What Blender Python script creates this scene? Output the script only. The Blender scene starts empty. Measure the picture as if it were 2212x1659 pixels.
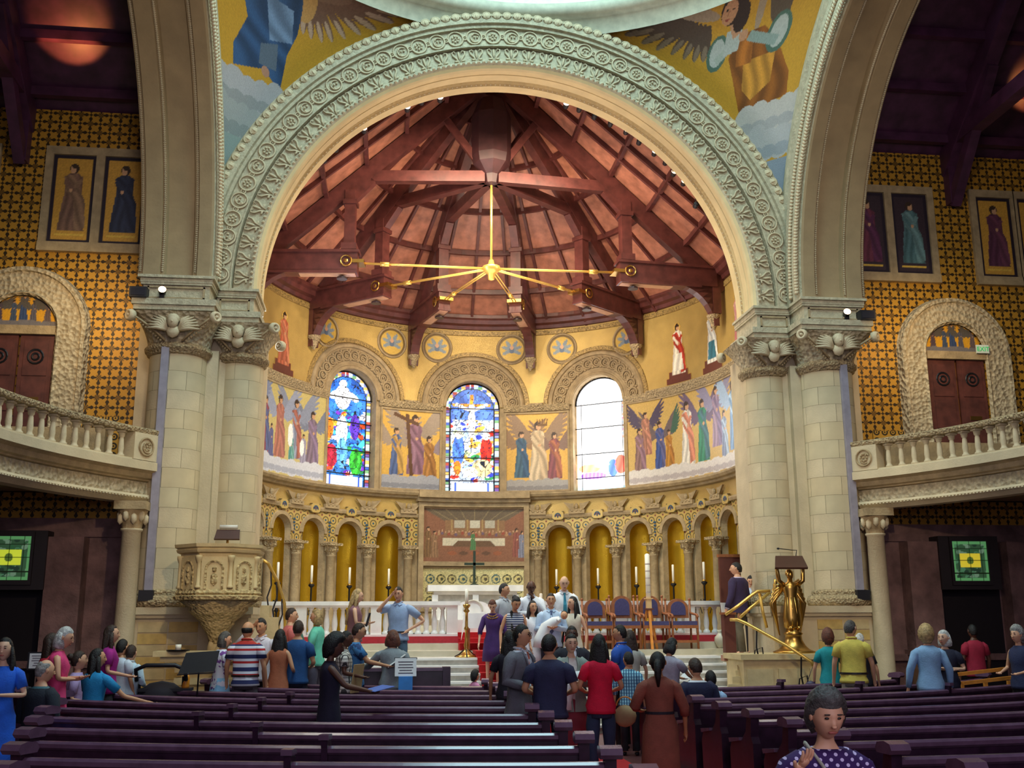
import bpy, math, random
import numpy as np
from mathutils import Matrix, Vector
random.seed(7)
PI = math.pi
S = bpy.context.scene
C = S.collection

# ---------------------------------------------------------------- camera, world, big lights, exposure
FPX = 2257.0
cam_d = bpy.data.cameras.new('camera'); cam = bpy.data.objects.new('camera', cam_d); C.objects.link(cam)
cam_d.sensor_width = 36.0; cam_d.lens = FPX / 2212 * 36.0; cam_d.clip_end = 200
_p, _r, _y = [math.radians(v) for v in (12.79, -0.22, 6.91)]
fw = Vector((math.sin(_y) * math.cos(_p), math.cos(_y) * math.cos(_p), math.sin(_p)))
rt = Vector((math.cos(_y), -math.sin(_y), 0)); up = rt.cross(fw)
r2 = rt * math.cos(_r) + up * math.sin(_r); u2 = -rt * math.sin(_r) + up * math.cos(_r)
mw = Matrix((r2, u2, -fw)).transposed().to_4x4(); mw.translation = Vector((-2.34, 0, 1.75))
cam.matrix_world = mw
S.camera = cam
S.view_settings.view_transform = 'Standard'; S.view_settings.look = 'None'
S.view_settings.exposure = 0.0; S.view_settings.gamma = 1.0; S.view_settings.use_curve_mapping = False
W_ = bpy.data.worlds.new('world'); S.world = W_; W_.use_nodes = True
W_.node_tree.nodes['Background'].inputs[0].default_value = (0.42, 0.36, 0.50, 1)
W_.node_tree.nodes['Background'].inputs[1].default_value = 0.20

def area(name, loc, target, size, power, col, sy=None, spread=None):
    l = bpy.data.lights.new(name, 'AREA'); l.energy = power; l.color = col; l.size = size
    if sy: l.shape = 'RECTANGLE'; l.size_y = sy
    if spread: l.spread = math.radians(spread)
    o = bpy.data.objects.new(name, l); C.objects.link(o); o.location = loc
    o.rotation_euler = (Vector(target) - Vector(loc)).to_track_quat('-Z', 'Y').to_euler(); return o
def spot(name, loc, target, power, col, ang=60, blend=.6, r=.08):
    l = bpy.data.lights.new(name, 'SPOT'); l.energy = power; l.color = col; l.spot_size = math.radians(ang); l.spot_blend = blend
    l.shadow_soft_size = r
    o = bpy.data.objects.new(name, l); C.objects.link(o); o.location = loc
    o.rotation_euler = (Vector(target) - Vector(loc)).to_track_quat('-Z', 'Y').to_euler(); return o
WARM = (1, .74, .42); COOL = (.58, .92, 1.0); DAY = (.80, .90, 1.0); AMB = (1, .83, .58)
area('dome_daylight', (0, 12.6, 17.5), (0, 15.5, 0), 6.5, 1500, COOL)
area('nave_fill', (-1, -6, 6), (0, 14, 2), 8, 620, (.84, .80, 1.0))  # added soft fill from behind the camera, brightens faces
area('apse_lamps_high', (0, 20.7, 11.6), (0, 26.5, 5.0), 3.6, 430, AMB, 1.0)
spot('apse_lamp_left', (-3.4, 20.9, 9.6), (4.6, 24.5, 6.0), 560, AMB, 75)
spot('apse_lamp_right', (3.4, 20.9, 9.6), (-4.6, 24.5, 6.0), 560, AMB, 75)
spot('apse_lamp_low', (0, 20.9, 12.0), (0, 26.8, 3.0), 900, AMB, 70)
spot('altar_lamp', (0.2, 17.5, 12.5), (0.2, 20.6, 1.2), 1500, (1, .9, .74), 48)
area('apse_side_daylight', (-5.2, 21.0, 6.6), (5.5, 23.5, 6.0), 1.0, 260, DAY, 2.2)
area('roof_bounce', (0, 22.0, 7.0), (0, 22.3, 14), 4.5, 230, (1, .80, .68))
for s_ in (-1, 1):
    spot('transept_lamp_%d' % s_, (s_ * 7.6, 16.9, 7.6), (s_ * 8.3, 19.3, 6.9), 190, (1, .70, .34), 100, 1.0)
    spot('pier_lamp_%d' % s_, (s_ * 3.6, 11.5, 4.8), (s_ * 5.7, 18.8, 2.9), 430, (1, .80, .48), 52, .8)
    area('balcony_lamp_%d' % s_, (s_ * 4.8, 12.5, 9.5), (s_ * 7.3, 17.3, 4.4), 1.6, 130, (1, .93, .80))
spot('roof_glow_left', (-8.3, 18.0, 11.55), (-8.3, 18.25, 12.4), 85, (1, .36, .10), 88, .35, .03)
spot('roof_glow_right', (10.75, 17.9, 11.6), (10.75, 18.15, 12.4), 75, (1, .36, .10), 80, .4, .03)

# ---------------------------------------------------------------- node helper
def srgb(c):
    if isinstance(c, int): c = ((c >> 16 & 255) / 255, (c >> 8 & 255) / 255, (c & 255) / 255)
    return tuple(v / 12.92 if v <= .04045 else ((v + .055) / 1.055) ** 2.4 for v in c)
class E:                                            # tiny expression wrapper over Math nodes
    def __init__(s, nt, sock): s.nt = nt; s.s = sock
    def op(s, k, *a):
        n = s.nt.nodes.new('ShaderNodeMath'); n.operation = k
        for i, v in enumerate((s,) + a):
            if isinstance(v, E): s.nt.links.new(v.s, n.inputs[i])
            else: n.inputs[i].default_value = v
        return E(s.nt, n.outputs[0])
    def __add__(s, o): return s.op('ADD', o)
    def __sub__(s, o): return s.op('SUBTRACT', o)
    def __mul__(s, o): return s.op('MULTIPLY', o)
    def __truediv__(s, o): return s.op('DIVIDE', o)
    def lt(s, o): return s.op('LESS_THAN', o)
    def gt(s, o): return s.op('GREATER_THAN', o)
    def fr(s): return s.op('FRACT')
    def ab(s): return s.op('ABSOLUTE')
    def mx(s, o): return s.op('MAXIMUM', o)
    def mn(s, o): return s.op('MINIMUM', o)
    def sin(s): return s.op('SINE')
    def sqrt(s): return s.op('SQRT')
def nmat(name, rough=.6, metal=0.0, spec=.5):
    m = bpy.data.materials.new(name); m.use_nodes = True; nt = m.node_tree
    b = nt.nodes['Principled BSDF']; b.inputs['Roughness'].default_value = rough; b.inputs['Metallic'].default_value = metal
    b.inputs['Specular IOR Level'].default_value = spec
    return m, nt, b
def coords(nt, kind='Object'):
    t = nt.nodes.new('ShaderNodeTexCoord'); sp = nt.nodes.new('ShaderNodeSeparateXYZ'); nt.links.new(t.outputs[kind], sp.inputs[0])
    return t.outputs[kind], [E(nt, sp.outputs[i]) for i in range(3)]
def mix(nt, fac, a, b):
    n = nt.nodes.new('ShaderNodeMix'); n.data_type = 'RGBA'
    for i, v in ((0, fac), (6, a), (7, b)):
        if isinstance(v, E): nt.links.new(v.s, n.inputs[i])
        elif hasattr(v, 'is_output'): nt.links.new(v, n.inputs[i])
        elif i == 0: n.inputs[0].default_value = v
        else: n.inputs[i].default_value = tuple(v) + (1,)
    return n.outputs[2]
def noise(nt, vec, scale, detail=3, rough=.55, kind='noise'):
    n = nt.nodes.new('ShaderNodeTexNoise' if kind == 'noise' else 'ShaderNodeTexVoronoi')
    n.inputs['Scale'].default_value = scale; nt.links.new(vec, n.inputs['Vector'])
    if kind == 'noise': n.inputs['Detail'].default_value = detail; n.inputs['Roughness'].default_value = rough
    return E(nt, n.outputs[0])
def bump(nt, b, h, strength, dist):
    n = nt.nodes.new('ShaderNodeBump'); n.inputs['Strength'].default_value = strength; n.inputs['Distance'].default_value = dist
    nt.links.new(h.s, n.inputs['Height']); nt.links.new(n.outputs[0], b.inputs['Normal'])
MC = {}
def M_(name, col, rough=.6, metal=0., var=.12, sc=6., bmp=0., bsc=20., voro=False, spec=.5):
    """plain material: colour with noise variation and optional relief"""
    if name in MC: return MC[name]
    m, nt, b = nmat(name, rough, metal, spec); c = srgb(col); v, _ = coords(nt)
    n = noise(nt, v, sc)
    d = tuple(x * (1 - var * 1.6) for x in c); l = tuple(min(1, x * (1 + var)) for x in c)
    nt.links.new(mix(nt, (n - .3) * 2.2, d, l), b.inputs['Base Color'])
    if bmp: bump(nt, b, noise(nt, v, bsc, 4, .6, 'voro' if voro else 'noise'), 1.0, bmp)
    MC[name] = m; return m
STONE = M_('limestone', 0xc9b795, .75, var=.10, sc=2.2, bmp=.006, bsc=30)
STONE_D = M_('limestone_brown', 0xa8916c, .8, var=.18, sc=5, bmp=.012, bsc=24)  # browner, darker limestone for trims and reveals
CARVED = M_('carved_stone', 0xb9a888, .8, var=.22, sc=14, bmp=.05, bsc=13, voro=True)
CARVED_F = M_('finely_carved_stone', 0xb29b74, .8, var=.3, sc=22, bmp=.035, bsc=24, voro=True)
CREAM = M_('cream_plaster', 0xdbc08c, .6, var=.06, sc=3)
MARBLE = M_('white_marble', 0xe4e2dd, .32, var=.10, sc=3.0)
MARBLE_G = M_('grey_veined_marble', 0xb9b5a8, .3, var=.22, sc=5)
WOOD_R = M_('redwood_boards', 0xa86c56, .38, var=.25, sc=4, bmp=.004, bsc=40)
WOOD_B = M_('redwood_beam', 0x5c2e2a, .42, var=.25, sc=5)
WOOD_D = M_('dark_transept_wood', 0x4a2440, .5, var=.3, sc=3)
PEW = M_('pew_mahogany', 0x351c30, .33, var=.3, sc=8, spec=.6)
PEWT = M_('pew_rail_polished_sheen', 0x6a4c62, .22, var=.15, sc=8, spec=.8)  # polished wood; paler base colour paints in the lavender sheen along the tops
OAK = M_('chair_oak', 0x9a5a32, .45, var=.2, sc=12)
PINE = M_('orange_pine', 0xd98a35, .45, var=.15, sc=10)
BRASS = M_('polished_brass', 0xc39a52, .32, 1.0, var=.05)
BRASS_L = M_('satin_brass', 0xe0b860, .38, .7, var=.05)
IRON = M_('black_iron', 0x1c1a1e, .45, .4)
BLACK = M_('black_plastic', 0x17151c, .5)
REDC = M_('red_carpet', 0xb3151d, .95, var=.12, sc=40)
REDV = M_('red_velvet', 0xa8222f, .8, var=.1, sc=20)
PURP = M_('purple_upholstery', 0x45406a, .85, var=.12, sc=40)
GREYC = M_('grey_stone_dark', 0x6b5a50, .85, var=.3, sc=4, bmp=.02, bsc=14)
WAX = M_('candle_wax', 0xf1ead8, .5, var=.03)
WHITE = M_('white_cloth', 0xf0f0f0, .85, var=.04)
PAPER = M_('paper', 0xe8e8e6, .8, var=.04)
def emis(name, col, st):
    if name in MC: return MC[name]
    m, nt, b = nmat(name); b.inputs['Base Color'].default_value = srgb(col) + (1,)
    b.inputs['Emission Color'].default_value = srgb(col) + (1,); b.inputs['Emission Strength'].default_value = st
    MC[name] = m; return m
LAMP = emis('lit_lamp_glass', 0xfff6e6, 14)
LAMP2 = emis('lit_lamp_glass_warm', 0xffd9a8, 7)
def gold_mat(name='gold_mosaic', col=0xc4a45e, rough=.36, metal=.35, pat=0):
    if name in MC: return MC[name]
    m, nt, b = nmat(name, rough, metal); v, _ = coords(nt); n = noise(nt, v, 2.5, 4); t = noise(nt, v, 70, 1, .5, 'voro')
    c = srgb(col)
    nt.links.new(mix(nt, n, tuple(x * .75 for x in c), tuple(min(1, x * 1.2) for x in c)), b.inputs['Base Color'])
    bump(nt, b, t, .6, .006); MC[name] = m; return m
GOLD = gold_mat(); GOLDN = gold_mat('gold_niche', 0xb8921e, .28, .75)
def diaper_mat():
    m, nt, b = nmat('gold_diaper_mosaic', .5, .2); v, (x, y, z) = coords(nt)
    P = .37
    u = x / P + 1000.; w = z / P + 1000.
    def flower(du, dv, r, amp, spk):
        a = (u + du).fr() - .5; c = (w + dv).fr() - .5
        ang = a.op('ARCTAN2', c); rad = (a * a + c * c).sqrt()
        d = rad.lt((ang * 4.).op('COSINE') * amp + r)
        if not spk: return d
        s_ = (ang * 8. + PI).op('COSINE').gt(.6) * rad.lt(.25)
        return d * (s_ * -1. + 1.)
    dark = flower(0., 0., .255, .125, 1).mx(flower(.5, .5, .255, .125, 1)).mx(flower(.5, 0., .075, .03, 0)).mx(flower(0., .5, .075, .03, 0))
    g = dark * -1. + 1.; base = srgb(0x33240f)
    n = noise(nt, v, 30, 2)
    nt.links.new(mix(nt, g * (n * .5 + .75), base, srgb(0xbf8c2c)), b.inputs['Base Color'])
    return m
DIAPER = diaper_mat()
def spandrel_mat():                                 # gold ground with small blue and brown scroll motifs
    m, nt, b = nmat('scrollwork_mosaic', .45, .25); v, (x, y, z) = coords(nt)
    P = .24; u = x.op('ARCTAN2', y - 22.27) * (5.5 / P) + 500.; w = z / P + 500.
    a = u.fr() - .5; c = w.fr() - .5; rad = (a * a + c * c).sqrt()
    ring = (rad - .34).ab().lt(.055); dot = rad.lt(.11)
    a2 = (u + .5).fr() - .5; c2 = (w + .5).fr() - .5; rad2 = (a2 * a2 + c2 * c2).sqrt(); dot2 = rad2.lt(.10)
    col = mix(nt, ring, srgb(0xc2a55f), srgb(0x6a5a34)); col = mix(nt, dot, col, srgb(0x2f5a72)); col = mix(nt, dot2, col, srgb(0x7c3b34))
    nt.links.new(col, b.inputs['Base Color']); return m
SCROLL = spandrel_mat()
def vcol_mat(name, rough=.45, metal=.0, emit=0., tess=0.):
    m, nt, b = nmat(name, rough, metal); a = nt.nodes.new('ShaderNodeAttribute'); a.attribute_name = 'Col'
    nt.links.new(a.outputs['Color'], b.inputs['Base Color'])
    if emit:
        nt.links.new(a.outputs['Color'], b.inputs['Emission Color']); b.inputs['Emission Strength'].default_value = emit
    if tess:
        v, _ = coords(nt); bump(nt, b, noise(nt, v, 70, 1, .5, 'voro'), .6, tess)
    return m
MOSAIC = vcol_mat('mosaic_picture', .34, .15, tess=.004)
MOSAIC_M = vcol_mat('mosaic_picture_matt', .6, .1, tess=.004)
GLASS = vcol_mat('stained_glass', .3, 0, emit=1.15)
GLASS_B = vcol_mat('stained_glass_sunlit', .3, 0, emit=3.2)
GLASS_D = vcol_mat('stained_glass_dim', .3, 0, emit=.55)

# ---------------------------------------------------------------- mesh helper
class B:
    def __init__(s): s.v = []; s.f = []; s.m = []; s.uv = None
    def add(s, v, f, mi=0, T=None):
        k = len(s.v)
        s.v += [tuple(T @ Vector(p)) for p in v] if T is not None else [tuple(p) for p in v]
        s.f += [tuple(i + k for i in q) for q in f]; s.m += [mi] * len(f); return s
    def box(s, x0, x1, y0, y1, z0, z1, mi=0, T=None):
        v = [(x, y, z) for z in (z0, z1) for y in (y0, y1) for x in (x0, x1)]
        return s.add(v, [(0, 2, 3, 1), (4, 5, 7, 6), (0, 1, 5, 4), (2, 6, 7, 3), (0, 4, 6, 2), (1, 3, 7, 5)], mi, T)
    def cbox(s, c, d, mi=0, T=None):
        return s.box(c[0] - d[0] / 2, c[0] + d[0] / 2, c[1] - d[1] / 2, c[1] + d[1] / 2, c[2] - d[2] / 2, c[2] + d[2] / 2, mi, T)
    def bar(s, p, q, w, h, mi=0, upv=(0, 0, 1)):
        p, q = Vector(p), Vector(q); d = q - p; L = d.length; d.normalize(); upv = Vector(upv)
        if abs(d.dot(upv)) > .98: upv = Vector((0, 1, 0))
        x = d.cross(upv).normalized(); z = x.cross(d)
        T = Matrix((x, d, z)).transposed().to_4x4(); T.translation = p
        return s.box(-w / 2, w / 2, 0, L, -h / 2, h / 2, mi, T)
    def lathe(s, prof, n=16, mi=0, T=None, a0=0., a1=2 * PI, sx=1., sy=1., cap=True):
        full = abs(a1 - a0 - 2 * PI) < 1e-6; cnt = n if full else n + 1; v = []; f = []; k = len(prof)
        for i in range(cnt):
            a = a0 + (a1 - a0) * i / n
            for r, z in prof: v.append((r * math.cos(a) * sx, r * math.sin(a) * sy, z))
        for i in range(n):
            j = (i + 1) % cnt
            for q in range(k - 1): f.append((i * k + q, j * k + q, j * k + q + 1, i * k + q + 1))
        if full and cap:
            if prof[0][0] > 1e-4: f.append(tuple(i * k for i in range(n - 1, -1, -1)))
            if prof[-1][0] > 1e-4: f.append(tuple(i * k + k - 1 for i in range(n)))
        return s.add(v, f, mi, T)
    def tube(s, pts, rad, n=8, mi=0, fl=1.0, cap=True):
        pts = [Vector(p) for p in pts]; v = []; f = []; m = len(pts)
        rad = rad if hasattr(rad, '__len__') else [rad] * m
        ref = None
        for i, p in enumerate(pts):
            d = (pts[min(i + 1, m - 1)] - pts[max(i - 1, 0)]).normalized()
            if ref is None: ref = Vector((0, 1, 0)) if abs(d.y) < .8 else Vector((1, 0, 0))
            x = (ref - d * ref.dot(d)).normalized(); y = d.cross(x); ref = x
            for j in range(n):
                a = 2 * PI * j / n; v.append(p + (x * math.cos(a) * fl + y * math.sin(a)) * rad[i])
        for i in range(m - 1):
            for j in range(n): f.append((i * n + j, i * n + (j + 1) % n, (i + 1) * n + (j + 1) % n, (i + 1) * n + j))
        if cap: f.append(tuple(range(n - 1, -1, -1))); f.append(tuple((m - 1) * n + j for j in range(n)))
        return s.add(v, f, mi)
    def ell(s, c, r, n=10, mi=0, T=None):
        v = []; f = []; k = n // 2
        for i in range(k + 1):
            t = PI * i / k
            for j in range(n): a = 2 * PI * j / n; v.append((c[0] + r[0] * math.sin(t) * math.cos(a), c[1] + r[1] * math.sin(t) * math.sin(a), c[2] + r[2] * math.cos(t)))
        for i in range(k):
            for j in range(n): f.append((i * n + j, (i + 1) * n + j, (i + 1) * n + (j + 1) % n, i * n + (j + 1) % n))
        return s.add(v, f, mi, T)
    def torus(s, c, R, r, n=16, k=6, mi=0, T=None, arc=2 * PI, a0=0., flat=1.):
        """ring lying in the local xz plane, facing -y"""
        v = []; f = []; full = arc > 6.28; cnt = n if full else n + 1
        for i in range(cnt):
            a = a0 + arc * i / n
            for j in range(k):
                b = 2 * PI * j / k; q = R + r * math.cos(b); v.append((c[0] + q * math.cos(a), c[1] + r * flat * math.sin(b), c[2] + q * math.sin(a)))
        for i in range(n):
            for j in range(k): f.append((i * k + j, i * k + (j + 1) % k, ((i + 1) % cnt) * k + (j + 1) % k, ((i + 1) % cnt) * k + j))
        return s.add(v, f, mi, T)
    def sheet(s, rows, mi=0, closed=False, T=None):
        """rows of points -> quads"""
        k = len(rows[0]); v = [p for r in rows for p in r]; f = []
        for i in range(len(rows) - 1):
            for j in range(k if closed else k - 1):
                f.append((i * k + j, i * k + (j + 1) % k, (i + 1) * k + (j + 1) % k, (i + 1) * k + j))
        return s.add(v, f, mi, T)
    def prism(s, poly, a, b, fn, mi=0):
        """poly of (u,v) extruded between depths a and b; fn(u,v,d)->xyz"""
        n = len(poly); v = [fn(u, w, a) for u, w in poly] + [fn(u, w, b) for u, w in poly]
        f = [tuple(range(n)), tuple(range(2 * n - 1, n - 1, -1))] + [(i, i + n, (i + 1) % n + n, (i + 1) % n) for i in range(n)]
        return s.add(v, f, mi)
    def mesh(s, name, mats, smooth=False):
        me = bpy.data.meshes.new(name); me.from_pydata(s.v, [], s.f)
        for m in (mats if isinstance(mats, (list, tuple)) else [mats]): me.materials.append(m)
        if any(s.m): me.polygons.foreach_set('material_index', s.m)
        if smooth: me.polygons.foreach_set('use_smooth', [True] * len(s.f))
        me.validate(); me.update(); return me
    def build(s, name, mats, parent=None, smooth=False, loc=None):
        o = bpy.data.objects.new(name, s.mesh(name, mats, smooth)); C.objects.link(o)
        if parent: o.parent = parent
        if loc: o.location = loc
        return o
def link(name, me, parent=None, T=None):
    o = bpy.data.objects.new(name, me); C.objects.link(o)
    if parent: o.parent = parent
    if T is not None: o.matrix_local = T
    return o
def tag(o, label=None, cat=None, group=None, kind=None):
    if label: o['label'] = label
    if cat: o['category'] = cat
    if group: o['group'] = group
    if kind: o['kind'] = kind
    return o
def thing(name, label, cat, loc=(0, 0, 0), rz=0., group=None):
    o = bpy.data.objects.new(name, None); C.objects.link(o); o.location = loc; o.rotation_euler = (0, 0, rz)
    return tag(o, label, cat, group)
def struct(name, b, mats, smooth=False):
    return tag(b.build(name, mats, None, smooth), kind='structure')
def sgroup(name):
    o = bpy.data.objects.new(name, None); C.objects.link(o); o['kind'] = 'structure'; return o
def kids(o): return [c for c in bpy.data.objects if c.parent == o]
def dup(root, loc, rz=0., label=None, group=None):
    r = root.copy(); C.objects.link(r); r.location = loc; r.rotation_euler = (0, 0, rz)
    if label: r['label'] = label
    if group: r['group'] = group
    for ch in kids(root):
        c = ch.copy(); C.objects.link(c); c.parent = r
        for g in kids(ch): d = g.copy(); C.objects.link(d); d.parent = c
    return r

# ---------------------------------------------------------------- picture painter (vertex colours for mosaics and glass)
class Paint:
    def __init__(s, U, V, bg):
        s.U = U; s.V = V; s.c = np.tile(np.array(srgb(bg)), (len(U), 1)); s.rng = np.random.RandomState(3)
    def put(s, m, col, fold=0., k=30., ang=0.):
        c = np.array(srgb(col))
        if fold:
            t = s.U[m] * math.cos(ang) + s.V[m] * math.sin(ang)
            sh = 1 + fold * np.sin(t * k + 2.2 * np.sin(s.V[m] * 5)); s.c[m] = np.clip(c * sh[:, None], 0, 1)
        else: s.c[m] = c
        return s
    def ell(s, x, y, rx, ry, col, rot=0., **k):
        c, d = math.cos(rot), math.sin(rot); a = (s.U - x) * c + (s.V - y) * d; b = -(s.U - x) * d + (s.V - y) * c
        return s.put((a / rx) ** 2 + (b / ry) ** 2 < 1, col, **k)
    def poly(s, P, col, **k):
        m = np.zeros(len(s.U), bool); n = len(P)
        for i in range(n):
            (x0, y0), (x1, y1) = P[i], P[(i + 1) % n]
            if y0 == y1: continue
            c = ((y0 > s.V) != (y1 > s.V)) & (s.U < (x1 - x0) * (s.V - y0) / (y1 - y0) + x0); m ^= c
        return s.put(m, col, **k)
    def line(s, x0, y0, x1, y1, w, col):
        dx, dy = x1 - x0, y1 - y0; L = math.hypot(dx, dy) or 1e-6
        t = ((s.U - x0) * dx + (s.V - y0) * dy) / L; d = np.abs((s.U - x0) * -dy + (s.V - y0) * dx) / L
        return s.put((t > 0) & (t < L) & (d < w / 2), col)
    def wing(s, x, y, L, ang, col, n=9, w=.10, spread=1.1, tip=None):
        for i in range(n):
            a = ang + spread * (i / (n - 1)); l = L * (1 - .62 * i / (n - 1))
            bx, by = x + math.cos(ang) * L * .40 * (1 - i / n), y + math.sin(ang) * L * .40 * (1 - i / n)
            cx, cy = bx + math.cos(a) * l * .5, by + math.sin(a) * l * .5
            s.ell(cx, cy, l * .52, w * L * .62, col, a)
            s.ell(cx, cy - w * L * .1, l * .46, w * L * .30, tip or col, a)
        return s
    def cloud(s, x0, x1, y, h, col, n=9, col2=None):
        for i in range(n):
            x = x0 + (x1 - x0) * (i + .5) / n; r = h * (.75 + .45 * s.rng.rand())
            s.ell(x, y, (x1 - x0) / n * .9, r, col)
        for i in range(n):
            x = x0 + (x1 - x0) * (i + .5) / n; s.ell(x + .02, y - h * .35, (x1 - x0) / n * .6, h * .35, col2 or col)
        return s
    def fig(s, x, y, h, robe, cloak=None, skin=0xc99a72, hair=0x3c2a1c, lean=0., wings=None, halo=None, wide=.17, arm=1):
        """standing robed figure: feet at (x,y), height h"""
        T = lambda u, v: (x + u * h + lean * v * h, y + v * h)
        if wings:
            s.wing(*T(.04, .70), h * .62, .75, wings, spread=-1.5, tip=None); s.wing(*T(-.04, .70), h * .62, PI - .75, wings, spread=1.5)
        if halo: s.ell(*T(0, .93), h * .085, h * .085, halo)
        s.poly([T(-wide * .9, 0), T(wide, 0), T(wide * .8, .35), T(wide * .62, .62), T(wide * .68, .80), T(.05, .86), T(-.05, .86), T(-wide * .68, .80), T(-wide * .55, .6), T(-wide * .72, .35)], robe, fold=.28, k=60 / h)
        if cloak:
            s.poly([T(-wide * .7, .80), T(.0, .84), T(wide * .9, .45), T(wide * 1.05, .05), T(wide * .3, .0), T(.02, .45), T(-wide * .5, .6)], cloak, fold=.3, k=55 / h, ang=.5)
        s.line(*T(wide * .6, .76), *T(.03 * arm, .60), h * .055, cloak or robe); s.line(*T(-wide * .6, .76), *T(.02, .58), h * .055, robe)
        s.ell(*T(.03 * arm, .60), h * .026, h * .026, skin)
        s.ell(*T(0, .93), h * .062, h * .074, hair); s.ell(*T(.014 * arm, .915), h * .042, h * .055, skin); s.ell(*T(0, .965), h * .046, h * .03, hair)
        return s
    def figs(s, L):
        for x, y, h, r, c, w_ in L:
            if w_: s.wing(x + .04 * h, y + .7 * h, h * .55, .85, w_, spread=-1.4); s.wing(x - .04 * h, y + .7 * h, h * .55, PI - .85, w_, spread=1.4)
        for x, y, h, r, c, w_ in L: s.fig(x, y, h, r, c)
    def leads(s, n, W, H, y0=0., dark=0x141a28, th=.006, seed=5):
        R_ = np.random.RandomState(seed); P = R_.rand(n, 2) * [W, H] + [0, y0]; f = .65 + .7 * R_.rand(n)
        d = np.hypot(s.U[:, None] - P[None, :, 0], (s.V[:, None] - P[None, :, 1]) * .8); o = np.partition(d, 1, axis=1); k = d.argmin(1)
        s.c = np.clip(s.c * f[k][:, None], 0, 1); m = (o[:, 1] - o[:, 0]) < th; s.c[m] = np.array(srgb(dark)); return s
    def grain(s, a=.10):
        s.c = np.clip(s.c * (1 + a * (s.rng.rand(len(s.U), 1) - .5) * 2), 0, 1); return s
def picture(name, rows, fn, uv, mat, bg, parent=None, cut=False):
    """rows: list of rows of xyz; uv(i,j)->(u,v) paint coordinates"""
    nr, nc = len(rows), len(rows[0]); b = B(); b.sheet(rows)
    UV = np.array([uv(i, j) for i in range(nr) for j in range(nc)], float)
    p = Paint(UV[:, 0], UV[:, 1], bg); bgv = p.c[0].copy(); fn(p)
    if cut:
        same = np.abs(p.c - bgv).sum(1) < 1e-6; b.f = [q for q in b.f if not all(same[k] for k in q)]; b.m = [0] * len(b.f); p.grain()
    me = b.mesh(name, mat, True); at = me.color_attributes.new('Col', 'FLOAT_COLOR', 'POINT')
    at.data.foreach_set('color', np.concatenate([p.c, np.ones((len(p.c), 1))], 1).astype(np.float32).ravel())
    return link(name, me, parent)

def untext(o):
    bpy.context.view_layer.update(); dg = bpy.context.evaluated_depsgraph_get(); me = bpy.data.meshes.new_from_object(o.evaluated_get(dg)); o2 = bpy.data.objects.new('lettering', me); C.objects.link(o2)
    o2.parent = o.parent; o2.location = o.location; o2.rotation_euler = o.rotation_euler; bpy.data.objects.remove(o); return o2

# ================================================================ THE BUILDING
YC, RA, ZS = 22.27, 5.5, 7.9                        # apse centre and radius, spring line of the great arches
def sc(a): return math.sin(math.radians(a)), math.cos(math.radians(a))
def Wp(a, z, d=0.):
    """point on the apse wall: a = degrees from the axis (beyond 90 the wall runs straight towards the nave), d = distance in front of the wall"""
    if abs(a) <= 90: s, c = sc(a); return ((RA - d) * s, YC + (RA - d) * c, z)
    g = 1 if a > 0 else -1
    return (g * (RA - d), YC - (abs(a) - 90) * PI / 180 * RA, z)
K = PI / 180 * RA                                   # metres per degree along the wall
def WT(a, z, d=0.):
    """frame standing on the wall at (a, z): local x along the wall, z up, -y out into the room"""
    s, c = sc(max(-90, min(90, a))); X = Vector((c, -s, 0)); Y = Vector((s, c, 0))
    T = Matrix((X, Y, Vector((0, 0, 1)))).transposed().to_4x4(); T.translation = Vector(Wp(a, z, d)); return T

# ---- floor, carpet, platform and steps
floor = struct('floor', B().box(-16, 16, -4, 30, -.2, 0), M_('dark_red_floor', 0x5a2b2a, .5, var=.2, sc=3))
carpet = B(); carpet.box(-.28, .78, 3, 17.2, 0, .014)
tag(carpet.build('aisle_carpet', REDC), 'red carpet runner along the centre aisle between the pew blocks', 'carpet')
st = B(); N = 9; rise = 1.1 / 9
for i in range(N):
    z = rise * (i + 1); y = 17.2 + .3 * i; hw = 4.75 - .1 * i if i > 4 else 4.6
    st.box(-4.7, 4.75 - .095 * i, y, 20.3 if i == N - 1 else 20.2, z - rise + .0, z - .035, 0); st.box(-4.72, 4.77 - .095 * i, y - .03, 20.25, z - .035, z, 1)
steps = struct('floor_steps', st, [MARBLE_G, MARBLE])
pf = B(); pf.box(-5.45, 5.45, 20.2, 20.6, .9, 1.1, 0); pf.box(-5.45, 5.45, 20.6, 21.3, .9, 1.2, 0); pf.box(-5.45, 5.45, 21.3, 28, .9, 1.32, 0); pf.box(-5.45, -1.0, 21.45, 28, 1.3, 1.40, 0); pf.box(1.0, 5.45, 21.45, 28, 1.3, 1.40, 0)
pf.box(-1.0, 1.0, 22.1, 28, 1.3, 1.5, 0); pf.box(-1.9, 1.9, 24.2, 28, 1.5, 1.66, 0)
pm, pnt, pb = nmat('patterned_marble_floor', .22); pv, (px_, py_, pz_) = coords(pnt)
cx_ = px_ - 2.6; dx2 = px_ + 2.6; ry = (py_ - 19.9) * 4.
rr = (cx_ * cx_ + ry * ry).sqrt(); rl = (dx2 * dx2 + ry * ry).sqrt()
ringm = ((rr - 1.4).ab().lt(.09)).mx((rl - 1.4).ab().lt(.09)).mx(((rr - .8).ab().lt(.06)).mx((rl - .8).ab().lt(.06)))
pnt.links.new(mix(pnt, ringm, mix(pnt, noise(pnt, pv, 5), srgb(0xb3a98e), srgb(0xd3ccb8)), srgb(0x7d6f5d)), pb.inputs['Base Color'])
struct('floor_platform', pf, pm)
rc = B()
for i in range(N): rc.box(-.62, .82, 17.15 + .3 * i, 17.5 + .3 * i, rise * (i + 1) - rise, rise * (i + 1) + .012)
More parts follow.
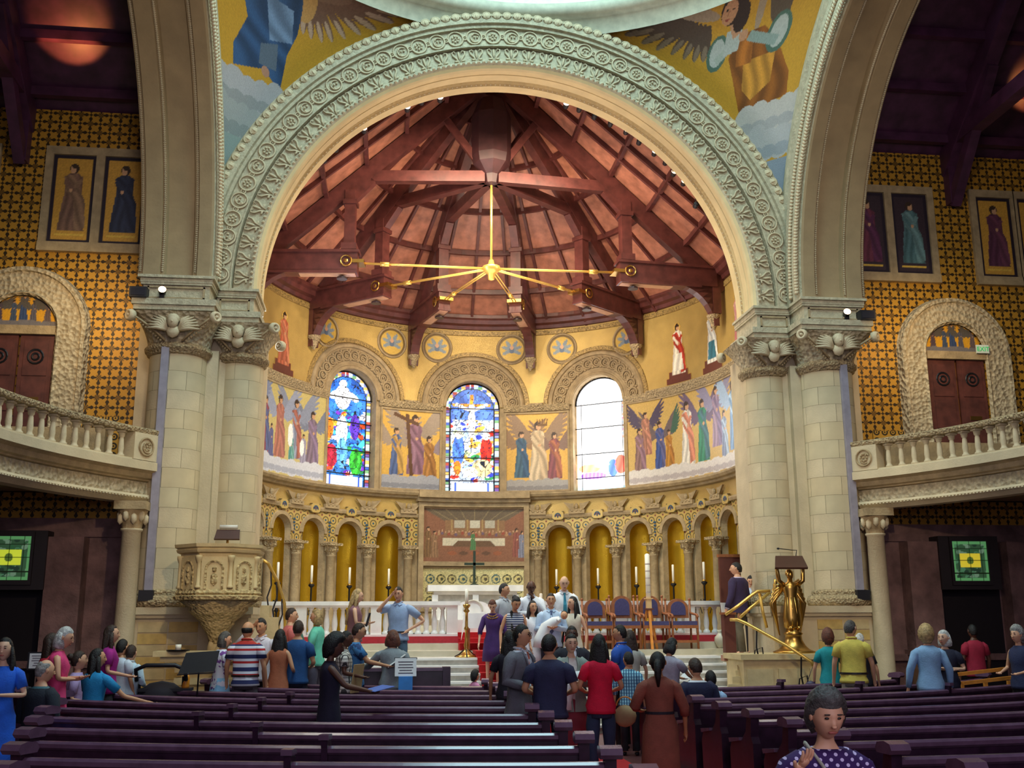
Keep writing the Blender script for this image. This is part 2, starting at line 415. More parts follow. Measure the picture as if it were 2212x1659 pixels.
rc.box(-.62, .82, 19.85, 21.9, 1.1, 1.215); rc.box(-.85, .95, 20.95, 21.5, 1.2, 1.335); rc.box(-.85, .95, 21.5, 22.1, 1.3, 1.42); rc.box(-.85, .95, 22.05, 22.5, 1.4, 1.53)
tag(rc.build('step_carpet', REDC), 'red carpet running up the white marble steps to the altar', 'carpet')

# ---- apse wall with its window and niche openings
def wall_band(b, a0, a1, z0, z1, opens, mi=0, d=0., step=2.):
    """opens: (centre a, half width m, z bottom, z spring) arched holes"""
    A = set(np.round(np.arange(a0, a1 + .01, step), 3)) | {a0, a1}
    for ac, hw, zb, zs in opens:
        for t in np.linspace(-1, 1, 17): A.add(round(ac + math.sin(t * PI / 2) * hw / K, 3))
    A = sorted(x for x in A if a0 <= x <= a1)
    for p, q in zip(A, A[1:]):
        m = (p + q) / 2; segs = [(z0, z0, z1, z1)]
        for ac, hw, zb, zs in opens:
            if abs(m - ac) * K < hw:
                f = lambda a: zs + math.sqrt(max(0, hw * hw - ((a - ac) * K) ** 2))
                segs = [(z0, z0, zb, zb), (f(p), f(q), z1, z1)]
        for zp, zq, tp, tq in segs:
            if tp - zp > 1e-3 or tq - zq > 1e-3: b.add([Wp(p, zp, d), Wp(q, zq, d), Wp(q, tq, d), Wp(p, tp, d)], [(0, 1, 2, 3)], mi)
def reveal(b, ac, hw, zb, zs, d0, d1, mi=0, hw1=None, sill=True, n=16):
    hw1 = hw1 or hw
    P = lambda h: [(-h, zb)] + [(-h * math.cos(PI * i / n), zs + h * math.sin(PI * i / n)) for i in range(n + 1)] + [(h, zb)]
    A_, B_ = P(hw), P(hw1)
    b.sheet([[Wp(ac + u / K, z, d0) for u, z in A_], [Wp(ac + u / K, z, d1) for u, z in B_]], mi, closed=sill)
WIN = [(-36.4, .73, 5.08, 7.42), (-.5, .73, 5.08, 7.42), (35.6, .73, 5.08, 7.42)]
NICHE = [(a, .36, 1.4, 3.86) for a in (-84, -72, -60, -48, -36, -24)] + [(a, .36, 1.4, 3.86) for a in (23.5, 35, 46.7, 58.5, 70, 81)]
NCOL = [-78, -66.5, -55, -42.5, -30.8, -18.8, 17.8, 29, 40.6, 52.4, 64.5, 76.3]
wb = B()
wall_band(wb, -112, 112, 1.0, 3.68, NICHE, 1); wall_band(wb, -112, 112, 3.68, 4.42, NICHE, 2)
wall_band(wb, -112, 112, 4.42, 4.92, [], 0); wall_band(wb, -112, 112, 4.92, 7.4, WIN, 1)
wall_band(wb, -112, 112, 7.4, 9.75, WIN, 0)
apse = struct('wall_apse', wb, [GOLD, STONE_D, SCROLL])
def sweep(prof, a0, a1, name, mat, parent, step=2.):
    """profile of (d, z) swept along the apse wall"""
    n = max(2, int((a1 - a0) / step)); b = B()
    b.sheet([[Wp(a0 + (a1 - a0) * i / n, z, d) for d, z in prof] for i in range(n + 1)])
    for a in (a0, a1): b.add([Wp(a, z, d) for d, z in prof], [tuple(range(len(prof)))])
    return b.build(name, mat, parent)
trim = sgroup('trim_apse')
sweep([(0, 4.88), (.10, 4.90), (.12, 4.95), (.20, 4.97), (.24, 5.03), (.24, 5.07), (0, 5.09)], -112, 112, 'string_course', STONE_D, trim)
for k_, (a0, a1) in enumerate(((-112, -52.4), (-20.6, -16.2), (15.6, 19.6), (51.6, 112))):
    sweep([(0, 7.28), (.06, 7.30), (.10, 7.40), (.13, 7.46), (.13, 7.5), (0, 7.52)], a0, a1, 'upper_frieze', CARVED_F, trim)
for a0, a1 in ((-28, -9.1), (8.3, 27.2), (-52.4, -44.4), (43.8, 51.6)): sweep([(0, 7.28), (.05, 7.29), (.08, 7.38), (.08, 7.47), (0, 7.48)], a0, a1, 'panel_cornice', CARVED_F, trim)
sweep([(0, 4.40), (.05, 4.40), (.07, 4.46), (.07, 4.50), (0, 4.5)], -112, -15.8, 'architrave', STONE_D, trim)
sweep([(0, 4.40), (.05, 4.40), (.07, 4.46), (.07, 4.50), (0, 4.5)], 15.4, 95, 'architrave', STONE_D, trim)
# scroll ornaments used by window surrounds and arches
def scroll_mesh(R=.16, petals=6, name='rosette', two=True):
    b = B(); b.torus((0, -.01, 0), R, .018, 16, 5)
    if two: b.torus((R * .15, -.012, -R * .1), R * .62, .015, 12, 5, arc=4.6, a0=.6)
    for i in range(petals):
        a = 2 * PI * i / petals; b.ell((R * .42 * math.cos(a), -.012, R * .42 * math.sin(a)), (R * .17, .022, R * .17), 6)
    b.ell((0, -.02, 0), (R * .16, .03, R * .16), 6); return b
ROS = scroll_mesh(.155, 7, two=False).mesh('rosette', STONE, True); ROS2 = scroll_mesh(.155, 3).mesh('scroll', STONE, True)
DOT = B().torus((0, -.01, 0), .045, .014, 10, 5).ell((0, -.012, 0), (.016, .02, .016), 6).mesh('bead_ring', STONE, True)
pb_ = B()
for g in (-1, 1):
    pb_.tube([(g * .02, -.01, -.14), (g * .05, -.02, -.04), (g * .12, -.02, .04), (g * .13, -.02, .11), (g * .08, -.02, .13), (g * .06, -.02, .08)], [.02, .022, .02, .016, .014, .012], 5)
    pb_.ell((g * .07, -.02, -.09), (.05, .02, .022), 6)
pb_.ell((0, -.02, .04), (.028, .025, .10), 6)
PALM = pb_.mesh('palmette', STONE, True)
sb_ = B(); sb_.torus((0, -.03, 0), .125, .026, 16, 5); sb_.torus((.02, -.03, -.01), .07, .020, 12, 5, arc=4.6, a0=.6); sb_.ell((0, -.03, 0), (.03, .03, .03), 6); sb_.ell((.15, -.02, .11), (.035, .025, .05), 6); sb_.ell((-.15, -.02, .11), (.035, .025, .05), 6); sb_.ell((.13, -.02, -.12), (.03, .025, .05), 6); sb_.ell((-.13, -.02, -.12), (.03, .025, .05), 6); WSC = sb_.mesh('scroll', STONE_D, True)
lf = B().ell((0, -.012, 0), (.103, .035, .085), 8).torus((0, -.03, -.03), .085, .016, 10, 4, arc=PI, a0=0).ell((0, -.04, -.02), (.025, .02, .05), 6); LEAF = lf.mesh('leaf', STONE, True)
for wi, (ac, hw, zb, zs) in enumerate(WIN):
    rings = sgroup('trim_%d' % (wi + 5)); b = B(); n = 28
    prof = [(hw, -.1), (hw + .01, .05), (hw + .08, .06), (hw + .10, .03), (hw + .14, .03), (hw + .15, .02), (1.28, .02), (1.30, .07), (1.36, .09), (1.40, .05), (1.42, .0)]
    b.sheet([[Wp(ac + r * math.cos(t) / K, zs + r * math.sin(t), d) for r, d in prof] for t in [PI * i / n for i in range(n + 1)]])
    b.build('arch_moulding', STONE_D, rings)
    b = B(); pr = [(1.42, .0), (1.43, .03), (1.54, .03), (1.55, 0)]
    b.sheet([[Wp(ac + r * math.cos(t) / K, zs + r * math.sin(t), d) for r, d in pr] for t in [PI * i / n for i in range(n + 1)]])
    b.build('outer_border', M_('patterned_border', 0xa98b52, .5, .2, var=.45, sc=26), rings)
    for i in range(13):
        t = PI * (i + .5) / 13; T = WT(ac + 1.09 * math.cos(t) / K, zs + 1.09 * math.sin(t), .02) @ Matrix.Rotation(-(t - PI / 2), 4, 'Y')
        link('scroll', WSC, rings, T)
    b = B(); reveal(b, ac, hw, zb, zs, 0., -.34); b.sheet([[Wp(ac - 1.2 / K + 2.4 / K * i / 6, z, -.45) for z in (zb - .2, 8.5)] for i in range(7)])
    b.build('window_reveal', STONE_D, rings)
# niches, columns, keystones and winged acroteria of the arcade
arc = sgroup('wall_arcade')
for ac, hw, zb, zs in NICHE:
    b = B(); reveal(b, ac, hw, zb, zs, .015, -.12, 0, hw - .05)
    b.sheet([[Wp(ac + r * math.cos(t) / K, zs + r * math.sin(t), d) for r, d in ((hw, .0), (hw, .04), (hw + .09, .04), (hw + .10, 0))] for t in [PI * i / 14 for i in range(15)]], 0)
    h = hw - .05; rows = []
    for z in (zb, zs): rows.append([(-h * math.cos(t), z, -.12 - h * math.sin(t) * 1.0) for t in [PI * i / 14 for i in range(15)]])
    for k in range(1, 7):
        q = PI / 2 * k / 6; rows.append([(-h * math.cos(t) * math.cos(q), zs + h * math.sin(q), -.12 - h * math.sin(t) * math.cos(q)) for t in [PI * i / 14 for i in range(15)]])
    g = B(); g.sheet([[Wp(ac + u / K, z, d) for u, z, d in r] for r in rows])
    b.build('niche_arch', STONE_D, arc); g.build('gold_niche', GOLDN, arc, True)
colb = B().lathe([(.16, 0), (.16, .08), (.13, .12), (.13, .16), (.11, .19), (.10, 1.9), (.115, 1.92), (.115, 1.95)], 14)
capb = B().lathe([(.11, 1.95), (.12, 2.0), (.16, 2.10), (.19, 2.17)], 14).cbox((0, 0, 2.20), (.42, .40, .06))
for i in range(8):
    a = PI / 4 * i; capb.ell((.15 * math.cos(a), .15 * math.sin(a), 2.09), (.04, .04, .08), 6)
COLM, CAPM = colb.mesh('column_shaft', STONE_D, True), capb.mesh('column_capital', CARVED_F)
wing = B()
for g in (-1, 1):
    wing.add([(g * .08, -.02, .0), (g * .20, -.05, .05), (g * .36, -.06, .24), (g * .30, -.03, .20), (g * .17, -.05, .20), (g * .08, -.05, .20), (g * .36, .0, .24), (g * .08, .0, .0)],
             [(0, 1, 2, 4), (4, 5, 0), (0, 7, 6, 2, 1), (2, 6, 4)])
wing.ell((0, -.07, .12), (.06, .05, .08), 8).cbox((0, -.03, -.02), (.44, .08, .10)).cbox((0, -.04, .04), (.34, .08, .03))
for g in (-1, 0, 1): wing.ell((g * .12, -.06, .02), (.045, .04, .05), 6)
ACRO = wing.mesh('acroterion', STONE_D)
key = B().cbox((0, -.02, 0), (.30, .06, .22)); KEYM = key.mesh('keystone_panel', SCROLL)
kmot = B()
for i in range(7):
    a = PI * (i / 6.); kmot.ell((.07 * math.cos(a), -.055, -.02 + .07 * math.sin(a)), (.022, .008, .022), 6)
kmot.ell((0, -.055, -.02), (.02, .01, .05), 6); KMOT = kmot.mesh('flower', M_('blue_tesserae', 0x2f5168, .4))
for a in NCOL:
    link('column', COLM, arc, WT(a, 1.4, .10)); link('capital', CAPM, arc, WT(a, 1.4, .10))
    link('acroterion', ACRO, arc, WT(a, 4.56, .04))
    b = B()
    for j in range(5): b.ell((0, -.01, -.08 * j), (.05 - .006 * j, .012, .03), 6)
    link('pendant', b.mesh('pendant', M_('blue_tesserae', 0x2f5168, .4)), arc, WT(a, 4.15, .01))
for ac, *_ in NICHE:
    kp = link('keystone_panel', KEYM, arc, WT(ac, 4.46, .03)); link('flower', KMOT, kp)
# side doorway arch at the right end of the apse
b = B(); n = 16
b.sheet([[Wp(101 + r * math.cos(t) / K, 3.9 + r * math.sin(t), d) for r, d in ((.42, -.2), (.42, .10), (.62, .12), (.66, .0))] for t in [PI * i / n for i in range(n + 1)]])
b.prism([(-.66, 3.05), (-.40, 3.05), (-.40, 3.9), (-.66, 3.9)], 0, .12, lambda u, z, d: Wp(101 + u / K, z, d)); b.build('doorway_arch', CARVED_F, arc)
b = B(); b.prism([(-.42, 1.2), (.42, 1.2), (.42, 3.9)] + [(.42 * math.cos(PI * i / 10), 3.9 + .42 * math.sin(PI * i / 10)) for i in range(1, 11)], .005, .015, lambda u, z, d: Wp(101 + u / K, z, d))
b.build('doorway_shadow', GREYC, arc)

# ---- pictures on the apse wall
def wallpic(name, a0, a1, z0, z1, fn, bg, label, mat=None, d=.012, nx=None, nz=None, group=None, cat='mosaic'):
    nx = nx or int((a1 - a0) * K / .022); nz = nz or int((z1 - z0) / .022)
    rows = [[Wp(a0 + (a1 - a0) * j / nx, z0 + (z1 - z0) * i / nz, d) for j in range(nx + 1)] for i in range(nz + 1)]
    w = (a1 - a0) * K; o = picture(name, rows, fn, lambda i, j: (w * j / nx, (z1 - z0) * i / nz), mat or MOSAIC, bg)
    tag(o, label, cat, group)
    fr = B(); pr = [(-.05, 0), (-.05, .035), (.0, .035), (.0, 0)]
    for u0, z_0, u1, z_1 in ((-.05, -.05, 0, z1 - z0 + .05), (w, -.05, w + .05, z1 - z0 + .05), (0, z1 - z0, w, z1 - z0 + .05), (0, -.05, w, 0)):
        m = max(1, int((u1 - u0) / .3))
        for q in range(m):
            fr.prism([(u0 + (u1 - u0) * q / m, z_0), (u0 + (u1 - u0) * (q + 1) / m, z_0), (u0 + (u1 - u0) * (q + 1) / m, z_1), (u0 + (u1 - u0) * q / m, z_1)], 0, .04, lambda u, z, dd: Wp(a0 + u / K, z0 + z, dd))
    fr.build('stone_border', STONE_D, o); return o
def mural_left(p):
    H = 2.1
    p.ell(.9, 1.2, .5, 1.0, 0xd6cfa0)
    p.figs(((3.35, .35, 1.35, 0x7e6a78, 0x86708a, 0x7a7f90), (2.75, .45, 1.45, 0x8f95a8, 0xa15f4e, 0x8d93a5), (2.1, .4, 1.5, 0xb0705a, 0xa86a5a, 0x9aa0b4), (1.45, .45, 1.3, 0x8d3f4c, 0x55608a, None), (.95, .7, 1.35, 0x2f6a94, 0x8c4a5c, 0x7e88a6), (.45, .5, 1.45, 0xb26a4e, 0xc04a5c, None), (.7, .25, .9, 0xd98a84, 0xc79b52, None), (2.6, .3, .75, 0x4f8e86, 0x6fa395, None), (3.05, .3, .8, 0x9a93a8, None, None), (1.75, .35, .8, 0x5c5f8a, None, None)))
    p.ell(2.55, 1.0, .10, .28, 0xf4f4ee); p.ell(3.0, .75, .08, .2, 0xf4f4ee)
    p.cloud(0, 3.9, .22, .22, 0xcfd0d6, 14, 0xaaadba); p.grain()
wallpic('wall_mosaic', -84.5, -45.2, 5.13, 7.25, mural_left, 0xcbb873, 'wide curved mosaic of robed winged figures on clouds, left of the left stained window')
def mural_right(p):
    p.figs(((.55, .75, 1.1, 0x9a6a55, 0xb37a62, 0x4f4458), (.35, .3, 1.15, 0x83645c, 0x8a6872, None), (1.0, .35, 1.2, 0x3c4f86, 0x5b5a80, 0x6b5b5a), (1.3, .3, 1.0, 0xb5802f, 0xa8702c, None), (1.95, .35, 1.55, 0xd8d0c0, 0xc97f62, None), (2.55, .35, 1.5, 0x2f7f5c, 0x3d6a70, 0x6d5a70), (3.15, .6, 1.45, 0x9a7f90, 0x7e6a88, 0x8c86a0), (3.5, .3, 1.1, 0x7b86a0, 0x9fb0c0, None), (4.0, .4, 1.6, 0x6f93b8, 0xa9c4d8, 0x9fb6cf), (4.6, .35, 1.5, 0x86b3cf, 0xc7dbe6, None), (5.1, .4, 1.5, 0x9fc3da, 0xd6e6ee, 0xb5cfe0)))
    p.wing(1.35, 1.2, .55, 1.2, 0x3f5f4a, n=8, spread=-1.2); p.ell(4.35, 1.1, .08, .4, 0xeef6fa); p.ell(4.4, .6, .06, .25, 0xeef6fa)
    p.cloud(0, 5.8, .18, .2, 0xd4cdc4, 18, 0xb3a9a6); p.grain()
wallpic('wall_mosaic', 44.6, 106, 5.13, 7.25, mural_right, 0xc8a55c, 'wide curved mosaic of dancing robed figures on clouds, right of the bright window')
def angelL(p):
    p.figs(((.42, .35, 1.25, 0x4d5f8a, 0xb08a4a, 0x9c8a78), (.95, .38, 1.6, 0x8a6678, 0x7f5a6c, 0x9c8a78), (1.34, .18, 1.25, 0xa8753a, 0x93632c, 0x8c7a80)))
    p.line(.86, .35, .72, 2.0, .10, 0x5a3a22); p.line(.34, 1.98, 1.05, 1.72, .10, 0x5a3a22)
    p.cloud(0, 1.8, .15, .2, 0x9fa0a6, 7, 0x84868e); p.grain()
wallpic('wall_mosaic', -26.9, -9.9, 5.15, 7.22, angelL, 0xd2a64c, 'gold mosaic panel of three angels carrying a tall cross')
def angelR(p):
    p.figs(((.40, .35, 1.25, 0x3f5a6a, 0x34506a, 0x8a6a4a), (.85, .25, 1.6, 0xc0aa88, 0xb39a78, 0x8a6f55), (1.3, .3, 1.25, 0x7a3f42, 0x9a5a3c, 0x7a5f50)))
    for i in range(5): p.line(.88 + i * .05, 1.75, .84 + i * .07, 1.92, .03, 0x6a4a24)
    p.line(.86, 1.76, 1.12, 1.76, .06, 0x6a4a24); p.cloud(0, 1.7, .12, .17, 0x9a948c, 7, 0x807a76); p.grain()
wallpic('wall_mosaic', 9.0, 26.5, 5.15, 7.22, angelR, 0xcfa047, 'gold mosaic panel of three angels holding up a crown')
def saint(cols, seat=0x6a3a30):
    def f(p):
        p.poly([(.12, 0), (1.0, 0), (1.0, .15), (.9, .15), (.9, .32), (.22, .32), (.22, .15), (.12, .15)], seat)
        p.fig(.55, .22, 1.3, cols[0], cols[1], wide=.2, halo=0xd9b860); p.poly([(.36, .3), (.75, .3), (.68, .75), (.42, .75)], cols[2], fold=.25, k=30)
    return f
for a, cols, nm in ((-62.5, (0xb8654a, 0xc07a5c, 0xa85f48), 'seated figure in terracotta robes, high beside the left pier'), (62.6, (0xe6ddc8, 0xb03a2c, 0xe9e2d0), 'seated figure in white and red robes, high on the apse wall'), (76.8, (0xe9e4d4, 0xdfe0d8, 0x3f7a8c), 'standing figure in white and blue robes, beside the right pier'), (92, (0xc98a8a, 0xd6a8a0, 0xb36a6a), 'figure in pink robes half hidden behind the right pier')):
    nx, nz = 50, 76; w = 1.1
    rows = [[Wp(a - w / 2 / K + w / K * j / nx, 7.56 + 1.75 * i / nz, .008) for j in range(nx + 1)] for i in range(nz + 1)]
    o = picture('saint_mosaic', rows, saint(cols), lambda i, j: (w * j / nx, 1.75 * i / nz), MOSAIC, 0xd0a048, cut=True)
    tag(o, 'gold mosaic of a ' + nm, 'mosaic', 'gold figure mosaics on the upper apse wall')
med = ['above the left edge of the left window', 'right of the left window arch', 'left of the middle window arch', 'right of the middle window arch', 'left of the bright window arch', 'right of the bright window arch']
for k_, (a, z) in enumerate(((-46, 9.0), (-24.5, 9.05), (-11, 9.05), (10.6, 9.05), (25.2, 9.0), (45, 9.0))):
    def f(p):
        p.ell(0, 0, .40, .40, 0x6e5630); p.ell(0, 0, .33, .33, 0xc9a44a)
        for g in (-1, 1):
            for q in (-.5, .25, 1.0): p.ell(g * .13 * math.cos(q), .13 * math.sin(q), .16, .05, 0x7f8c94, g * q if g > 0 else PI - q)
        p.ell(0, -.02, .07, .10, 0x5a6a80); p.ell(0, .05, .05, .06, 0xc79a78); p.grain()
    n = 40; RR = [[(.40 * i / 20 * math.cos(2 * PI * j / 48), .40 * i / 20 * math.sin(2 * PI * j / 48)) for j in range(49)] for i in range(21)]
    rows = [[Wp(a + u / K, z + v, .012) for u, v in r] for r in RR]
    o = picture('medallion', rows, f, lambda i, j: RR[i][j], MOSAIC, 0xb08c3c)
    tag(o, 'round winged head medallion ' + med[k_], 'medallion', 'round medallions under the apse roof')
    rb = B(); rb.torus((0, -.0, 0), .405, .03, 24, 5); link('ring', rb.mesh('ring', STONE_D, True), o, WT(a, z, .02))
# framed picture over the altar: a plain generic stand-in
def supper(p):
    p.poly([(0, 1.38), (2.75, 1.38), (2.2, 1.05), (.6, 1.05)], 0x6b5b46)
    for i in range(7): p.line(.2 + .4 * i, 1.38, .75 + .21 * i, 1.08, .02, 0x8f7c58)
    p.poly([(.6, 1.08), (2.2, 1.08), (2.2, .72), (.6, .72)], 0x8f6a48); p.put((abs(p.U - 1.0) < .14) & (abs(p.V - .98) < .1), 0xb9b09a); p.put((abs(p.U - 1.4) < .14) & (abs(p.V - .98) < .1), 0xc9c2ac); p.put((abs(p.U - 1.8) < .14) & (abs(p.V - .98) < .1), 0xb9b09a)
    for x in (.78, 1.2, 1.6, 2.02): p.line(x, .8, x, 1.1, .05, 0xa98a58)
    for i in range(24): p.ell(.35 + i * .09, .70 + .02 * (i % 3), .04, .045, (0x9c4f3a, 0xa9805a, 0x6f5a6a, 0x8a6a48)[i % 4]); p.ell(.35 + i * .09, .76 + .02 * (i % 3), .02, .024, 0xc79c78)
    p.poly([(.55, .42), (2.2, .42), (2.2, .62), (.55, .62)], 0xcfc4a8); p.poly([(.8, .40), (1.95, .40), (1.8, .55), (.95, .55)], 0x6f5238)
    for x, y, h, r in ((.15, .1, .8, 0x7a5a38), (.32, .1, .7, 0x8d6a4a), (2.5, .12, .75, 0x8a4f42), (2.65, .1, .7, 0x7f8090), (1.35, .3, .5, 0x4f7a4a)): p.fig(x, y, h, r)
    for i in range(5): p.ell(.8 + i * .3, .22, .12, .05, (0x9a5a3a, 0x6a4a34)[i % 2])
    p.grain(.15)
ls = wallpic('altarpiece_mosaic', -14.4, 13.9, 3.28, 4.66, supper, 0x8a5c42, 'framed brown mosaic of a crowd at a long white table, over the altar', mat=MOSAIC_M, cat='mosaic')
fb = B()
def wb2(u0, u1, z0, z1, d0, d1):
    n = max(1, int((u1 - u0) / .25))
    for q in range(n):
        a_, c_ = u0 + (u1 - u0) * q / n, u0 + (u1 - u0) * (q + 1) / n
        fb.prism([(a_, z0), (c_, z0), (c_, z1), (a_, z1)], d0, d1, lambda u, z, dd: Wp(-.25 + u / K, z, dd))
wb2(-1.5, -1.36, 2.0, 4.82, 0, .12); wb2(1.36, 1.5, 2.0, 4.82, 0, .12); wb2(-1.36, 1.36, 4.70, 4.82, 0, .12); wb2(-1.36, 1.36, 3.16, 3.24, 0, .12); wb2(-1.55, 1.55, 4.82, 4.92, 0, .2); wb2(-1.55, 1.55, 4.92, 5.10, 0, .3)
fb.build('picture_frame', STONE_D, ls)
def goldpanel(p):
    for i in range(9):
        for j in range(3):
            x, y = .2 + i * .29, .22 + j * .28; c = (0x4a4a34, 0x5a5038, 0x3f5a5c)[(i + j) % 3]
            p.ell(x, y, .12, .12, c); p.ell(x, y, .09, .09, 0xc9b777); p.ell(x + .02, y, .045, .045, c)
    for i in range(12): p.ell(1.0 + .1 * i, .45 + .1 * math.sin(i), .035, .035, (0x2f7f86, 0x8a3a34, 0x8fb0a8)[i % 3])
    p.grain(.25)
gpm = vcol_mat('glittering_mosaic', .3, .5, tess=.01)
wallpic('gold_scroll_panel', -14.2, 13.7, 2.05, 3.1, goldpanel, 0xcdbf86, 'glittering gold mosaic panel of scrolling vines behind the altar', mat=gpm)

# ---- stained glass windows
def glass(kind):
    def f(p):
        R_ = p.rng; W2, H2 = 1.46, 3.05
        if kind == 2:  # mostly white panes: daylight glare is put into the glass colour
            p.poly([(0, 0), (W2, 0), (W2, .12), (0, .12)], 0x9ff0ff)
            p.ell(.35, .62, .3, .12, 0xff9a60, fold=.3); p.ell(.45, .42, .35, .10, 0xb060ff, fold=.4, k=60); p.ell(1.0, .6, .14, .24, 0x4060ff, fold=.3); p.ell(1.22, .68, .16, .26, 0xff5040, fold=.3); p.ell(.7, .7, .2, .08, 0xa8ffd0)
            for i in range(14): p.ell(1.35 - .0, 1.4 + .1 * i, .06, .04, (0xff9070, 0xa0d0ff, 0xff70a0)[i % 3])
        else:
            cols = (0x1f5fd8, 0x2a8a4a, 0xd84a20, 0xe8e4ff, 0x7030c0, 0x40b0e0, 0xf0c040) if kind == 0 else (0x9ab8e8, 0x2f8f4f, 0xd83020, 0xffffff, 0x3040d0, 0xe8b048, 0xc8e0b0)
            for i in range(140):
                x, y = R_.rand() * W2, .35 + R_.rand() * 2.4; p.ell(x, y, .05 + .12 * R_.rand(), .03 + .05 * R_.rand(), cols[R_.randint(len(cols))], R_.rand() - .5)
            p.put(p.V > 2.05, 0x2f6fe0 if kind == 0 else 0x4a6fc8, fold=.35, k=9)
            if kind == 0:
                p.ell(.62, 2.35, .24, .32, 0xf8f8ff); p.ell(.4, 2.4, .2, .1, 0xf4f8ff, .5); p.ell(.9, 2.4, .22, .09, 0xf4f8ff, -.5); p.ell(.62, 2.72, .12, .10, 0xffffff)
                p.ell(1.0, 1.6, .14, .34, 0x5030b0, fold=.3); p.ell(.62, 1.45, .17, .42, 0xd8e4ff, fold=.2); p.ell(.25, 1.5, .12, .28, 0xe87a20); p.ell(.32, .8, .2, .3, 0xb02038, fold=.3); p.ell(.65, .9, .16, .4, 0x60a8f0, fold=.25); p.ell(1.05, .7, .18, .36, 0x30a030, fold=.4)
            else:
                p.line(.72, 1.4, .72, 2.75, .09, 0xd8902c); p.line(.22, 2.45, 1.22, 2.45, .09, 0xd8902c)
                p.line(.3, 2.48, .72, 2.28, .08, 0xfff4e8); p.line(1.14, 2.48, .72, 2.28, .08, 0xfff4e8); p.ell(.72, 1.95, .10, .40, 0xfff8ee); p.ell(.72, 2.38, .08, .10, 0xffe8d0)
                p.ell(.38, 1.2, .16, .42, 0x4a7af0, fold=.3); p.ell(.38, 1.62, .10, .11, 0xfffae8); p.ell(1.1, 1.2, .15, .4, 0xd02818, fold=.25); p.ell(1.1, 1.6, .10, .11, 0xfffae8); p.ell(1.0, .72, .26, .24, 0xe8d098, fold=.25); p.ell(.7, .6, .18, .15, 0xfff4d8); p.ell(.35, .72, .1, .2, 0xf08020)
            # border tiles
            bd = (p.U < .15) | (p.U > W2 - .15) | ((p.V > 2.34) & (np.hypot(p.U - W2 / 2, p.V - 2.34) > .57))
            p.leads(300, W2, 3.2, seed=11 + kind)
            t = (np.floor(p.V / .085 + 7 * (p.U > .7)).astype(int) * 5 + np.floor(p.U * 9).astype(int) * (p.V > 2.34)) % 9
            for k, c in enumerate((0xa84838, 0xd8d8e8, 0x3a5ab0, 0xd8b060, 0x6a4a90, 0xa8d0d8, 0x70a070, 0xe8e0d0, 0x8090c0)): p.put(bd & (t == k), c)
            p.put(bd & ((p.V / .085) % 1 < .12) & (p.V < 2.34), 0x202838); inn = (abs(p.U - .15) < .010) | (abs(p.U - W2 + .15) < .010)
            p.put(inn & (p.V < 2.34), 0x202838); p.put((p.V > 2.34) & (abs(np.hypot(p.U - W2 / 2, p.V - 2.34) - .57) < .012), 0x202838)
            p.put((p.V < .32) & (p.V > .05) & (p.U > .2) & (p.U < W2 - .2), 0xe4ecff); p.put((p.V < .32) & (p.V > .05) & ((abs(p.U - .3) < .03) | (abs(p.U - 1.16) < .03) | (abs(p.V - .06) < .015)), 0x4060c0)
            for y_ in (.12, .19, .25): p.put((abs(p.V - y_) < .008) & (p.U > .4) & (p.U < 1.06), 0x8a98c8)
    return f
for wi, (ac, hw, zb, zs) in enumerate(WIN):
    w = sgroup('window_%d' % (wi + 1)); lab = ('blue stained glass window with a white robed figure, left', 'middle stained glass window with a crucified figure', 'bright stained glass window, whitened to show daylight glare')[wi]
    cuts = [0, .36, 1.0 if wi == 2 else .98, 1.7, 2.34, 3.08]
    for ci in range(5):
        z0, z1 = cuts[ci], cuts[ci + 1]; nx, nz = 76, max(8, int((z1 - z0) / .02))
        rows = []
        for i in range(nz + 1):
            v = z0 + (z1 - z0) * i / nz; h = hw - .03 if v <= 2.34 else math.sqrt(max(1e-4, (hw - .03) ** 2 - (v - 2.34) ** 2 * ((hw - .03) / (.74)) ** 2))
            rows.append([(u * h, v) for u in np.linspace(-1, 1, nx + 1)])
        pts = [[Wp(ac + u / K, zb + v, -.26) for u, v in r] for r in rows]
        o = picture('pane', pts, glass(wi), lambda i, j: (rows[i][j][0] + .73, rows[i][j][1]), GLASS_B if wi == 2 else GLASS, 0x2f70c0 if wi == 0 else 0xb8c8e0 if wi == 1 else 0xffffff, w)
    fr = B()
    for v in cuts[1:5]: fr.prism([(-hw, zb + v - .012), (hw, zb + v - .012), (hw, zb + v + .012), (-hw, zb + v + .012)], -.25, -.23, lambda u, z, d: Wp(ac + u / K, z, d))
    for u_ in (-.57, .57): fr.prism([(u_ - .008, zb), (u_ + .008, zb), (u_ + .008, zb + 2.4), (u_ - .008, zb + 2.4)], -.25, -.24, lambda u, z, d: Wp(ac + u / K, z, d))
    n = 20; fr.sheet([[Wp(ac + r * math.cos(t) / K, zs + r * math.sin(t), d) for r, d in ((hw, -.26), (hw - .035, -.22), (hw - .04, -.26))] for t in [PI * i / n for i in range(n + 1)]])
    fr.build('window_frame', IRON, w)
bx = bpy.data.lights.new('sun_window_light', 'AREA'); bx.energy = 75; bx.color = (.86, .93, 1); bx.shape = 'RECTANGLE'; bx.size = 1.2; bx.size_y = 2.4
bo = bpy.data.objects.new('sun_window_light', bx); C.objects.link(bo); bo.location = Wp(35.6, 6.4, -.2); bo.rotation_euler = (Vector((0, 19, 3)) - Vector(bo.location)).to_track_quat('-Z', 'Y').to_euler()

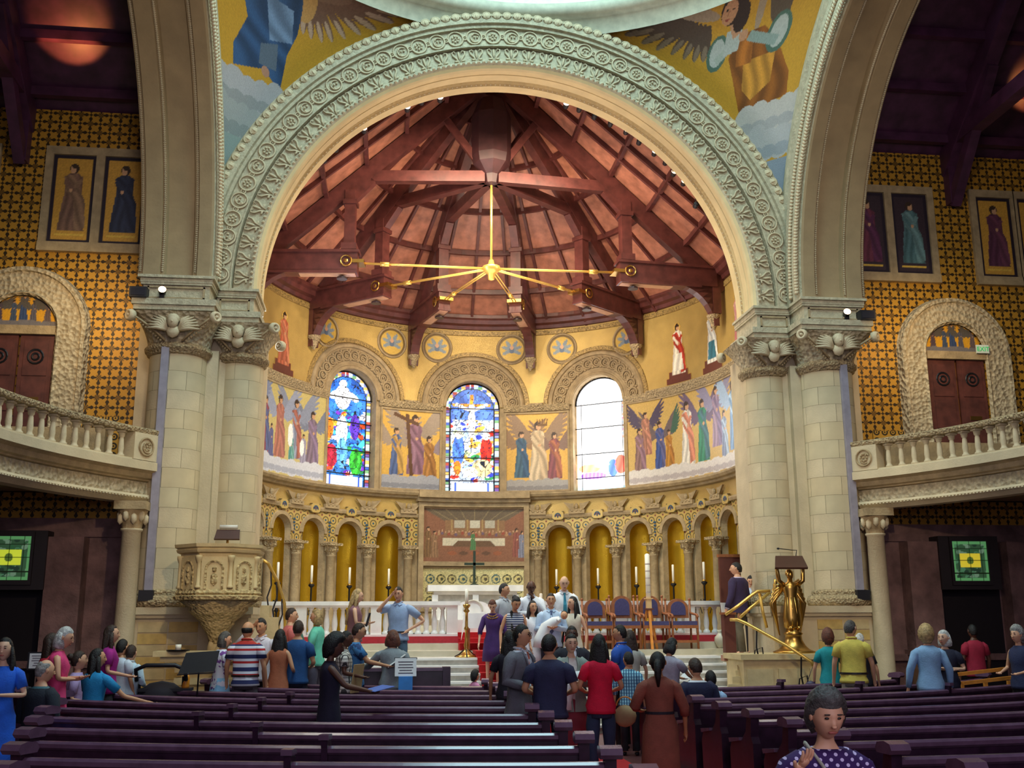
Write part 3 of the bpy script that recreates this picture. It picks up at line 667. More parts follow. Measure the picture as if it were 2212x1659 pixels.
# ---- the great arches
PROF = [(6.5, 19.9), (6.10, 19.45), (6.04, 19.12), (5.90, 19.05), (5.78, 19.06), (5.76, 19.12), (5.70, 19.12), (5.69, 19.19), (5.35, 19.19), (5.34, 19.16), (5.31, 19.16), (5.30, 19.30), (5.28, 19.24), (5.0, 19.24), (4.99, 19.17), (4.93, 19.16), (4.90, 19.2),
        (4.85, 19.24), (4.83, 19.30), (4.83, 19.44), (4.845, 19.45), (4.845, 19.47), (4.83, 19.48), (4.83, 19.70), (4.92, 19.74), (4.93, 19.86), (4.88, 19.92), (4.83, 19.94), (4.83, 20.2), (6.6, 20.2)]
A0, A1 = -.02, PI + .02
def arch_fn(r, t, y): return (r * math.cos(t), y, ZS + r * math.sin(t))
b = B(); n = 96
b.sheet([[arch_fn(r, A0 + (A1 - A0) * i / n, y) for r, y in PROF[:17]] for i in range(n + 1)], 0)
b.sheet([[arch_fn(r, A0 + (A1 - A0) * i / n, y) for r, y in PROF[16:]] for i in range(n + 1)], 1)
SOF = M_('arch_soffit_limestone', 0xd9c290, .6, var=.08, sc=2.5, bmp=.003, bsc=20)
ca = sgroup('trim_1'); b.build('chancel_arch', [M_('arch_stone', 0xbdb193, .75, var=.16, sc=10, bmp=.02, bsc=22), SOF], ca)
def arch_T(r, t, y, rot=0.):
    """on the front face: local x along the arch, z outwards, -y to the viewer"""
    T = Matrix.Translation(arch_fn(r, t, y)) @ Matrix.Rotation(-(t - PI / 2), 4, 'Y'); return T
n1 = 45
for i in range(n1):
    t = PI * (i + .5) / n1; link('rosette' if i % 2 else 'scroll', ROS if i % 2 else ROS2, ca, arch_T(5.52, t, 19.18))
    if i: link('bead_ring', DOT, ca, arch_T(5.52, PI * i / n1, 19.18))
    link('palmette', PALM, ca, arch_T(5.14, t, 19.235))
for i in range(88): link('leaf', LEAF, ca, arch_T(5.93, PI * (i + .5) / 88, 19.06))
bd = B()
for i in range(150):
    t = PI * (i + .5) / 150; bd.ell(arch_fn(4.95, t, 19.15), (.035, .03, .035), 5)
    bd.ell(arch_fn(4.84, t, 19.9), (.02, .03, .02), 5)
o = bd.build('bead_moulding', STONE, ca); o['kind'] = 'stuff'
# transept arches: the same arch turned a quarter turn about the crossing centre, with a deep plain soffit
def side_fn(g, r, t, y): return (g * (y - 13.6), 13.6 + r * math.cos(t), ZS + r * math.sin(t))
SP = [(6.5, 19.9), (6.10, 19.5), (6.02, 19.16), (5.80, 19.12), (5.62, 19.2), (5.60, 19.12), (5.42, 19.10), (5.40, 19.18), (5.22, 19.10), (5.12, 19.10), (5.08, 19.16), (4.98, 19.13), (4.90, 19.16), (4.88, 19.2), (4.88, 19.42), (4.93, 19.44), (4.93, 19.50),
      (5.02, 19.53), (5.02, 19.98), (4.92, 20.0), (4.92, 20.06), (4.88, 20.08), (4.88, 20.36), (4.95, 20.38), (4.95, 20.46), (6.5, 20.5)]
SOFB = M_('transept_arch_soffit', 0x9c8460, .75, var=.10, sc=2.5, bmp=.003, bsc=20)
tw = B().tube([(0, -.04, -.05), (.01, -.05, 0), (0, -.04, .05)], [.03, .04, .03], 5).ell((.03, -.05, 0), (.03, .03, .05), 5); TW = tw.mesh('leaf', STONE, True)
for g in (-1, 1):
    sa = sgroup('trim_%d' % (3 + g)); b = B(); n = 72
    b.sheet([[side_fn(g, r, -.02 + 3.18 * i / n, y) for r, y in SP[:13]] for i in range(n + 1)], 0)
    b.sheet([[side_fn(g, r, -.02 + 3.18 * i / n, y) for r, y in SP[12:]] for i in range(n + 1)], 1)
    b.build('transept_arch', [M_('arch_stone', 0xbdb193), SOFB], sa)
    for i in range(100):
        t = 1.25 * (i + .5) / 100
        for r, y in ((5.30, 19.14), (4.97, 19.12)):
            p = Vector(side_fn(g, r, t, y)); T = Matrix.Translation(p) @ Matrix.Rotation(g * -PI / 2, 4, 'Z') @ Matrix.Rotation(g * (t - PI / 2) if g > 0 else (PI / 2 - t) * -g, 4, 'Y')
            link('leaf', TW, sa, T)
    bd = B()
    for i in range(170):
        t = 1.3 * (i + .5) / 170
        for y, r in ((19.46, 4.915), (20.03, 4.905), (20.42, 4.93)): bd.ell(side_fn(g, r, t, y), (.025, .03, .025), 5)
    o = bd.build('bead_moulding', STONE, sa); o['kind'] = 'stuff'
# pendentives: gold sphere triangles between the arches, each with its angel
RS, HF = 8.25, 5.62
def pend(g):
    rows = []; n, m = 230, 230; h0, h1 = math.sqrt(RS ** 2 - 2 * HF ** 2) + .02, math.sqrt(RS ** 2 - HF ** 2) - .02
    for i in range(n + 1):
        h = h0 + (h1 - h0) * i / n; rh = math.sqrt(RS ** 2 - h * h); a0 = math.acos(min(1, HF / rh)); a1 = PI / 2 - a0
        rows.append([(g * rh * math.sin(a0 + (a1 - a0) * j / m), 13.6 + rh * math.cos(a0 + (a1 - a0) * j / m), ZS + h) for j in range(m + 1)])
    return rows
def pr_px(p):                                      # bearing (x/y) and slope (z/y) of a point seen from the nave, only used to lay out the angel pictures
    return (p[0], p[2])
def feathers(p, roots, tips, w, col, tip):
    for i in range(len(tips) - 1, -1, -1):
        (x0, y0), (x1, y1) = roots[i], tips[i]; a = math.atan2(y1 - y0, x1 - x0); L = math.hypot(x1 - x0, y1 - y0)
        p.ell((x0 + x1) / 2, (y0 + y1) / 2, L / 2, w, col, a); p.ell((x0 + 3 * x1) / 4, (y0 + 3 * y1) / 4 - w * .2, L / 4.2, w * .55, tip, a)
def PENDL(p):
    tips = [(-1.72, 13.89), (-2.05, 13.72), (-2.4, 13.56), (-2.75, 13.38), (-3.05, 13.24), (-3.35, 13.10), (-3.6, 12.98), (-3.8, 12.92), (-4.0, 12.90), (-4.15, 12.92)]
    feathers(p, [(-3.4 - .08 * i, 13.62 - .02 * i) for i in range(10)], tips, .075, 0x7c5c4c, 0xc2a48c)
    p.ell(-3.75, 13.62, .55, .16, 0x8a6a58, .1); p.ell(-4.05, 13.35, .16, .3, 0xc89a5c, -.4)
    p.poly([(-5.3, 14.2), (-4.0, 14.2), (-4.15, 13.2), (-4.25, 12.86), (-4.45, 12.5), (-4.60, 11.9), (-4.86, 12.15), (-5.38, 12.0), (-5.36, 12.3), (-5.1, 12.75)], 0x2f5078, fold=.35, k=14, ang=.6)
    p.poly([(-4.75, 13.2), (-4.3, 13.15), (-4.35, 12.7), (-4.75, 12.6)], 0x6e88a8, fold=.3, k=20, ang=.9); p.poly([(-4.9, 12.5), (-4.6, 12.6), (-4.65, 12.2), (-4.95, 12.2)], 0x5f6f80); p.ell(-4.84, 12.12, .07, .08, 0xb98a70)
    p.cloud(-5.7, -4.55, 11.65, .32, 0xb4b2b4, 5, 0x9a9c9c); p.cloud(-5.7, -4.95, 11.15, .4, 0xa5a8a6, 4, 0x8f9694); p.put((p.V < 10.9), 0x93a29c); p.grain(.12)
def PENDR(p):
    tips = [(1.67, 13.9), (2.0, 13.74), (2.35, 13.6), (2.7, 13.44), (3.0, 13.30), (3.3, 13.17), (3.55, 13.05), (3.75, 12.97), (3.92, 12.93)]
    feathers(p, [(3.35 + .07 * i, 13.68 - .03 * i) for i in range(9)], tips, .08, 0x57473a, 0x85745f)
    p.ell(3.6, 13.66, .5, .09, 0xa8937a, -.35); p.ell(5.0, 13.45, .16, .4, 0x5f5040, .2); p.ell(4.72, 13.5, .06, .4, 0xa8937a)
    p.poly([(4.40, 13.15), (4.85, 13.15), (5.12, 12.85), (5.38, 12.35), (5.42, 12.0), (4.98, 11.95), (4.76, 11.75), (4.62, 12.15), (4.50, 12.5), (4.36, 12.85)], 0x8a5218, fold=.32, k=24, ang=.2)
    p.poly([(4.62, 12.75), (5.1, 12.75), (5.12, 12.3), (4.85, 12.1), (4.68, 12.3)], 0xc48a30, fold=.3, k=34, ang=.1); p.poly([(4.45, 13.1), (4.7, 13.1), (4.75, 12.7), (4.5, 12.7)], 0xb06a24, fold=.3, k=30)
    for x in (4.14, 5.08): p.ell(x, 12.98, .17, .26, 0x4f6f60); p.ell(x, 12.99, .12, .2, 0xb4bcb4)
    p.line(4.14, 12.86, 4.5, 13.14, .13, 0xa8b4a8); p.line(5.08, 12.88, 4.62, 13.10, .13, 0x8fa49c); p.poly([(4.25, 13.25), (4.5, 13.3), (4.48, 12.95), (4.25, 12.9)], 0xb4bcb4); p.line(4.3, 13.4, 4.42, 13.15, .12, 0xc49470); p.ell(4.53, 13.13, .07, .08, 0xc49470)
    p.ell(4.28, 13.55, .20, .22, 0x35241c); p.ell(4.43, 13.4, .12, .2, 0x35241c); p.ell(4.22, 13.51, .12, .16, 0xc9946c); p.ell(4.17, 13.55, .02, .012, 0x2a1c16); p.ell(4.27, 13.54, .02, .012, 0x2a1c16); p.ell(4.20, 13.42, .04, .012, 0x9a4a3c); p.line(4.22, 13.54, 4.19, 13.46, .016, 0xa87450)
    p.cloud(4.72, 5.75, 11.72, .3, 0xc0bcb4, 5, 0xa8a8a6); p.cloud(4.95, 5.75, 11.25, .35, 0xb4b4b2, 4, 0x9aa0a4); p.put(p.V < 10.95, 0x8f9aa6); p.grain(.12)
PM = vcol_mat('pendentive_mosaic', .55, .15, tess=.006)
for g, fn, nm in ((-1, PENDL, 'gold corner mosaic of a blue robed angel with pale wing, upper left'), (1, PENDR, 'gold corner mosaic of an orange robed angel with brown wings, upper right')):
    rows = pend(g); o = picture('pendentive_mosaic', rows, fn, lambda i, j: (rows[i][j][0] * 1.0, rows[i][j][2]), PM, 0xc9982e); tag(o, nm, 'mosaic')
# dome ring
b = B(); T = Matrix.Translation((0, 13.6, 0))
b.lathe([(5.75, 13.55), (5.62, 13.86), (5.5, 13.9), (5.42, 13.98), (5.42, 14.12), (5.50, 14.16)], 96, 0, T, cap=False); b.lathe([(5.5, 14.16), (5.55, 15.2)], 96, 1, T, cap=False)
dr = struct('ceiling_dome_ring', b, [M_('ring_stone', 0xc4c0a8, .7), M_('pale_drum_mosaic', 0xe6e4c8, .5)], True)
for k_ in range(9):
    a = (-32 + 8 * k_) * PI / 180; tb = B(); tb.torus((0, 0, 0), .13, .03, 12, 5, arc=(5.2, 4.2, 6.2)[k_ % 3], a0=k_)
    link('mosaic_motif', tb.mesh('mosaic_motif', M_('teal_tesserae', 0x2f8a80, .4), True), dr, Matrix.Translation((5.47 * math.sin(a), 13.6 + 5.47 * math.cos(a), 14.5)) @ Matrix.Rotation(-a, 4, 'Z'))
# high crossing walls behind the arches (spandrel backing)
b = B()
for s_ in range(48):
    t0, t1 = PI * s_ / 48, PI * (s_ + 1) / 48; b.add([arch_fn(4.85, t0, 20.19), arch_fn(4.85, t1, 20.19), (8.5 * math.cos(t1), 20.19, ZS + 8.5 * math.sin(t1)), (8.5 * math.cos(t0), 20.19, ZS + 8.5 * math.sin(t0))], [(0, 1, 2, 3)])
struct('wall_chancel', b, STONE)

# ---- crossing piers
def pier(g):
    P = sgroup('trim_%d' % (11 if g < 0 else 12))
    X = lambda a, c: (min(g * a, g * c), max(g * a, g * c))
    b = B()
    def bx(x0, x1, y0, y1, z0, z1, bb=None, mi=0): u, v = X(x0, x1); (bb or b).box(u, v, y0, y1, z0, z1, mi)
    bx(4.60, 6.50, 18.50, 20.6, 0, 1.82); bx(4.55, 6.55, 18.44, 20.6, 1.82, 1.88); bx(4.52, 6.58, 18.40, 20.6, 1.88, 2.0); b.build('plinth', STONE, P)
    pn = B()                                        # inscription blocks on the plinth face
    for i in range(2):
        for j in range(7):
            x0 = 5.42 + i * .5; pm_ = B(); u, v = X(x0, x0 + .47); pm_.box(u, v, 18.485, 18.505, .45 + j * .19, .62 + j * .19)
            pm_.build('stone', (M_('inscription_stone_gold', 0xc9a862, .7, var=.15), M_('inscription_stone_pale', 0xc8b384, .7, var=.12))[(i + j) % 2], P)
    for cx, cy, r in ((6.14, 19.02, .50), (5.10, 19.55, .42)):
        t = B(); T = Matrix.Translation((g * cx, cy, 0))
        t.lathe([(r + .13, 2.0), (r + .16, 2.04), (r + .17, 2.11), (r + .13, 2.18), (r + .05, 2.20), (r + .07, 2.24), (r + .05, 2.28), (r, 2.30)], 32, 0, T); t.build('column_base', CARVED_F, P, True)
        drum = B(); hb = .341; rr_ = r; aa = [.006 + (2 * PI / 5 - .012) * i / 9 for i in range(10)]
        drum.sheet([[(q * math.cos(a), q * math.sin(a), z) for q, z in ((rr_, .0), (rr_, hb))] for a in aa])
        for z in (0, hb): drum.sheet([[(q * math.cos(a), q * math.sin(a), z) for q in (rr_ - .012, rr_)] for a in aa])
        ms = [drum.mesh('stone', m_, True) for m_ in (STONE, M_('limestone_warm', 0xc8b590, .75, var=.1, sc=2), M_('limestone_grey', 0xc4b491, .75, var=.1, sc=2))]
        for k in range(12):
            for q in range(5): link('stone', ms[(k * 2 + q * 3) % 3], P, Matrix.Translation((g * cx, cy, 2.30 + k * .345)) @ Matrix.Rotation(2 * PI / 5 * q + (k % 2) * .63 + .2, 4, 'Z'))
        core = B(); core.lathe([(r - .010, 2.3), (r - .010, 6.45)], 32, 0, T, cap=False); core.build('mortar_core', GREYC if 0 else M_('mortar', 0x7d7058, .9), P, True)
        nk = B(); nk.lathe([(r, 6.40), (r + .05, 6.43), (r + .05, 6.47), (r + .09, 6.49), (r + .10, 6.55), (r + .06, 6.58), (r + .06, 6.60), (r + .0, 6.60)], 32, 0, T); nk.build('necking', CARVED_F, P, True)
        # bell of the capital flares from a circle to a square
        cb = B(); rows = []
        for k in range(9):
            q = k / 8; e = r + .04 + (.20) * q ** 1.6; ring = []
            for i in range(40):
                a = 2 * PI * (i + .5) / 40; m_ = max(abs(math.cos(a)), abs(math.sin(a))); sq = 1 + (1 / m_ - 1) * q ** 1.3 * .9; ring.append((g * cx + e * sq * math.cos(a), cy + e * sq * math.sin(a), 6.58 + .54 * q))
            rows.append(ring)
        cb.sheet(rows, 0, True)
        cap = cb.build('capital', CARVED, P, True)
        w_ = r + .24
        for sx_, sy_ in ((-1, -1), (1, -1), (1 if g < 0 else -1, 1)):
            vb = B(); V = Matrix.Translation((g * cx + sx_ * w_ * .98, cy + sy_ * w_ * .98, 7.02)) @ Matrix.Rotation(sx_ * sy_ * PI / 4 + PI / 2, 4, 'Z')
            vb.torus((0, 0, 0), .075, .035, 12, 6, 0, V, flat=2.0); vb.ell((0, 0, 0), (.04, .09, .04), 6, 0, V); vb.build('volute', STONE, cap, True)
        for sx_ in (-1, 1):                        # beaded ribs running up to each front volute, and leaves
            rb = B()
            for k in range(12):
                q = k / 11; rb.ell((g * cx + sx_ * (w_ * .30 + w_ * .62 * q), cy - r - .06 - .19 * q ** 1.5 - .01, 6.62 + .38 * q), (.026, .03, .026), 5)
            rb.tube([(g * cx + sx_ * w_ * (.20 + .68 * q), cy - r - .07 - .19 * q ** 1.5, 6.62 + .38 * q ** .8) for q in (0, .33, .66, 1)], .022, 5)
            rb.build('beaded_rib', STONE_D, cap, True)
        ab = B()
        f0 = cy - r - .25; x0, x1 = (cx - w_ - .02, cx + w_ + .10)
        # winged angel head
        hb_ = B(); hz = 6.93; fy = cy - r - .22
        hb_.ell((g * cx, fy, hz), (.10, .09, .125), 12).ell((g * cx, fy - .085, hz - .02), (.018, .03, .025), 6).ell((g * cx, fy + .02, hz + .05), (.115, .10, .10), 10).ell((g * cx, fy + .05, hz - .17), (.12, .08, .12), 8)
        ah = hb_.build('angel_head', STONE, cap, True)
        for sx_ in (-1, 1):
            wg = B()
            for k in range(6):
                a = .15 + .22 * k; wg.tube([(g * cx + sx_ * .10, fy + .06, hz - .14), (g * cx + sx_ * (.10 + .18 * math.cos(a)), fy + .03, hz - .14 + .20 * math.sin(a)), (g * cx + sx_ * (.12 + .34 * math.cos(a * .8)), fy + .05, hz - .16 + .36 * math.sin(a * .8))], [.035, .035, .012], 5)
            wg.build('wing', STONE, cap, True)
    pl = B(); bx(5.44, 5.70, 19.05, 20.4, 2.0, 6.6, pl); bx(4.7, 6.5, 19.6, 20.4, 2.0, 6.9, pl); bx(5.0, 6.9, 19.2, 20.4, 2.0, 7.2, pl); pl.build('pilaster', STONE, P)
    en = B()
    def course(o_, z0, z1, mi=0, bb=en): bx(5.56 - o_, 6.76 + o_, 18.50 - o_, 20.4, z0, z1, bb, mi); bx(4.86 - o_, 5.56, 19.17 - o_, 20.4, z0, z1, bb, mi)
    course(.04, 7.10, 7.17); course(.10, 7.17, 7.26); course(.13, 7.26, 7.37); course(-.02, 7.37, 7.66); course(.02, 7.66, 7.70); course(.03, 7.70, 7.78); course(.07, 7.78, 7.83)
    en.build('entablature', M_('arch_stone', 0xbdb193), P)
    pan = B()
    for x0, x1, y in ((5.66, 6.66, 18.52), (4.95, 5.50, 19.19)):
        for u0, u1, z0, z1 in ((x0, x1, 7.60, 7.63), (x0, x1, 7.41, 7.43), (x0, x0 + .03, 7.41, 7.63), (x1 - .03, x1, 7.41, 7.63)): bx(u0, u1, y - .03, y + .01, z0, z1, pan)
    pan.build('panel_moulding', STONE_D, P)
    stp = B(); bx(6.20, 6.33, 18.44, 18.60, 2.28, 6.50, stp); o = stp.build('cable_duct', M_('grey_duct', 0x9a94a0, .5, .2), P)
    if 1:
        e = B(); bx(6.16, 6.40, 18.36, 18.5, 2.10, 2.28, e); e.build('duct_box', BLACK, P)
    return P
pier(-1); pier(1)

# ---- roof of the apse: a half cone over the apse and a gable between it and the arch
rx = -.10
def roofp(a, r, dz=0.):
    """a in degrees; beyond 90 the slope runs straight towards the nave"""
    z = 14.55 - .875 * r + dz
    if abs(a) <= 90: s, c = sc(a); return (rx + r * s, YC + r * c, z)
    g = 1 if a > 0 else -1; return (rx + g * r, YC - (abs(a) - 90) * .0235, z)
roof = sgroup('ceiling_apse')
b = B()
AN = list(range(-180, -90, 15)) + list(range(-90, 91, 6)) + list(range(105, 181, 15))
b.sheet([[roofp(a, r) for r in (0.02, 1, 2, 3, 4, 5, 5.75)] for a in AN]); b.build('roof_boards', WOOD_R, roof)
RIBS = [-84, -50.5, -17.3, 17.3, 50.5, 84]
bm = B()
for r in (1.05, 1.95, 2.85, 3.75, 4.65):            # curved purlins, straight where the roof is a gable
    pb3 = B()
    for a0, a1 in zip(AN, AN[1:]): pb3.bar(roofp(a0, r, -.06), roofp(a1, r, -.06), .09, .13)
    pb3.build('purlin', WOOD_B, roof)
for a in list(np.arange(-78.5, 79, 11.2)):
    if min(abs(a - q) for q in RIBS) < 3: continue
    b = B(); b.bar(roofp(a, .7, -.05), roofp(a, 5.6, -.05), .07, .10); b.build('rafter', WOOD_B, roof)
# wooden cornice
b = B(); AW = list(range(-112, -90, 11)) + list(range(-90, 91, 5)) + [101, 112]
b.sheet([[Wp(a, z, d) for d, z in ((-.05, 9.58), (.06, 9.60), (.10, 9.68), (.20, 9.72), (.24, 9.82), (.30, 9.86), (.30, 9.95), (-.3, 10.0))] for a in AW]); b.build('wood_cornice', WOOD_B, roof)
b = B(); b.sheet([[Wp(a, z, d) for d, z in ((0, 9.42), (.03, 9.43), (.03, 9.55), (0, 9.56))] for a in AW]); b.build('carved_frieze', M_('patterned_border', 0xa98b52), roof)
def polar(a, r, z): s, c = sc(a); return (rx + r * s, YC + r * c, z)
for a in RIBS:
    s, c = sc(a); tang = Vector((c, -s, 0))
    t = sgroup('ceiling_truss')
    b = B(); b.bar(polar(a, 5.4, 9.62), polar(a, 3.0, 9.62), .30, .44); b.bar(polar(a, 5.4, 9.86), polar(a, 2.96, 9.86), .38, .06); b.bar(polar(a, 5.0, 9.38), polar(a, 3.0, 9.38), .34, .05); b.build('hammer_beam', WOOD_B, t)
    b = B(); b.bar(polar(a, 4.3, 9.35), polar(a, 3.05, 9.35), .22, .03)
    b.build('soffit_plate', M_('varnished_soffit', 0xb98a70, .25), t)
    lb = B(); lb.lathe([(.12, 0), (.12, .04), (.09, .06), (.02, .09)], 12, 0, Matrix.Translation(polar(a, 3.35, 9.24))); lb.build('round_boss', M_('dark_boss', 0x3a2a2c, .3), t)
    b = B(); pts = []                              # curved bracket down to the corbel
    for i in range(9):
        q = PI / 2 * i / 8; pts.append((4.35 + .95 * math.sin(q), 9.40 - .95 * (1 - math.cos(q))))
    for (r0, z0), (r1, z1) in zip(pts, pts[1:]):
        b.add([Vector(polar(a, r, z)) + tang * w for w in (-.12, .12) for r, z in ((r0, z0), (r1, z1), (5.42, z1), (5.42, 9.42))], [(0, 1, 2, 3), (7, 6, 5, 4), (0, 4, 5, 1)])
    b.bar(polar(a, 5.38, 9.4), polar(a, 5.38, 8.75), .26, .2, upv=(s, c, 0)); b.build('bracket', WOOD_B, t)
    b = B(); b.lathe([(.02, -.32), (.08, -.22), (.10, -.12), (.16, -.02), (.17, .03)], 10, 0, Matrix.Translation(polar(a, 5.33, 8.70))); b.build('corbel', CARVED_F, t)
    b = B(); b.bar(polar(a, 3.2, 9.88), polar(a, 3.2, 11.35), .26, .24, upv=(s, c, 0)); b.bar(polar(a, 3.2, 9.9), polar(a, 3.2, 10.05), .36, .34, upv=(s, c, 0)); b.bar(polar(a, 3.2, 11.0), polar(a, 3.2, 11.1), .34, .32, upv=(s, c, 0)); b.build('post', WOOD_B, t)
    b = B(); b.bar(roofp(a, 5.6, -.28), roofp(a, .3, -.28), .22, .36); b.build('principal_rafter', WOOD_B, t)
    b = B(); b.bar(polar(a, 2.75, 11.70), polar(a, .15, 11.70), .20, .26); b.build('collar_beam', WOOD_B, t)
    b = B(); b.bar(polar(a, 2.72, 11.62), polar(a, 3.25, 11.05), .20, .20); b.build('brace', WOOD_B, t)
    b = B(); b.bar(polar(a, .25, 12.0), polar(a, 1.1, 13.2), .14, .16); b.build('crown_strut', WOOD_B, t)
b = B(); T = Matrix.Translation((rx, YC, 0)); b.lathe([(.02, 11.50), (.14, 11.55), (.18, 11.75), (.42, 12.0), (.46, 12.2), (.46, 13.2), (.30, 13.6)], 8, 0, T); b.build('octagonal_boss', M_('dark_boss_wood', 0x35191c, .5, var=.2), roof)
# common rafters of the gable nearer the arch
for y in (21.55, 20.85):
    for g in (-1, 1):
        b = B(); zf = lambda r: 14.55 - .875 * r - .06; b.bar((rx + g * 5.7, y, zf(5.7)), (rx + g * .05, y, zf(.05)), .08, .12); b.build('rafter', WOOD_B, roof)
b = B(); b.bar((rx, 20.2, 14.35), (rx, YC, 14.35), .2, .3); b.build('ridge_beam', WOOD_B, roof)
# brass tie rods
tr = thing('tie_rod_star', 'star of six thin brass tie rods hanging under the redwood apse roof', 'tie rods', (rx, YC, 9.5))
hb2 = B(); hb2.lathe([(.03, -.28), (.07, -.26), (.08, -.14), (.14, -.10), (.20, -.02), (.20, .04), (.08, .08), (.05, .2), (.0, .2)], 12); hb2.build('hub', BRASS_L, tr, True)
B().tube([(0, 0, .1), (0, 0, 2.1)], .028, 8).build('hanger_rod', BRASS_L, tr, True)
for a in RIBS:
    s, c = sc(a); rb = B()
    for w in (-.035, .035):
        o_ = Vector((c, -s, 0)) * w; rb.tube([Vector((.15 * s, .15 * c, 0)) + o_, Vector((2.95 * s, 2.95 * c, .12)) + o_], .016, 6)
    rb.tube([(2.3 * s, 2.3 * c, .09), (2.5 * s, 2.5 * c, .10)], .055, 8); rd = rb.build('tie_rod', BRASS_L, tr, True)
    eb = B(); TT = Matrix.Translation((3.25 * s, 3.25 * c, .13)) @ Matrix.Rotation(-(a + 90) * PI / 180, 4, 'Z')
    for side in (-.17, .17): eb.torus((0, side, 0), .12, .02, 12, 5, 0, TT); eb.ell((0, side, 0), (.05, .02, .05), 6, 0, TT)
    eb.bar((2.85 * s, 2.85 * c, .12), (3.15 * s, 3.15 * c, .12), .36, .08); eb.build('strap', BRASS, rd)

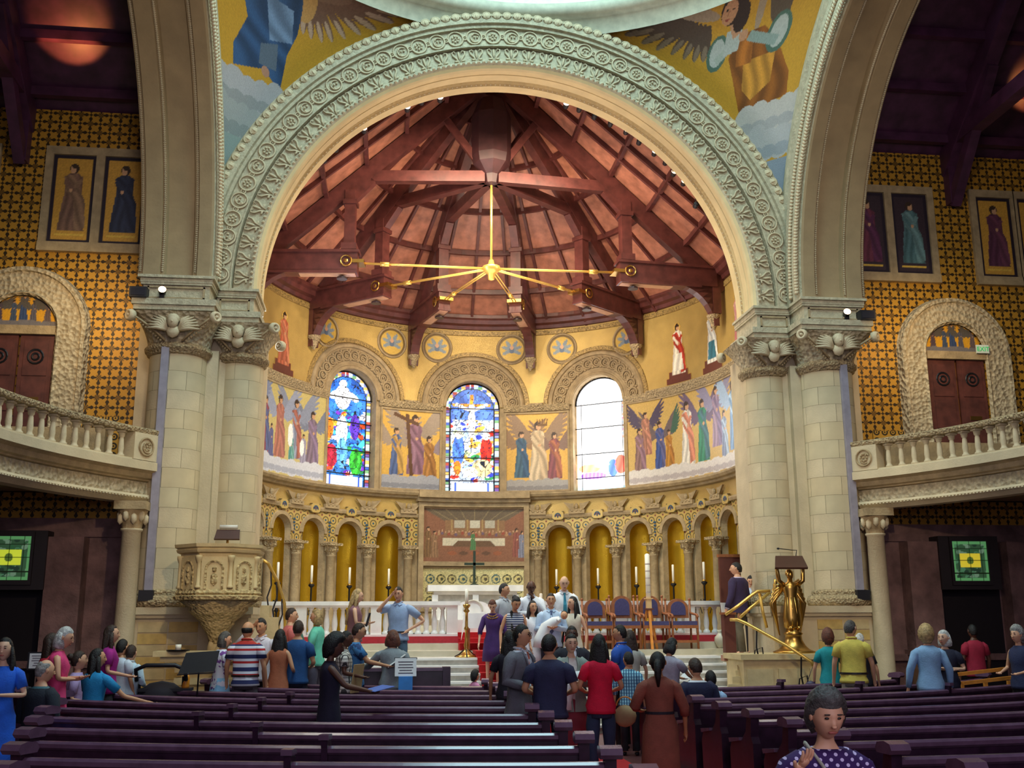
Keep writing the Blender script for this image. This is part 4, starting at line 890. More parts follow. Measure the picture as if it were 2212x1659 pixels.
# ---- transepts
def transept(g):
    X = lambda a, c: (min(g * a, g * c), max(g * a, g * c)); YT = 19.3
    P = sgroup('wall_left' if g < 0 else 'wall_right')
    def bx(b, x0, x1, y0, y1, z0, z1, mi=0): u, v = X(x0, x1); b.box(u, v, y0, y1, z0, z1, mi)
    b = B(); b.box(*X(6.6, 15.0), YT, YT + .3, 3.55, 11.35); b.build('pattern_wall', DIAPER, P)
    b = B(); bx(b, 6.6, 15, YT, YT + .3, 0, 3.25); bx(b, 6.6, 15, YT - .06, YT, 3.22, 3.36); bx(b, 6.6, 15, YT - .02, YT + .3, 3.25, 3.55)
    bx(b, 7.5, 8.1, YT - .35, YT, 0, 3.2); bx(b, 9.5, 10.2, YT - .35, YT, 0, 3.2); bx(b, 7.44, 8.16, YT - .4, YT, 1.1, 1.2); bx(b, 6.6, 15, YT - .10, YT, 1.0, 1.12); b.build('lower_wall', M_('dim_lower_wall', 0x80605c, .8, var=.3, sc=3, bmp=.02, bsc=12), P)
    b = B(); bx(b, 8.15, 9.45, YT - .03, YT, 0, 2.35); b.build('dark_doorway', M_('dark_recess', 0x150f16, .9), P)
    b = B(); b.box(*X(14.9, 15.1), 0, YT, 0, 14); b.build('end_wall', GREYC, P)
    # framed picture panels
    for pi_, xs in enumerate(((7.02, 7.79), (7.95, 8.73), (9.82, 10.6), (10.74, 11.52))):
        x0, x1 = xs; fr = B(); m_ = STONE_D
        lo, hi = ((.14, .079) if pi_ % 2 == 0 else (.079, .14)); bx(fr, x0 - lo, x1 + hi, YT - .07, YT, 10.42, 10.58); bx(fr, x0 - lo, x1 + hi, YT - .10, YT, 8.48, 8.66); bx(fr, x0 - lo, x0, YT - .07, YT, 8.66, 10.42); bx(fr, x1, x1 + hi, YT - .07, YT, 8.66, 10.42)
        bgc = 0x3a2a30 if (g > 0 and pi_ < 2) else 0xc9973a
        robe = {(-1, 0): (0x2f3448, 0x2c3044), (-1, 1): (0x7a5a48, 0x8a6a50), (1, 0): (0x6a3040, 0x5a2a48), (1, 1): (0x4f6f70, 0x6a8a88), (1, 2): (0x5a2f44, 0x6a3a4c), (1, 3): (0x8a6a4a, 0x6a5a4a)}.get((g, pi_), (0x6a4a40, 0x5a4a50))
        w = x1 - x0; nx, nz = 40, 90
        def f(p): p.put((p.U < .07) | (p.U > w - .07) | (p.V < .07) | (p.V > 1.69), 0x221624); p.put((p.V > .14) & (p.V < .19) & (p.U > .12) & (p.U < w - .12), 0xd8b048); p.fig(w / 2, .24, 1.35, robe[0], robe[1], wide=.19, arm=g); p.grain(.15)
        sx0 = x0 if g > 0 else -x1
        rows = [[(sx0 + w * j / nx, YT - .02, 8.66 + 1.76 * i / nz) for j in range(nx + 1)] for i in range(nz + 1)]
        o = picture('figure_mosaic', rows, f, lambda i, j: (w * j / nx, 1.76 * i / nz), MOSAIC_M, bgc)
        where = ('first' if pi_ == 0 else 'second' if pi_ == 1 else 'third' if pi_ == 2 else 'fourth') + (' to the left of the left pier' if g < 0 else ' to the right of the right pier')
        tag(o, 'tall framed mosaic of a robed figure, ' + where, 'mosaic', 'tall framed figure mosaics high in the transepts'); fr.build('stone_frame', STONE_D, o)
    # door with arched surround
    cx = 9.0; n = 24; b = B(); pr = [(.62, .1), (.62, .10), (.66, .16), (.70, .12), (1.06, .12), (1.08, .17), (1.15, .17), (1.18, .06), (1.20, 0)]
    fnA = lambda r, t, d: (g * cx + r * math.cos(t), YT - d, 6.98 + r * math.sin(t))
    b.sheet([[fnA(r, PI * i / n, d) for r, d in pr] for i in range(n + 1)])
    for s_ in (-1, 1): b.sheet([[(g * cx + s_ * r, YT - d, z) for r, d in pr] for z in (4.6, 6.98)])
    nm = '1' if g < 0 else '2'; D = sgroup('door_' + nm); b.build('door_surround', CARVED, D)
    b = B(); bx(b, cx - .62, cx + .62, YT - .14, YT - .01, 6.86, 7.02); bx(b, 7.35, 10.6, YT - .16, YT, 4.0, 5.15); b.build('lintel_and_dado', STONE_D, D)
    for s_ in (-1, 1):
        b = B(); u0, u1 = sorted((g * cx + s_ * .02, g * cx + s_ * .60)); b.box(u0, u1, YT - .07, YT - .01, 4.2, 6.86); 
        for z0, z1 in ((4.4, 5.3), (5.45, 6.0), (6.1, 6.75)): b.box(u0 + .08, u1 - .08, YT - .085, YT - .06, z0, z1)
        lf_ = b.build('door_leaf', M_('door_wood', 0x5a2f28, .5, var=.25), D)
        b = B(); b.torus(((u0 + u1) / 2, YT - .09, 6.45), .13, .02, 14, 5, flat=.6); b.torus(((u0 + u1) / 2, YT - .09, 6.45), .06, .02, 10, 5, flat=.6); b.build('hinge_ornament', IRON, lf_)
        if s_ == 1: b = B(); b.box((u0 + u1) / 2 - .12, (u0 + u1) / 2 + .12, YT - .10, YT - .085, 5.62, 5.70); b.build('brass_plate', BRASS, lf_)
    def lun(p):
        for i, x in enumerate((.2, .45, .62, .8, 1.05)): p.fig(x, .08, .42 + .1 * (i == 2), (0x5a4a52, 0x4a5568, 0x3f4f70, 0x5f5a60, 0x6a5a58)[i], wings=0x5f5850 if i != 2 else None)
        p.cloud(0, 1.24, .05, .07, 0x7a7474, 9); p.grain()
    rows = [[(g * cx + u * .6 * math.sqrt(max(0, 1 - (i / 30) ** 2)), YT - .03, 7.02 + .6 * i / 30) for u in np.linspace(-1, 1, 61)] for i in range(31)]
    o = picture('lunette_mosaic', rows, lun, lambda i, j: (rows[i][j][0] - g * cx + .62, .6 * i / 30), MOSAIC, 0xe0a32e); tag(o, 'half round gold mosaic of small angels over the %s balcony door' % ('left' if g < 0 else 'right'), 'mosaic')
    if g > 0:
        e = thing('exit_sign', 'small green and white EXIT sign above the right balcony door', 'sign', (10.52 - .98, YT - .2, 6.98)); B().box(-.13, .13, 0, .04, 0, .17).build('sign_box', M_('sign_white', 0xdfe8dc, .5), e)
        tc = bpy.data.curves.new('text', 'FONT'); tc.body = 'EXIT'; tc.size = .13; tc.align_x = 'CENTER'; tc.extrude = .003; tc.materials.append(emis('exit_green', 0x1f9a50, .8)); to = bpy.data.objects.new('lettering', tc); C.objects.link(to); to = untext(to); to.parent = e; to.location = (0, -.006, .04); to.rotation_euler = (PI / 2, 0, 0)
    # scroll border strip around the dado
    b = B(); u, v = X(7.15, 7.33); b.box(u, v, YT - .02, YT, 4.3, 5.35); u, v = X(7.15, 7.85); b.box(u, v, YT - .025, YT, 5.18, 5.38); u, v = X(6.7, 7.2); b.box(u, v, YT - .02, YT, 4.3, 4.5); b.build('border_strip', SCROLL2, P)
    # low window
    w = sgroup('window_' + ('4' if g < 0 else '5')); rows = [[(g * 8.69 - .35 + .7 * j / 60, YT - .42, 2.46 + .74 * i / 60) for j in range(61)] for i in range(61)]
    def gl(p):
        for i in range(60): p.ell(p.rng.rand() * .7, p.rng.rand() * .74, .05, .04, (0x2f5a3a, 0x4a7a58, 0x6a8a70, 0x243a2c)[i % 4])
        p.put((p.U < .05) | (p.U > .65) | (p.V < .05) | (p.V > .69), 0x5a9a60); p.put((abs(p.U - .35) < .2) & (abs(p.V - .38) < .13), 0xd8e840 if g < 0 else 0xe0cc3a)
        p.ell(.35, .38, .07, .07, 0x56702c); p.put((abs(p.U - .35) < .008) | (abs(p.V - .38) < .008) | (abs(p.U - .12) < .008) | (abs(p.U - .58) < .008) | (abs(p.V - .14) < .008) | (abs(p.V - .6) < .008), 0x14200f)
    picture('pane', rows, gl, lambda i, j: (.7 * j / 60, .74 * i / 60), GLASS_D, 0x35553a, w)
    b = B(); x0 = g * 8.69
    for u0, u1, z0, z1 in ((-.40, .40, 2.38, 2.46), (-.40, .40, 3.20, 3.28), (-.40, -.35, 2.46, 3.2), (.35, .40, 2.46, 3.2)): b.box(x0 + u0, x0 + u1, YT - .45, YT - .36, z0, z1)
    b.box(x0 - .6, x0 + .6, YT - .40, YT, 2.3, 3.3); b.build('window_frame', M_('dark_window_frame', 0x241c20, .6), w)
    # roof of the transept
    R_ = sgroup('ceiling_transept_' + ('left' if g < 0 else 'right')); b = B()
    b.add([(g * 6.9, 19.45, 11.3), (g * 15.1, 19.45, 11.3), (g * 15.1, 13.6, 16.2), (g * 6.9, 13.6, 16.2), (g * 15.1, 7.6, 11.3), (g * 6.9, 7.6, 11.3)], [(0, 1, 2, 3), (3, 2, 4, 5)]); b.build('roof_boards', WOOD_D, R_)
    for k in range(7):
        q = (k + .5) / 7; y = 19.4 - 5.8 * q; z = 11.3 + 4.9 * q - .1; b = B(); b.bar((g * 6.9, y, z), (g * 15, y, z), .14, .18); b.build('purlin', WOOD_D, R_)
    for x in (9.3, 11.9, 14.2):
        b = B(); b.bar((g * x, 19.4, 11.0), (g * x, 13.6, 15.9), .3, .4); b.build('roof_truss', WOOD_D, R_)
        b = B(); b.bar((g * x, 19.2, 9.6 if x > 9.5 else 10.2), (g * x, 19.2, 11.3), .24, .24, upv=(0, 1, 0)); b.bar((g * x, 19.2, 10.2), (g * x, 17.4, 12.4), .2, .22); b.build('bracket', WOOD_D, R_)
        b = B(); b.bar((g * x, 19.3, 11.5), (g * x, 8, 11.5), .26, .3); b.build('tie_beam', WOOD_D, R_)
def scroll2():
    m, nt, b = nmat('border_scroll_mosaic', .45, .2); v, (x, y, z) = coords(nt); P = .17
    a = (x / P + 500.).fr() - .5; c = (z / P + 500.).fr() - .5; rad = (a * a + c * c).sqrt()
    nt.links.new(mix(nt, (rad - .3).ab().lt(.09).mx(rad.lt(.1)), srgb(0xc9983a), srgb(0x3c3220)), b.inputs['Base Color']); return m
SCROLL2 = scroll2()
transept(-1); transept(1)

# ---- curved balconies
RB = 8.05
def bal_p(g, phi, r, z): s, c = sc(phi); return (g * r * s, 13.6 + r * c, z)
def ring(g, prof, p0, p1, n=26):
    b = B(); b.sheet([[bal_p(g, p0 + (p1 - p0) * i / n, RB + d, z) for d, z in prof] for i in range(n + 1)], 0, True); 
    for p in (p0, p1): b.add([bal_p(g, p, RB + d, z) for d, z in prof], [tuple(range(len(prof)))])
    return b
bal = B().lathe([(.065, 0), (.065, .03), (.045, .05), (.042, .08), (.05, .14), (.038, .30), (.034, .31), (.034, .32), (.05, .34), (.055, .38), (.065, .40)], 10); BAL = bal.mesh('baluster', STONE, True)
BCAP = B().cbox((0, 0, .42), (.14, .14, .03)).mesh('baluster_cap', STONE)
for g in (-1, 1):
    nm = 'left' if g < 0 else 'right'
    t = thing('balcony', 'curved carved stone balcony sweeping out from the %s pier' % nm, 'balcony', (0, 0, 0)); 
    ring(g, [(-.12, 4.90), (.12, 4.90), (.14, 4.94), (.14, 4.98), (.10, 5.0), (-.10, 5.0), (-.14, 4.98), (-.14, 4.94)], 52.4, 112).build('top_rail', CARVED_F, t)
    ring(g, [(-.16, 4.28), (.14, 4.28), (.14, 4.46), (-.10, 4.46), (-.10, 4.44), (-.16, 4.42)], 52.4, 112).build('base_rail', STONE, t)
    ring(g, [(-.14, 4.28), (-.06, 4.24), (-.04, 4.16), (.02, 4.14), (.02, 4.12), (.10, 4.10), (.3, 4.1), (.3, 4.28)], 52.4, 112).build('upper_moulding', STONE_D, t)
    ring(g, [(.06, 4.10), (.04, 3.88), (.3, 3.88), (.3, 4.10)], 52.4, 112).build('carved_frieze', CARVED, t)
    ring(g, [(.0, 3.88), (-.02, 3.84), (.02, 3.80), (.10, 3.74), (.34, 3.74), (.34, 3.88)], 52.4, 112).build('lower_moulding', STONE, t)
    ring(g, [(.1, 4.26), (.1, 4.0), (4.5, 4.0), (4.5, 4.26)], 46, 108).build('balcony_floor', STONE_D, t)
    b = B(); b.prism([(52.4, 4.44), (56, 4.44), (56, 4.90), (52.4, 4.90)], -.13, .13, lambda u, z, d: bal_p(g, u, RB + d, z)); ped = b.build('pedestal', STONE, t)
    T = Matrix.Translation(bal_p(g, 54.2, RB - .14, 4.67)) @ Matrix.Rotation(-g * 54.2 * PI / 180, 4, 'Z'); 
    rb = scroll_mesh(.15, 8); link('rosette', rb.mesh('rosette', STONE_D, True), ped, T)
    for i in range(26):
        phi = 57.2 + i * 1.82
        if i == 14: 
            b = B(); b.prism([(phi - 1, 4.44), (phi + 1, 4.44), (phi + 1, 4.90), (phi - 1, 4.90)], -.13, .13, lambda u, z, d: bal_p(g, u, RB + d, z)); b.build('pedestal', STONE, t); continue
        x, y, _ = bal_p(g, phi, RB, 0); o = link('baluster', BAL, t, Matrix.Translation((x, y, 4.46))); link('baluster_cap', BCAP, o)
    dn = B()
    for i in range(120):
        phi = 52.6 + i * .49; dn.ell(bal_p(g, phi, RB - .02, 3.82), (.02, .03, .02), 5)
    o = dn.build('rope_moulding', STONE, t); o['kind'] = 'stuff'
    c = thing('balcony_column', 'plain stone column with leafy capital under the %s balcony beside the pier' % nm, 'column', (g * 6.58, 18.35, 0))
    B().lathe([(.26, 0), (.26, .1), (.21, .16), (.21, .2), (.17, .26), (.165, 1.5), (.155, 3.24), (.18, 3.26), (.18, 3.29)], 20).build('shaft', STONE, c, True)
    k_ = B().lathe([(.16, 3.29), (.17, 3.36), (.21, 3.5), (.25, 3.6)], 16).cbox((0, 0, 3.67), (.52, .52, .14))
    cp = k_.build('capital', STONE_D, c, False)
    for i in range(10):
        a = 2 * PI * i / 10; b = B(); b.ell((.21 * math.cos(a), .21 * math.sin(a), 3.45 + .05 * (i % 2)), (.06, .06, .10), 6); b.build('leaf', STONE, cp, True)

# ================================================================ FURNITURE
# ---- pews: gently curved benches, each a thing with back, rail, seat, ends
PCX, PCY = .6, 24.0
def pew(y, x0, x1, label, group, divs=(), both=True):
    r = PCY - y; a0, a1 = math.asin((x0 - PCX) / r), math.asin((x1 - PCX) / r)
    am = (a0 + a1) / 2; P = lambda a, q, z: (PCX + (r + q) * math.sin(a), PCY - (r + q) * math.cos(a), z)
    t = thing('pew', label, 'pew', group=group); n = max(4, int(abs(a1 - a0) * r / .35))
    def sw(prof, name, mat):
        b = B(); b.sheet([[P(a0 + (a1 - a0) * i / n, q, z) for q, z in prof] for i in range(n + 1)], 0, True)
        for a in (a0, a1): b.add([P(a, q, z) for q, z in prof], [tuple(range(len(prof)))])
        return b.build(name, mat, t)
    sw([(0, .12), (.02, .12), (.05, .76), (.03, .76)], 'backrest', PEW)
    sw([(.01, .755), (.06, .745), (.085, .765), (.085, .795), (.06, .812), (.02, .812), (.0, .79)], 'top_rail', PEWT)
    sw([(-.44, .40), (0, .38), (0, .43), (-.44, .45), (-.46, .43)], 'seat', PEW)
    sw([(.03, .42), (.13, .40), (.13, .45), (.04, .46)], 'book_ledge', PEW)
    for a, s_ in ((a0, 1), (a1, -1)):
        T = Matrix.Translation(P(a, 0, 0)) @ Matrix.Rotation(-(-a), 4, 'Z')
        e = B(); e.prism([(-.46, 0), (.13, 0), (.13, .60), (.09, .66), (.11, .84), (.0, .84), (-.04, .70), (-.16, .60), (-.44, .56), (-.48, .48)], -.04, .04, lambda u, z, d: tuple(T @ Vector((d, -u, z))))
        eo = e.build('bench_end', PEW, t)
        c = B(); c.prism([(-.03, .84), (.15, .84), (.18, .87), (.16, .91), (.08, .925), (-.02, .91), (-.05, .87)], -.075, .075, lambda u, z, d: tuple(T @ Vector((d, -u, z)))); c.build('scroll_cap', PEWT, eo)
        c = B(); c.prism([(-.44, .56), (-.18, .60), (-.18, .63), (-.46, .60)], -.06, .06, lambda u, z, d: tuple(T @ Vector((d, -u, z)))); c.build('armrest', PEWT, eo)
    for dx in divs:
        a = math.asin((dx - PCX) / r); T = Matrix.Translation(P(a, 0, 0)) @ Matrix.Rotation(a, 4, 'Z')
        e = B(); e.prism([(-.40, .42), (.06, .42), (.09, .80), (.10, .87), (.04, .89), (-.02, .84), (-.06, .72), (-.38, .62)], -.025, .025, lambda u, z, d: tuple(T @ Vector((d, -u, z)))); e.build('divider', PEW, t)
        c = B(); c.prism([(.0, .86), (.12, .86), (.12, .90), (.02, .90)], -.04, .04, lambda u, z, d: tuple(T @ Vector((d, -u, z)))); c.build('divider_cap', PEWT, t)
    return t
ORD = ['nearest', 'second nearest', 'third nearest', 'fourth nearest', 'fifth nearest', 'sixth nearest', 'seventh nearest', 'eighth nearest', 'ninth nearest', 'tenth nearest', 'front']
DIV = {1: (-2.95,), 2: (-2.75,), 3: (-3.4,), 4: (-4.1,), 5: (-3.9,), 6: (-3.7,), 7: (-3.45,)}
for k in range(11):
    y = 6.42 + .955 * k; xl = -4.6 - .28 * k if k < 7 else (-6.6, -5.9, -4.9, -3.9)[k - 7]
    pew(y, xl, -.78, 'long dark mahogany pew left of the aisle, %s row' % ORD[k], 'pews left of the aisle', DIV.get(k, ()))
    if k < 10: pew(y, 1.22, min(7.4, 4.4 + .5 * k) if k < 9 else 5.9, 'long dark mahogany pew right of the aisle, %s row' % (ORD[k] if k < 9 else 'front'), 'pews right of the aisle', {9: (3.5,), 8: (4.4,), 7: (5.4,)}.get(k, ()))
for k in range(4):
    pew(9.6 + .97 * k, -9.6, -6.9 - .1 * k, 'dark pew by the left transept, %s of its block' % ORD[k], 'pews in the left transept')

# ---- marble altar rail
BALM = B().lathe([(.075, 0), (.075, .05), (.05, .07), (.045, .10), (.06, .20), (.055, .28), (.035, .42), (.04, .46), (.03, .48), (.06, .52), (.06, .55)], 10).mesh('baluster', MARBLE, True)
def rail(x0, x1, posts, label):
    t = thing('altar_rail', label, 'balustrade', (0, 21.8, 0)); z0 = 1.40
    b = B(); b.box(x0, x1, -.16, .16, z0, z0 + .10); b.build('base', MARBLE, t)
    b = B(); b.box(x0 - .05, x1 + .05, -.17, .17, 2.07, 2.15); b.box(x0, x1, -.13, .13, 2.03, 2.07); b.build('handrail', MARBLE, t)
    b = B(); b.box(x0, x1, -.36, -.17, z0 - .07, z0 + .06); b.build('kneeler_cushion', REDV, t)
    b = B(); b.box(x0, x1, -.40, .2, 1.20, z0 - .07); b.build('kneeler_step', MARBLE_G, t)
    for p in posts:
        b = B(); b.box(p - .11, p + .11, -.13, .13, z0 + .1, 2.03); b.build('pier', MARBLE, t)
    for p, q in zip(posts, posts[1:]):
        n = 8 if q - p > 1.2 else 4
        for i in range(n): link('baluster', BALM, t, Matrix.Translation((p + .11 + (q - p - .22) * (i + .5) / n, 0, z0 + .09)))
rail(-5.05, -.84, [-4.95, -3.97, -2.48, -.95], 'white marble altar rail with red kneeling cushion, left of the altar steps')
rail(.95, 5.05, [1.05, 2.55, 4.0, 4.95], 'white marble altar rail with red kneeling cushion, behind the purple chairs')

# ---- altar, cross, candlesticks
t = thing('altar', 'white marble slab altar standing before the glittering gold panel', 'altar', (-.2, 25.2, 1.66))
B().box(-1.12, 1.12, -.4, .4, .78, .92).build('table_slab', MARBLE, t); B().box(-.98, .98, -.3, .32, .70, .78).build('moulding', MARBLE, t)
b = B(); b.box(-.92, .92, -.22, .26, 0, .70); b.build('carved_block', M_('grey_veined_marble', 0xb9b5a8), t)
for x in (-.95, 0, .95): B().box(x - .07, x + .07, -.32, -.2, 0, .70).build('pier', MARBLE, t)
t = thing('altar_cross', 'slim dark bronze cross standing on the white altar', 'cross', (-.2, 25.3, 2.58))
BRZ = M_('dark_bronze', 0x3c4838, .4, .6)
B().box(-.03, .03, -.02, .02, .05, .82).box(-.24, .24, -.02, .02, .48, .54).build('cross', BRZ, t); B().lathe([(.12, 0), (.10, .03), (.03, .06), (.0, .07)], 12).build('foot', BRZ, t)
b = B(); b.box(-.85, .85, 0, .3, 0, .55); b.box(-.6, .6, .3, .34, .4, .75)
def candle(loc, label, group, h0, h1, r=.028):
    t = thing('candlestick', label, 'candlestick', loc, 0, group)
    b = B(); b.lathe([(.15, 0), (.15, .03), (.05, .08), (.02, .14), (.02, h0 * .45), (.045, h0 * .5), (.02, h0 * .55), (.02, h0 - .08), (.07, h0 - .03), (.07, h0), (0, h0)], 10); b.build('stand', IRON, t, True)
    for i in range(3):
        a = 2 * PI * i / 3; c = B(); c.tube([(.02 * math.cos(a), .02 * math.sin(a), h0 * .6), (.13 * math.cos(a), .13 * math.sin(a), h0 * .68), (.16 * math.cos(a), .16 * math.sin(a), h0 * .55), (.10 * math.cos(a), .10 * math.sin(a), h0 * .42)], .010, 5); c.build('scroll_arm', IRON, t)
    B().lathe([(r, h0), (r, h1 - .01), (r * .6, h1), (0, h1)], 12).build('candle', WAX, t, True); B().lathe([(.05, h0), (.05, h0 + .03), (r, h0 + .05)], 10).build('drip_ring', BRASS, t, True)
for a in (-72, -55, -40.3, -27, 24.4, 37.5, 50.5, 64.5, 79): 
    p = Wp(a, 1.40, .6); candle(p, 'tall white candle on a black iron stand, ' + {-72: 'leftmost, beside the pulpit stair', -55: 'second from the pulpit', -40.3: 'third from the pulpit', -27: 'fourth from the pulpit, left of the altar', 24.4: 'first right of the altar', 37.5: 'second right of the altar', 50.5: 'third right of the altar', 64.5: 'fourth right of the altar', 79: 'rightmost, near the wooden screen'}[a], 'candles before the gold niches', 1.20, 1.64)
t = thing('altar_candle', 'short thick white candle burning behind the standing group', 'candle', (1.05, 22.9, 1.4)); B().lathe([(.10, 0), (.10, .02), (.025, .06), (.025, .66), (.07, .70), (.07, .72)], 10).build('holder', BRASS, t); B().lathe([(.035, .72), (.035, .93), (0, .94)], 10).build('candle', WAX, t)
# bench and credence table beyond the left part of the rail
t = thing('marble_bench', 'white marble bench with arched back, in the gap of the altar rail', 'bench', (-.45, 22.5, 1.4))
b = B(); b.box(-.75, .75, -.2, .25, 0, .38); b.build('seat', MARBLE, t); b = B(); b.prism([(-.75, .38), (.75, .38), (.75, .62), (.42, .66)] + [(.34 * math.cos(PI * i / 10), .66 + .12 * math.sin(PI * i / 10)) for i in range(11)] + [(-.42, .66), (-.75, .62)], .18, .26, lambda u, z, d: (u, d, z)); b.build('backrest', MARBLE, t)
b = B(); b.torus((0, .17, .58), .20, .02, 14, 5, arc=PI); b.build('carved_arch', MARBLE_G, t)
t = thing('credence_table', 'small table under a white cloth beside the brass candle stand', 'table', (-.42, 20.75, 1.2))
for x in (-.28, .28):
    for y in (-.18, .18): B().box(x - .02, x + .02, y - .02, y + .02, 0, .66).build('leg', OAK, t)
B().box(-.33, .33, -.23, .23, .66, .69).build('tabletop', OAK, t)
c = B(); c.box(-.35, .35, -.25, .25, .69, .70); c.add([(-.35, -.25, .70), (.35, -.25, .70), (.36, -.27, .42), (-.37, -.27, .42), (-.38, -.26, .42), (-.40, .25, .18), (-.35, .25, .7)], [(0, 1, 2, 3), (0, 4, 5, 6)]); tag(c.build('tablecloth', WHITE, None, loc=(-.42, 20.75, 1.2)), 'white cloth draped over the small table beside the brass candle stand', 'tablecloth')
t = thing('processional_candle', 'tall brass candle stand with a white candle at the top of the steps', 'candle stand', (-.79, 20.0, 1.1))
b = B(); b.lathe([(.20, 0), (.20, .02), (.12, .05), (.05, .12), (.035, .16), (.05, .22), (.03, .30), (.028, .48), (.05, .52), (.028, .56), (.026, .80), (.06, .84), (.03, .88), (.07, .93), (.07, .96), (0, .96)], 14); b.build('stand', BRASS, t, True)
for i in range(3):
    a = 2 * PI * i / 3 + .5; B().tube([(.04 * math.cos(a), .04 * math.sin(a), .14), (.15 * math.cos(a), .15 * math.sin(a), .05), (.24 * math.cos(a), .24 * math.sin(a), .01)], .014, 5).build('foot', IRON, t)
B().lathe([(.032, .96), (.032, 1.24), (0, 1.25)], 12).build('candle', WAX, t, True)
# paschal candle
t = thing('paschal_candle_stand', 'orange wooden three legged stand holding the tallest white candle', 'candle stand', (2.92, 20.85, 1.2))
for i in range(3):
    a = 2 * PI * i / 3 - PI / 2; B().bar((.03 * math.cos(a), .03 * math.sin(a), .80), (.19 * math.cos(a), .19 * math.sin(a), 0), .05, .03).build('leg', PINE, t)
B().box(-.05, .05, -.05, .05, .76, .98).build('socket', M_('light_wood', 0xd8b07a, .5), t); B().box(-.08, .08, -.07, .07, .76, .79).build('collar', M_('dark_red_wood', 0x5f2c22, .5), t); B().box(-.08, .08, -.07, .07, .97, .99).build('collar', M_('light_wood', 0xd8b07a, .5), t)
t2 = thing('paschal_candle', 'very tall thick white candle in an orange tripod stand', 'candle', (2.92, 20.85, 2.19)); b = B(); b.lathe([(.05, 0), (.05, .86), (.02, .88), (0, .88)], 16); b.build('candle', WAX, t2, True)
for z in (.1, .24, .38, .52, .66): B().lathe([(.052, z), (.0525, z + .012), (.052, z + .024)], 14, cap=False).build('gilt_band', M_('pale_band', 0xb9a8a0, .5), t2)
# ---- the four purple chairs
def chair(loc, tall, label):
    t = thing('throne_chair', label, 'chair', loc, 0, 'purple upholstered altar chairs'); k = .06 if tall else 0
    b = B(); b.box(-.27, .27, -.26, .26, .40, .46); b.build('seat_frame', OAK, t); b = B(); b.box(-.25, .25, -.26, .22, .46, .54); b.build('seat', PURP, t)
    H = 1.0 + k
    def ar(w, z0, z1): return [(-w, z0), (w, z0), (w, z1)] + [(w * math.cos(PI * i / 12), z1 + w * .95 * math.sin(PI * i / 12)) for i in range(1, 12)] + [(-w, z1)]
    fn = lambda u, z, d: (u, .22 + d + (z - .45) * .06, z)
    b = B(); b.prism(ar(.22, .60, H - .22), 0, .05, fn); b.build('backrest', OAK, t); b = B(); b.prism(ar(.15, .66, H - .21), -.03, 0, fn); b.build('back_cushion', PURP, t)
    for x in (-.255, .255):
        b = B(); b.tube([(x, .25, 0), (x, .24, .45), (x, .27, .95 + k)], .022, 6); b.ell((x, .27, .97 + k), (.03, .03, .035), 6); b.build('back_post', OAK, t, True)
        b = B(); b.tube([(x, -.24, 0), (x, -.23, .42), (x, -.22, .64)], .025, 6); b.build('leg', OAK, t, True)
        b = B(); b.tube([(x, .25, .70), (x, .0, .68), (x, -.22, .66), (x, -.28, .62)], .026, 6); b.build('armrest', OAK, t, True)
    B().box(-.25, .25, -.24, -.21, .12, .17).build('stretcher', OAK, t)
chair((1.91, 21.05, 1.2), 0, 'purple upholstered oak chair, first in the row from the standing group'); chair((2.47, 21.05, 1.2), 1, 'tall purple upholstered oak chair, second in the row from the standing group')
chair((3.06, 21.05, 1.2), 1, 'tall purple upholstered oak chair partly hidden behind the tallest candle'); chair((3.64, 21.05, 1.2), 0, 'purple upholstered oak chair at the end of the row, nearest the vase')
t = thing('floor_vase', 'pale ceramic vase on the marble step before the right altar rail', 'vase', (4.5, 21.25, 1.2)); B().lathe([(.05, 0), (.07, .02), (.13, .14), (.12, .22), (.06, .28), (.05, .32), (.08, .36), (.07, .36), (.04, .32)], 18).build('body', M_('vase_glaze', 0xcfc8b4, .35), t, True)

# ---- carved stone pulpit with its stair
PU = M_('pulpit_stone', 0xd3bd8c, .7, var=.1, sc=5, bmp=.004, bsc=25); PUD = M_('pulpit_carving', 0xc4ab78, .75, var=.25, sc=18, bmp=.03, bsc=20, voro=True)
t = thing('pulpit', 'carved octagonal stone pulpit on a twisted column against the left pier', 'pulpit', (-4.98, 17.65, 0)); O8 = Matrix.Rotation(PI / 8, 4, 'Z')
B().lathe([(.62, 2.20), (.64, 2.82)], 8, 0, O8).build('parapet', PU, t)
B().lathe([(.62, 2.80), (.70, 2.83), (.72, 2.87), (.70, 2.89), (.74, 2.91), (.75, 2.96), (.60, 2.97), (.58, 2.9)], 8, 0, O8).build('top_moulding', PU, t)
B().lathe([(.60, 2.08), (.72, 2.10), (.73, 2.15), (.68, 2.17), (.70, 2.20), (.66, 2.26), (.62, 2.28)], 8, 0, O8).build('base_moulding', PUD, t)
B().lathe([(.12, 1.42), (.14, 1.52), (.22, 1.66), (.27, 1.72), (.27, 1.76), (.40, 1.86), (.48, 1.94), (.47, 1.98), (.62, 2.08)], 16).build('corbel', PUD, t, True)
b = B()
for i in range(17):
    b.tube([(.10 * math.cos(q * 2.6 + 2 * PI * i / 4), .10 * math.sin(q * 2.6 + 2 * PI * i / 4), .95 + .5 * q) for q in [k / 6 for k in range(7)]], .05, 6) if i < 4 else None
b.lathe([(.11, .9), (.11, 1.45)], 12); b.build('twisted_column', PU, t, True); B().lathe([(.20, .0), (.20, .85), (.16, .92), (.13, .97)], 14).build('column_base', PU, t, True)
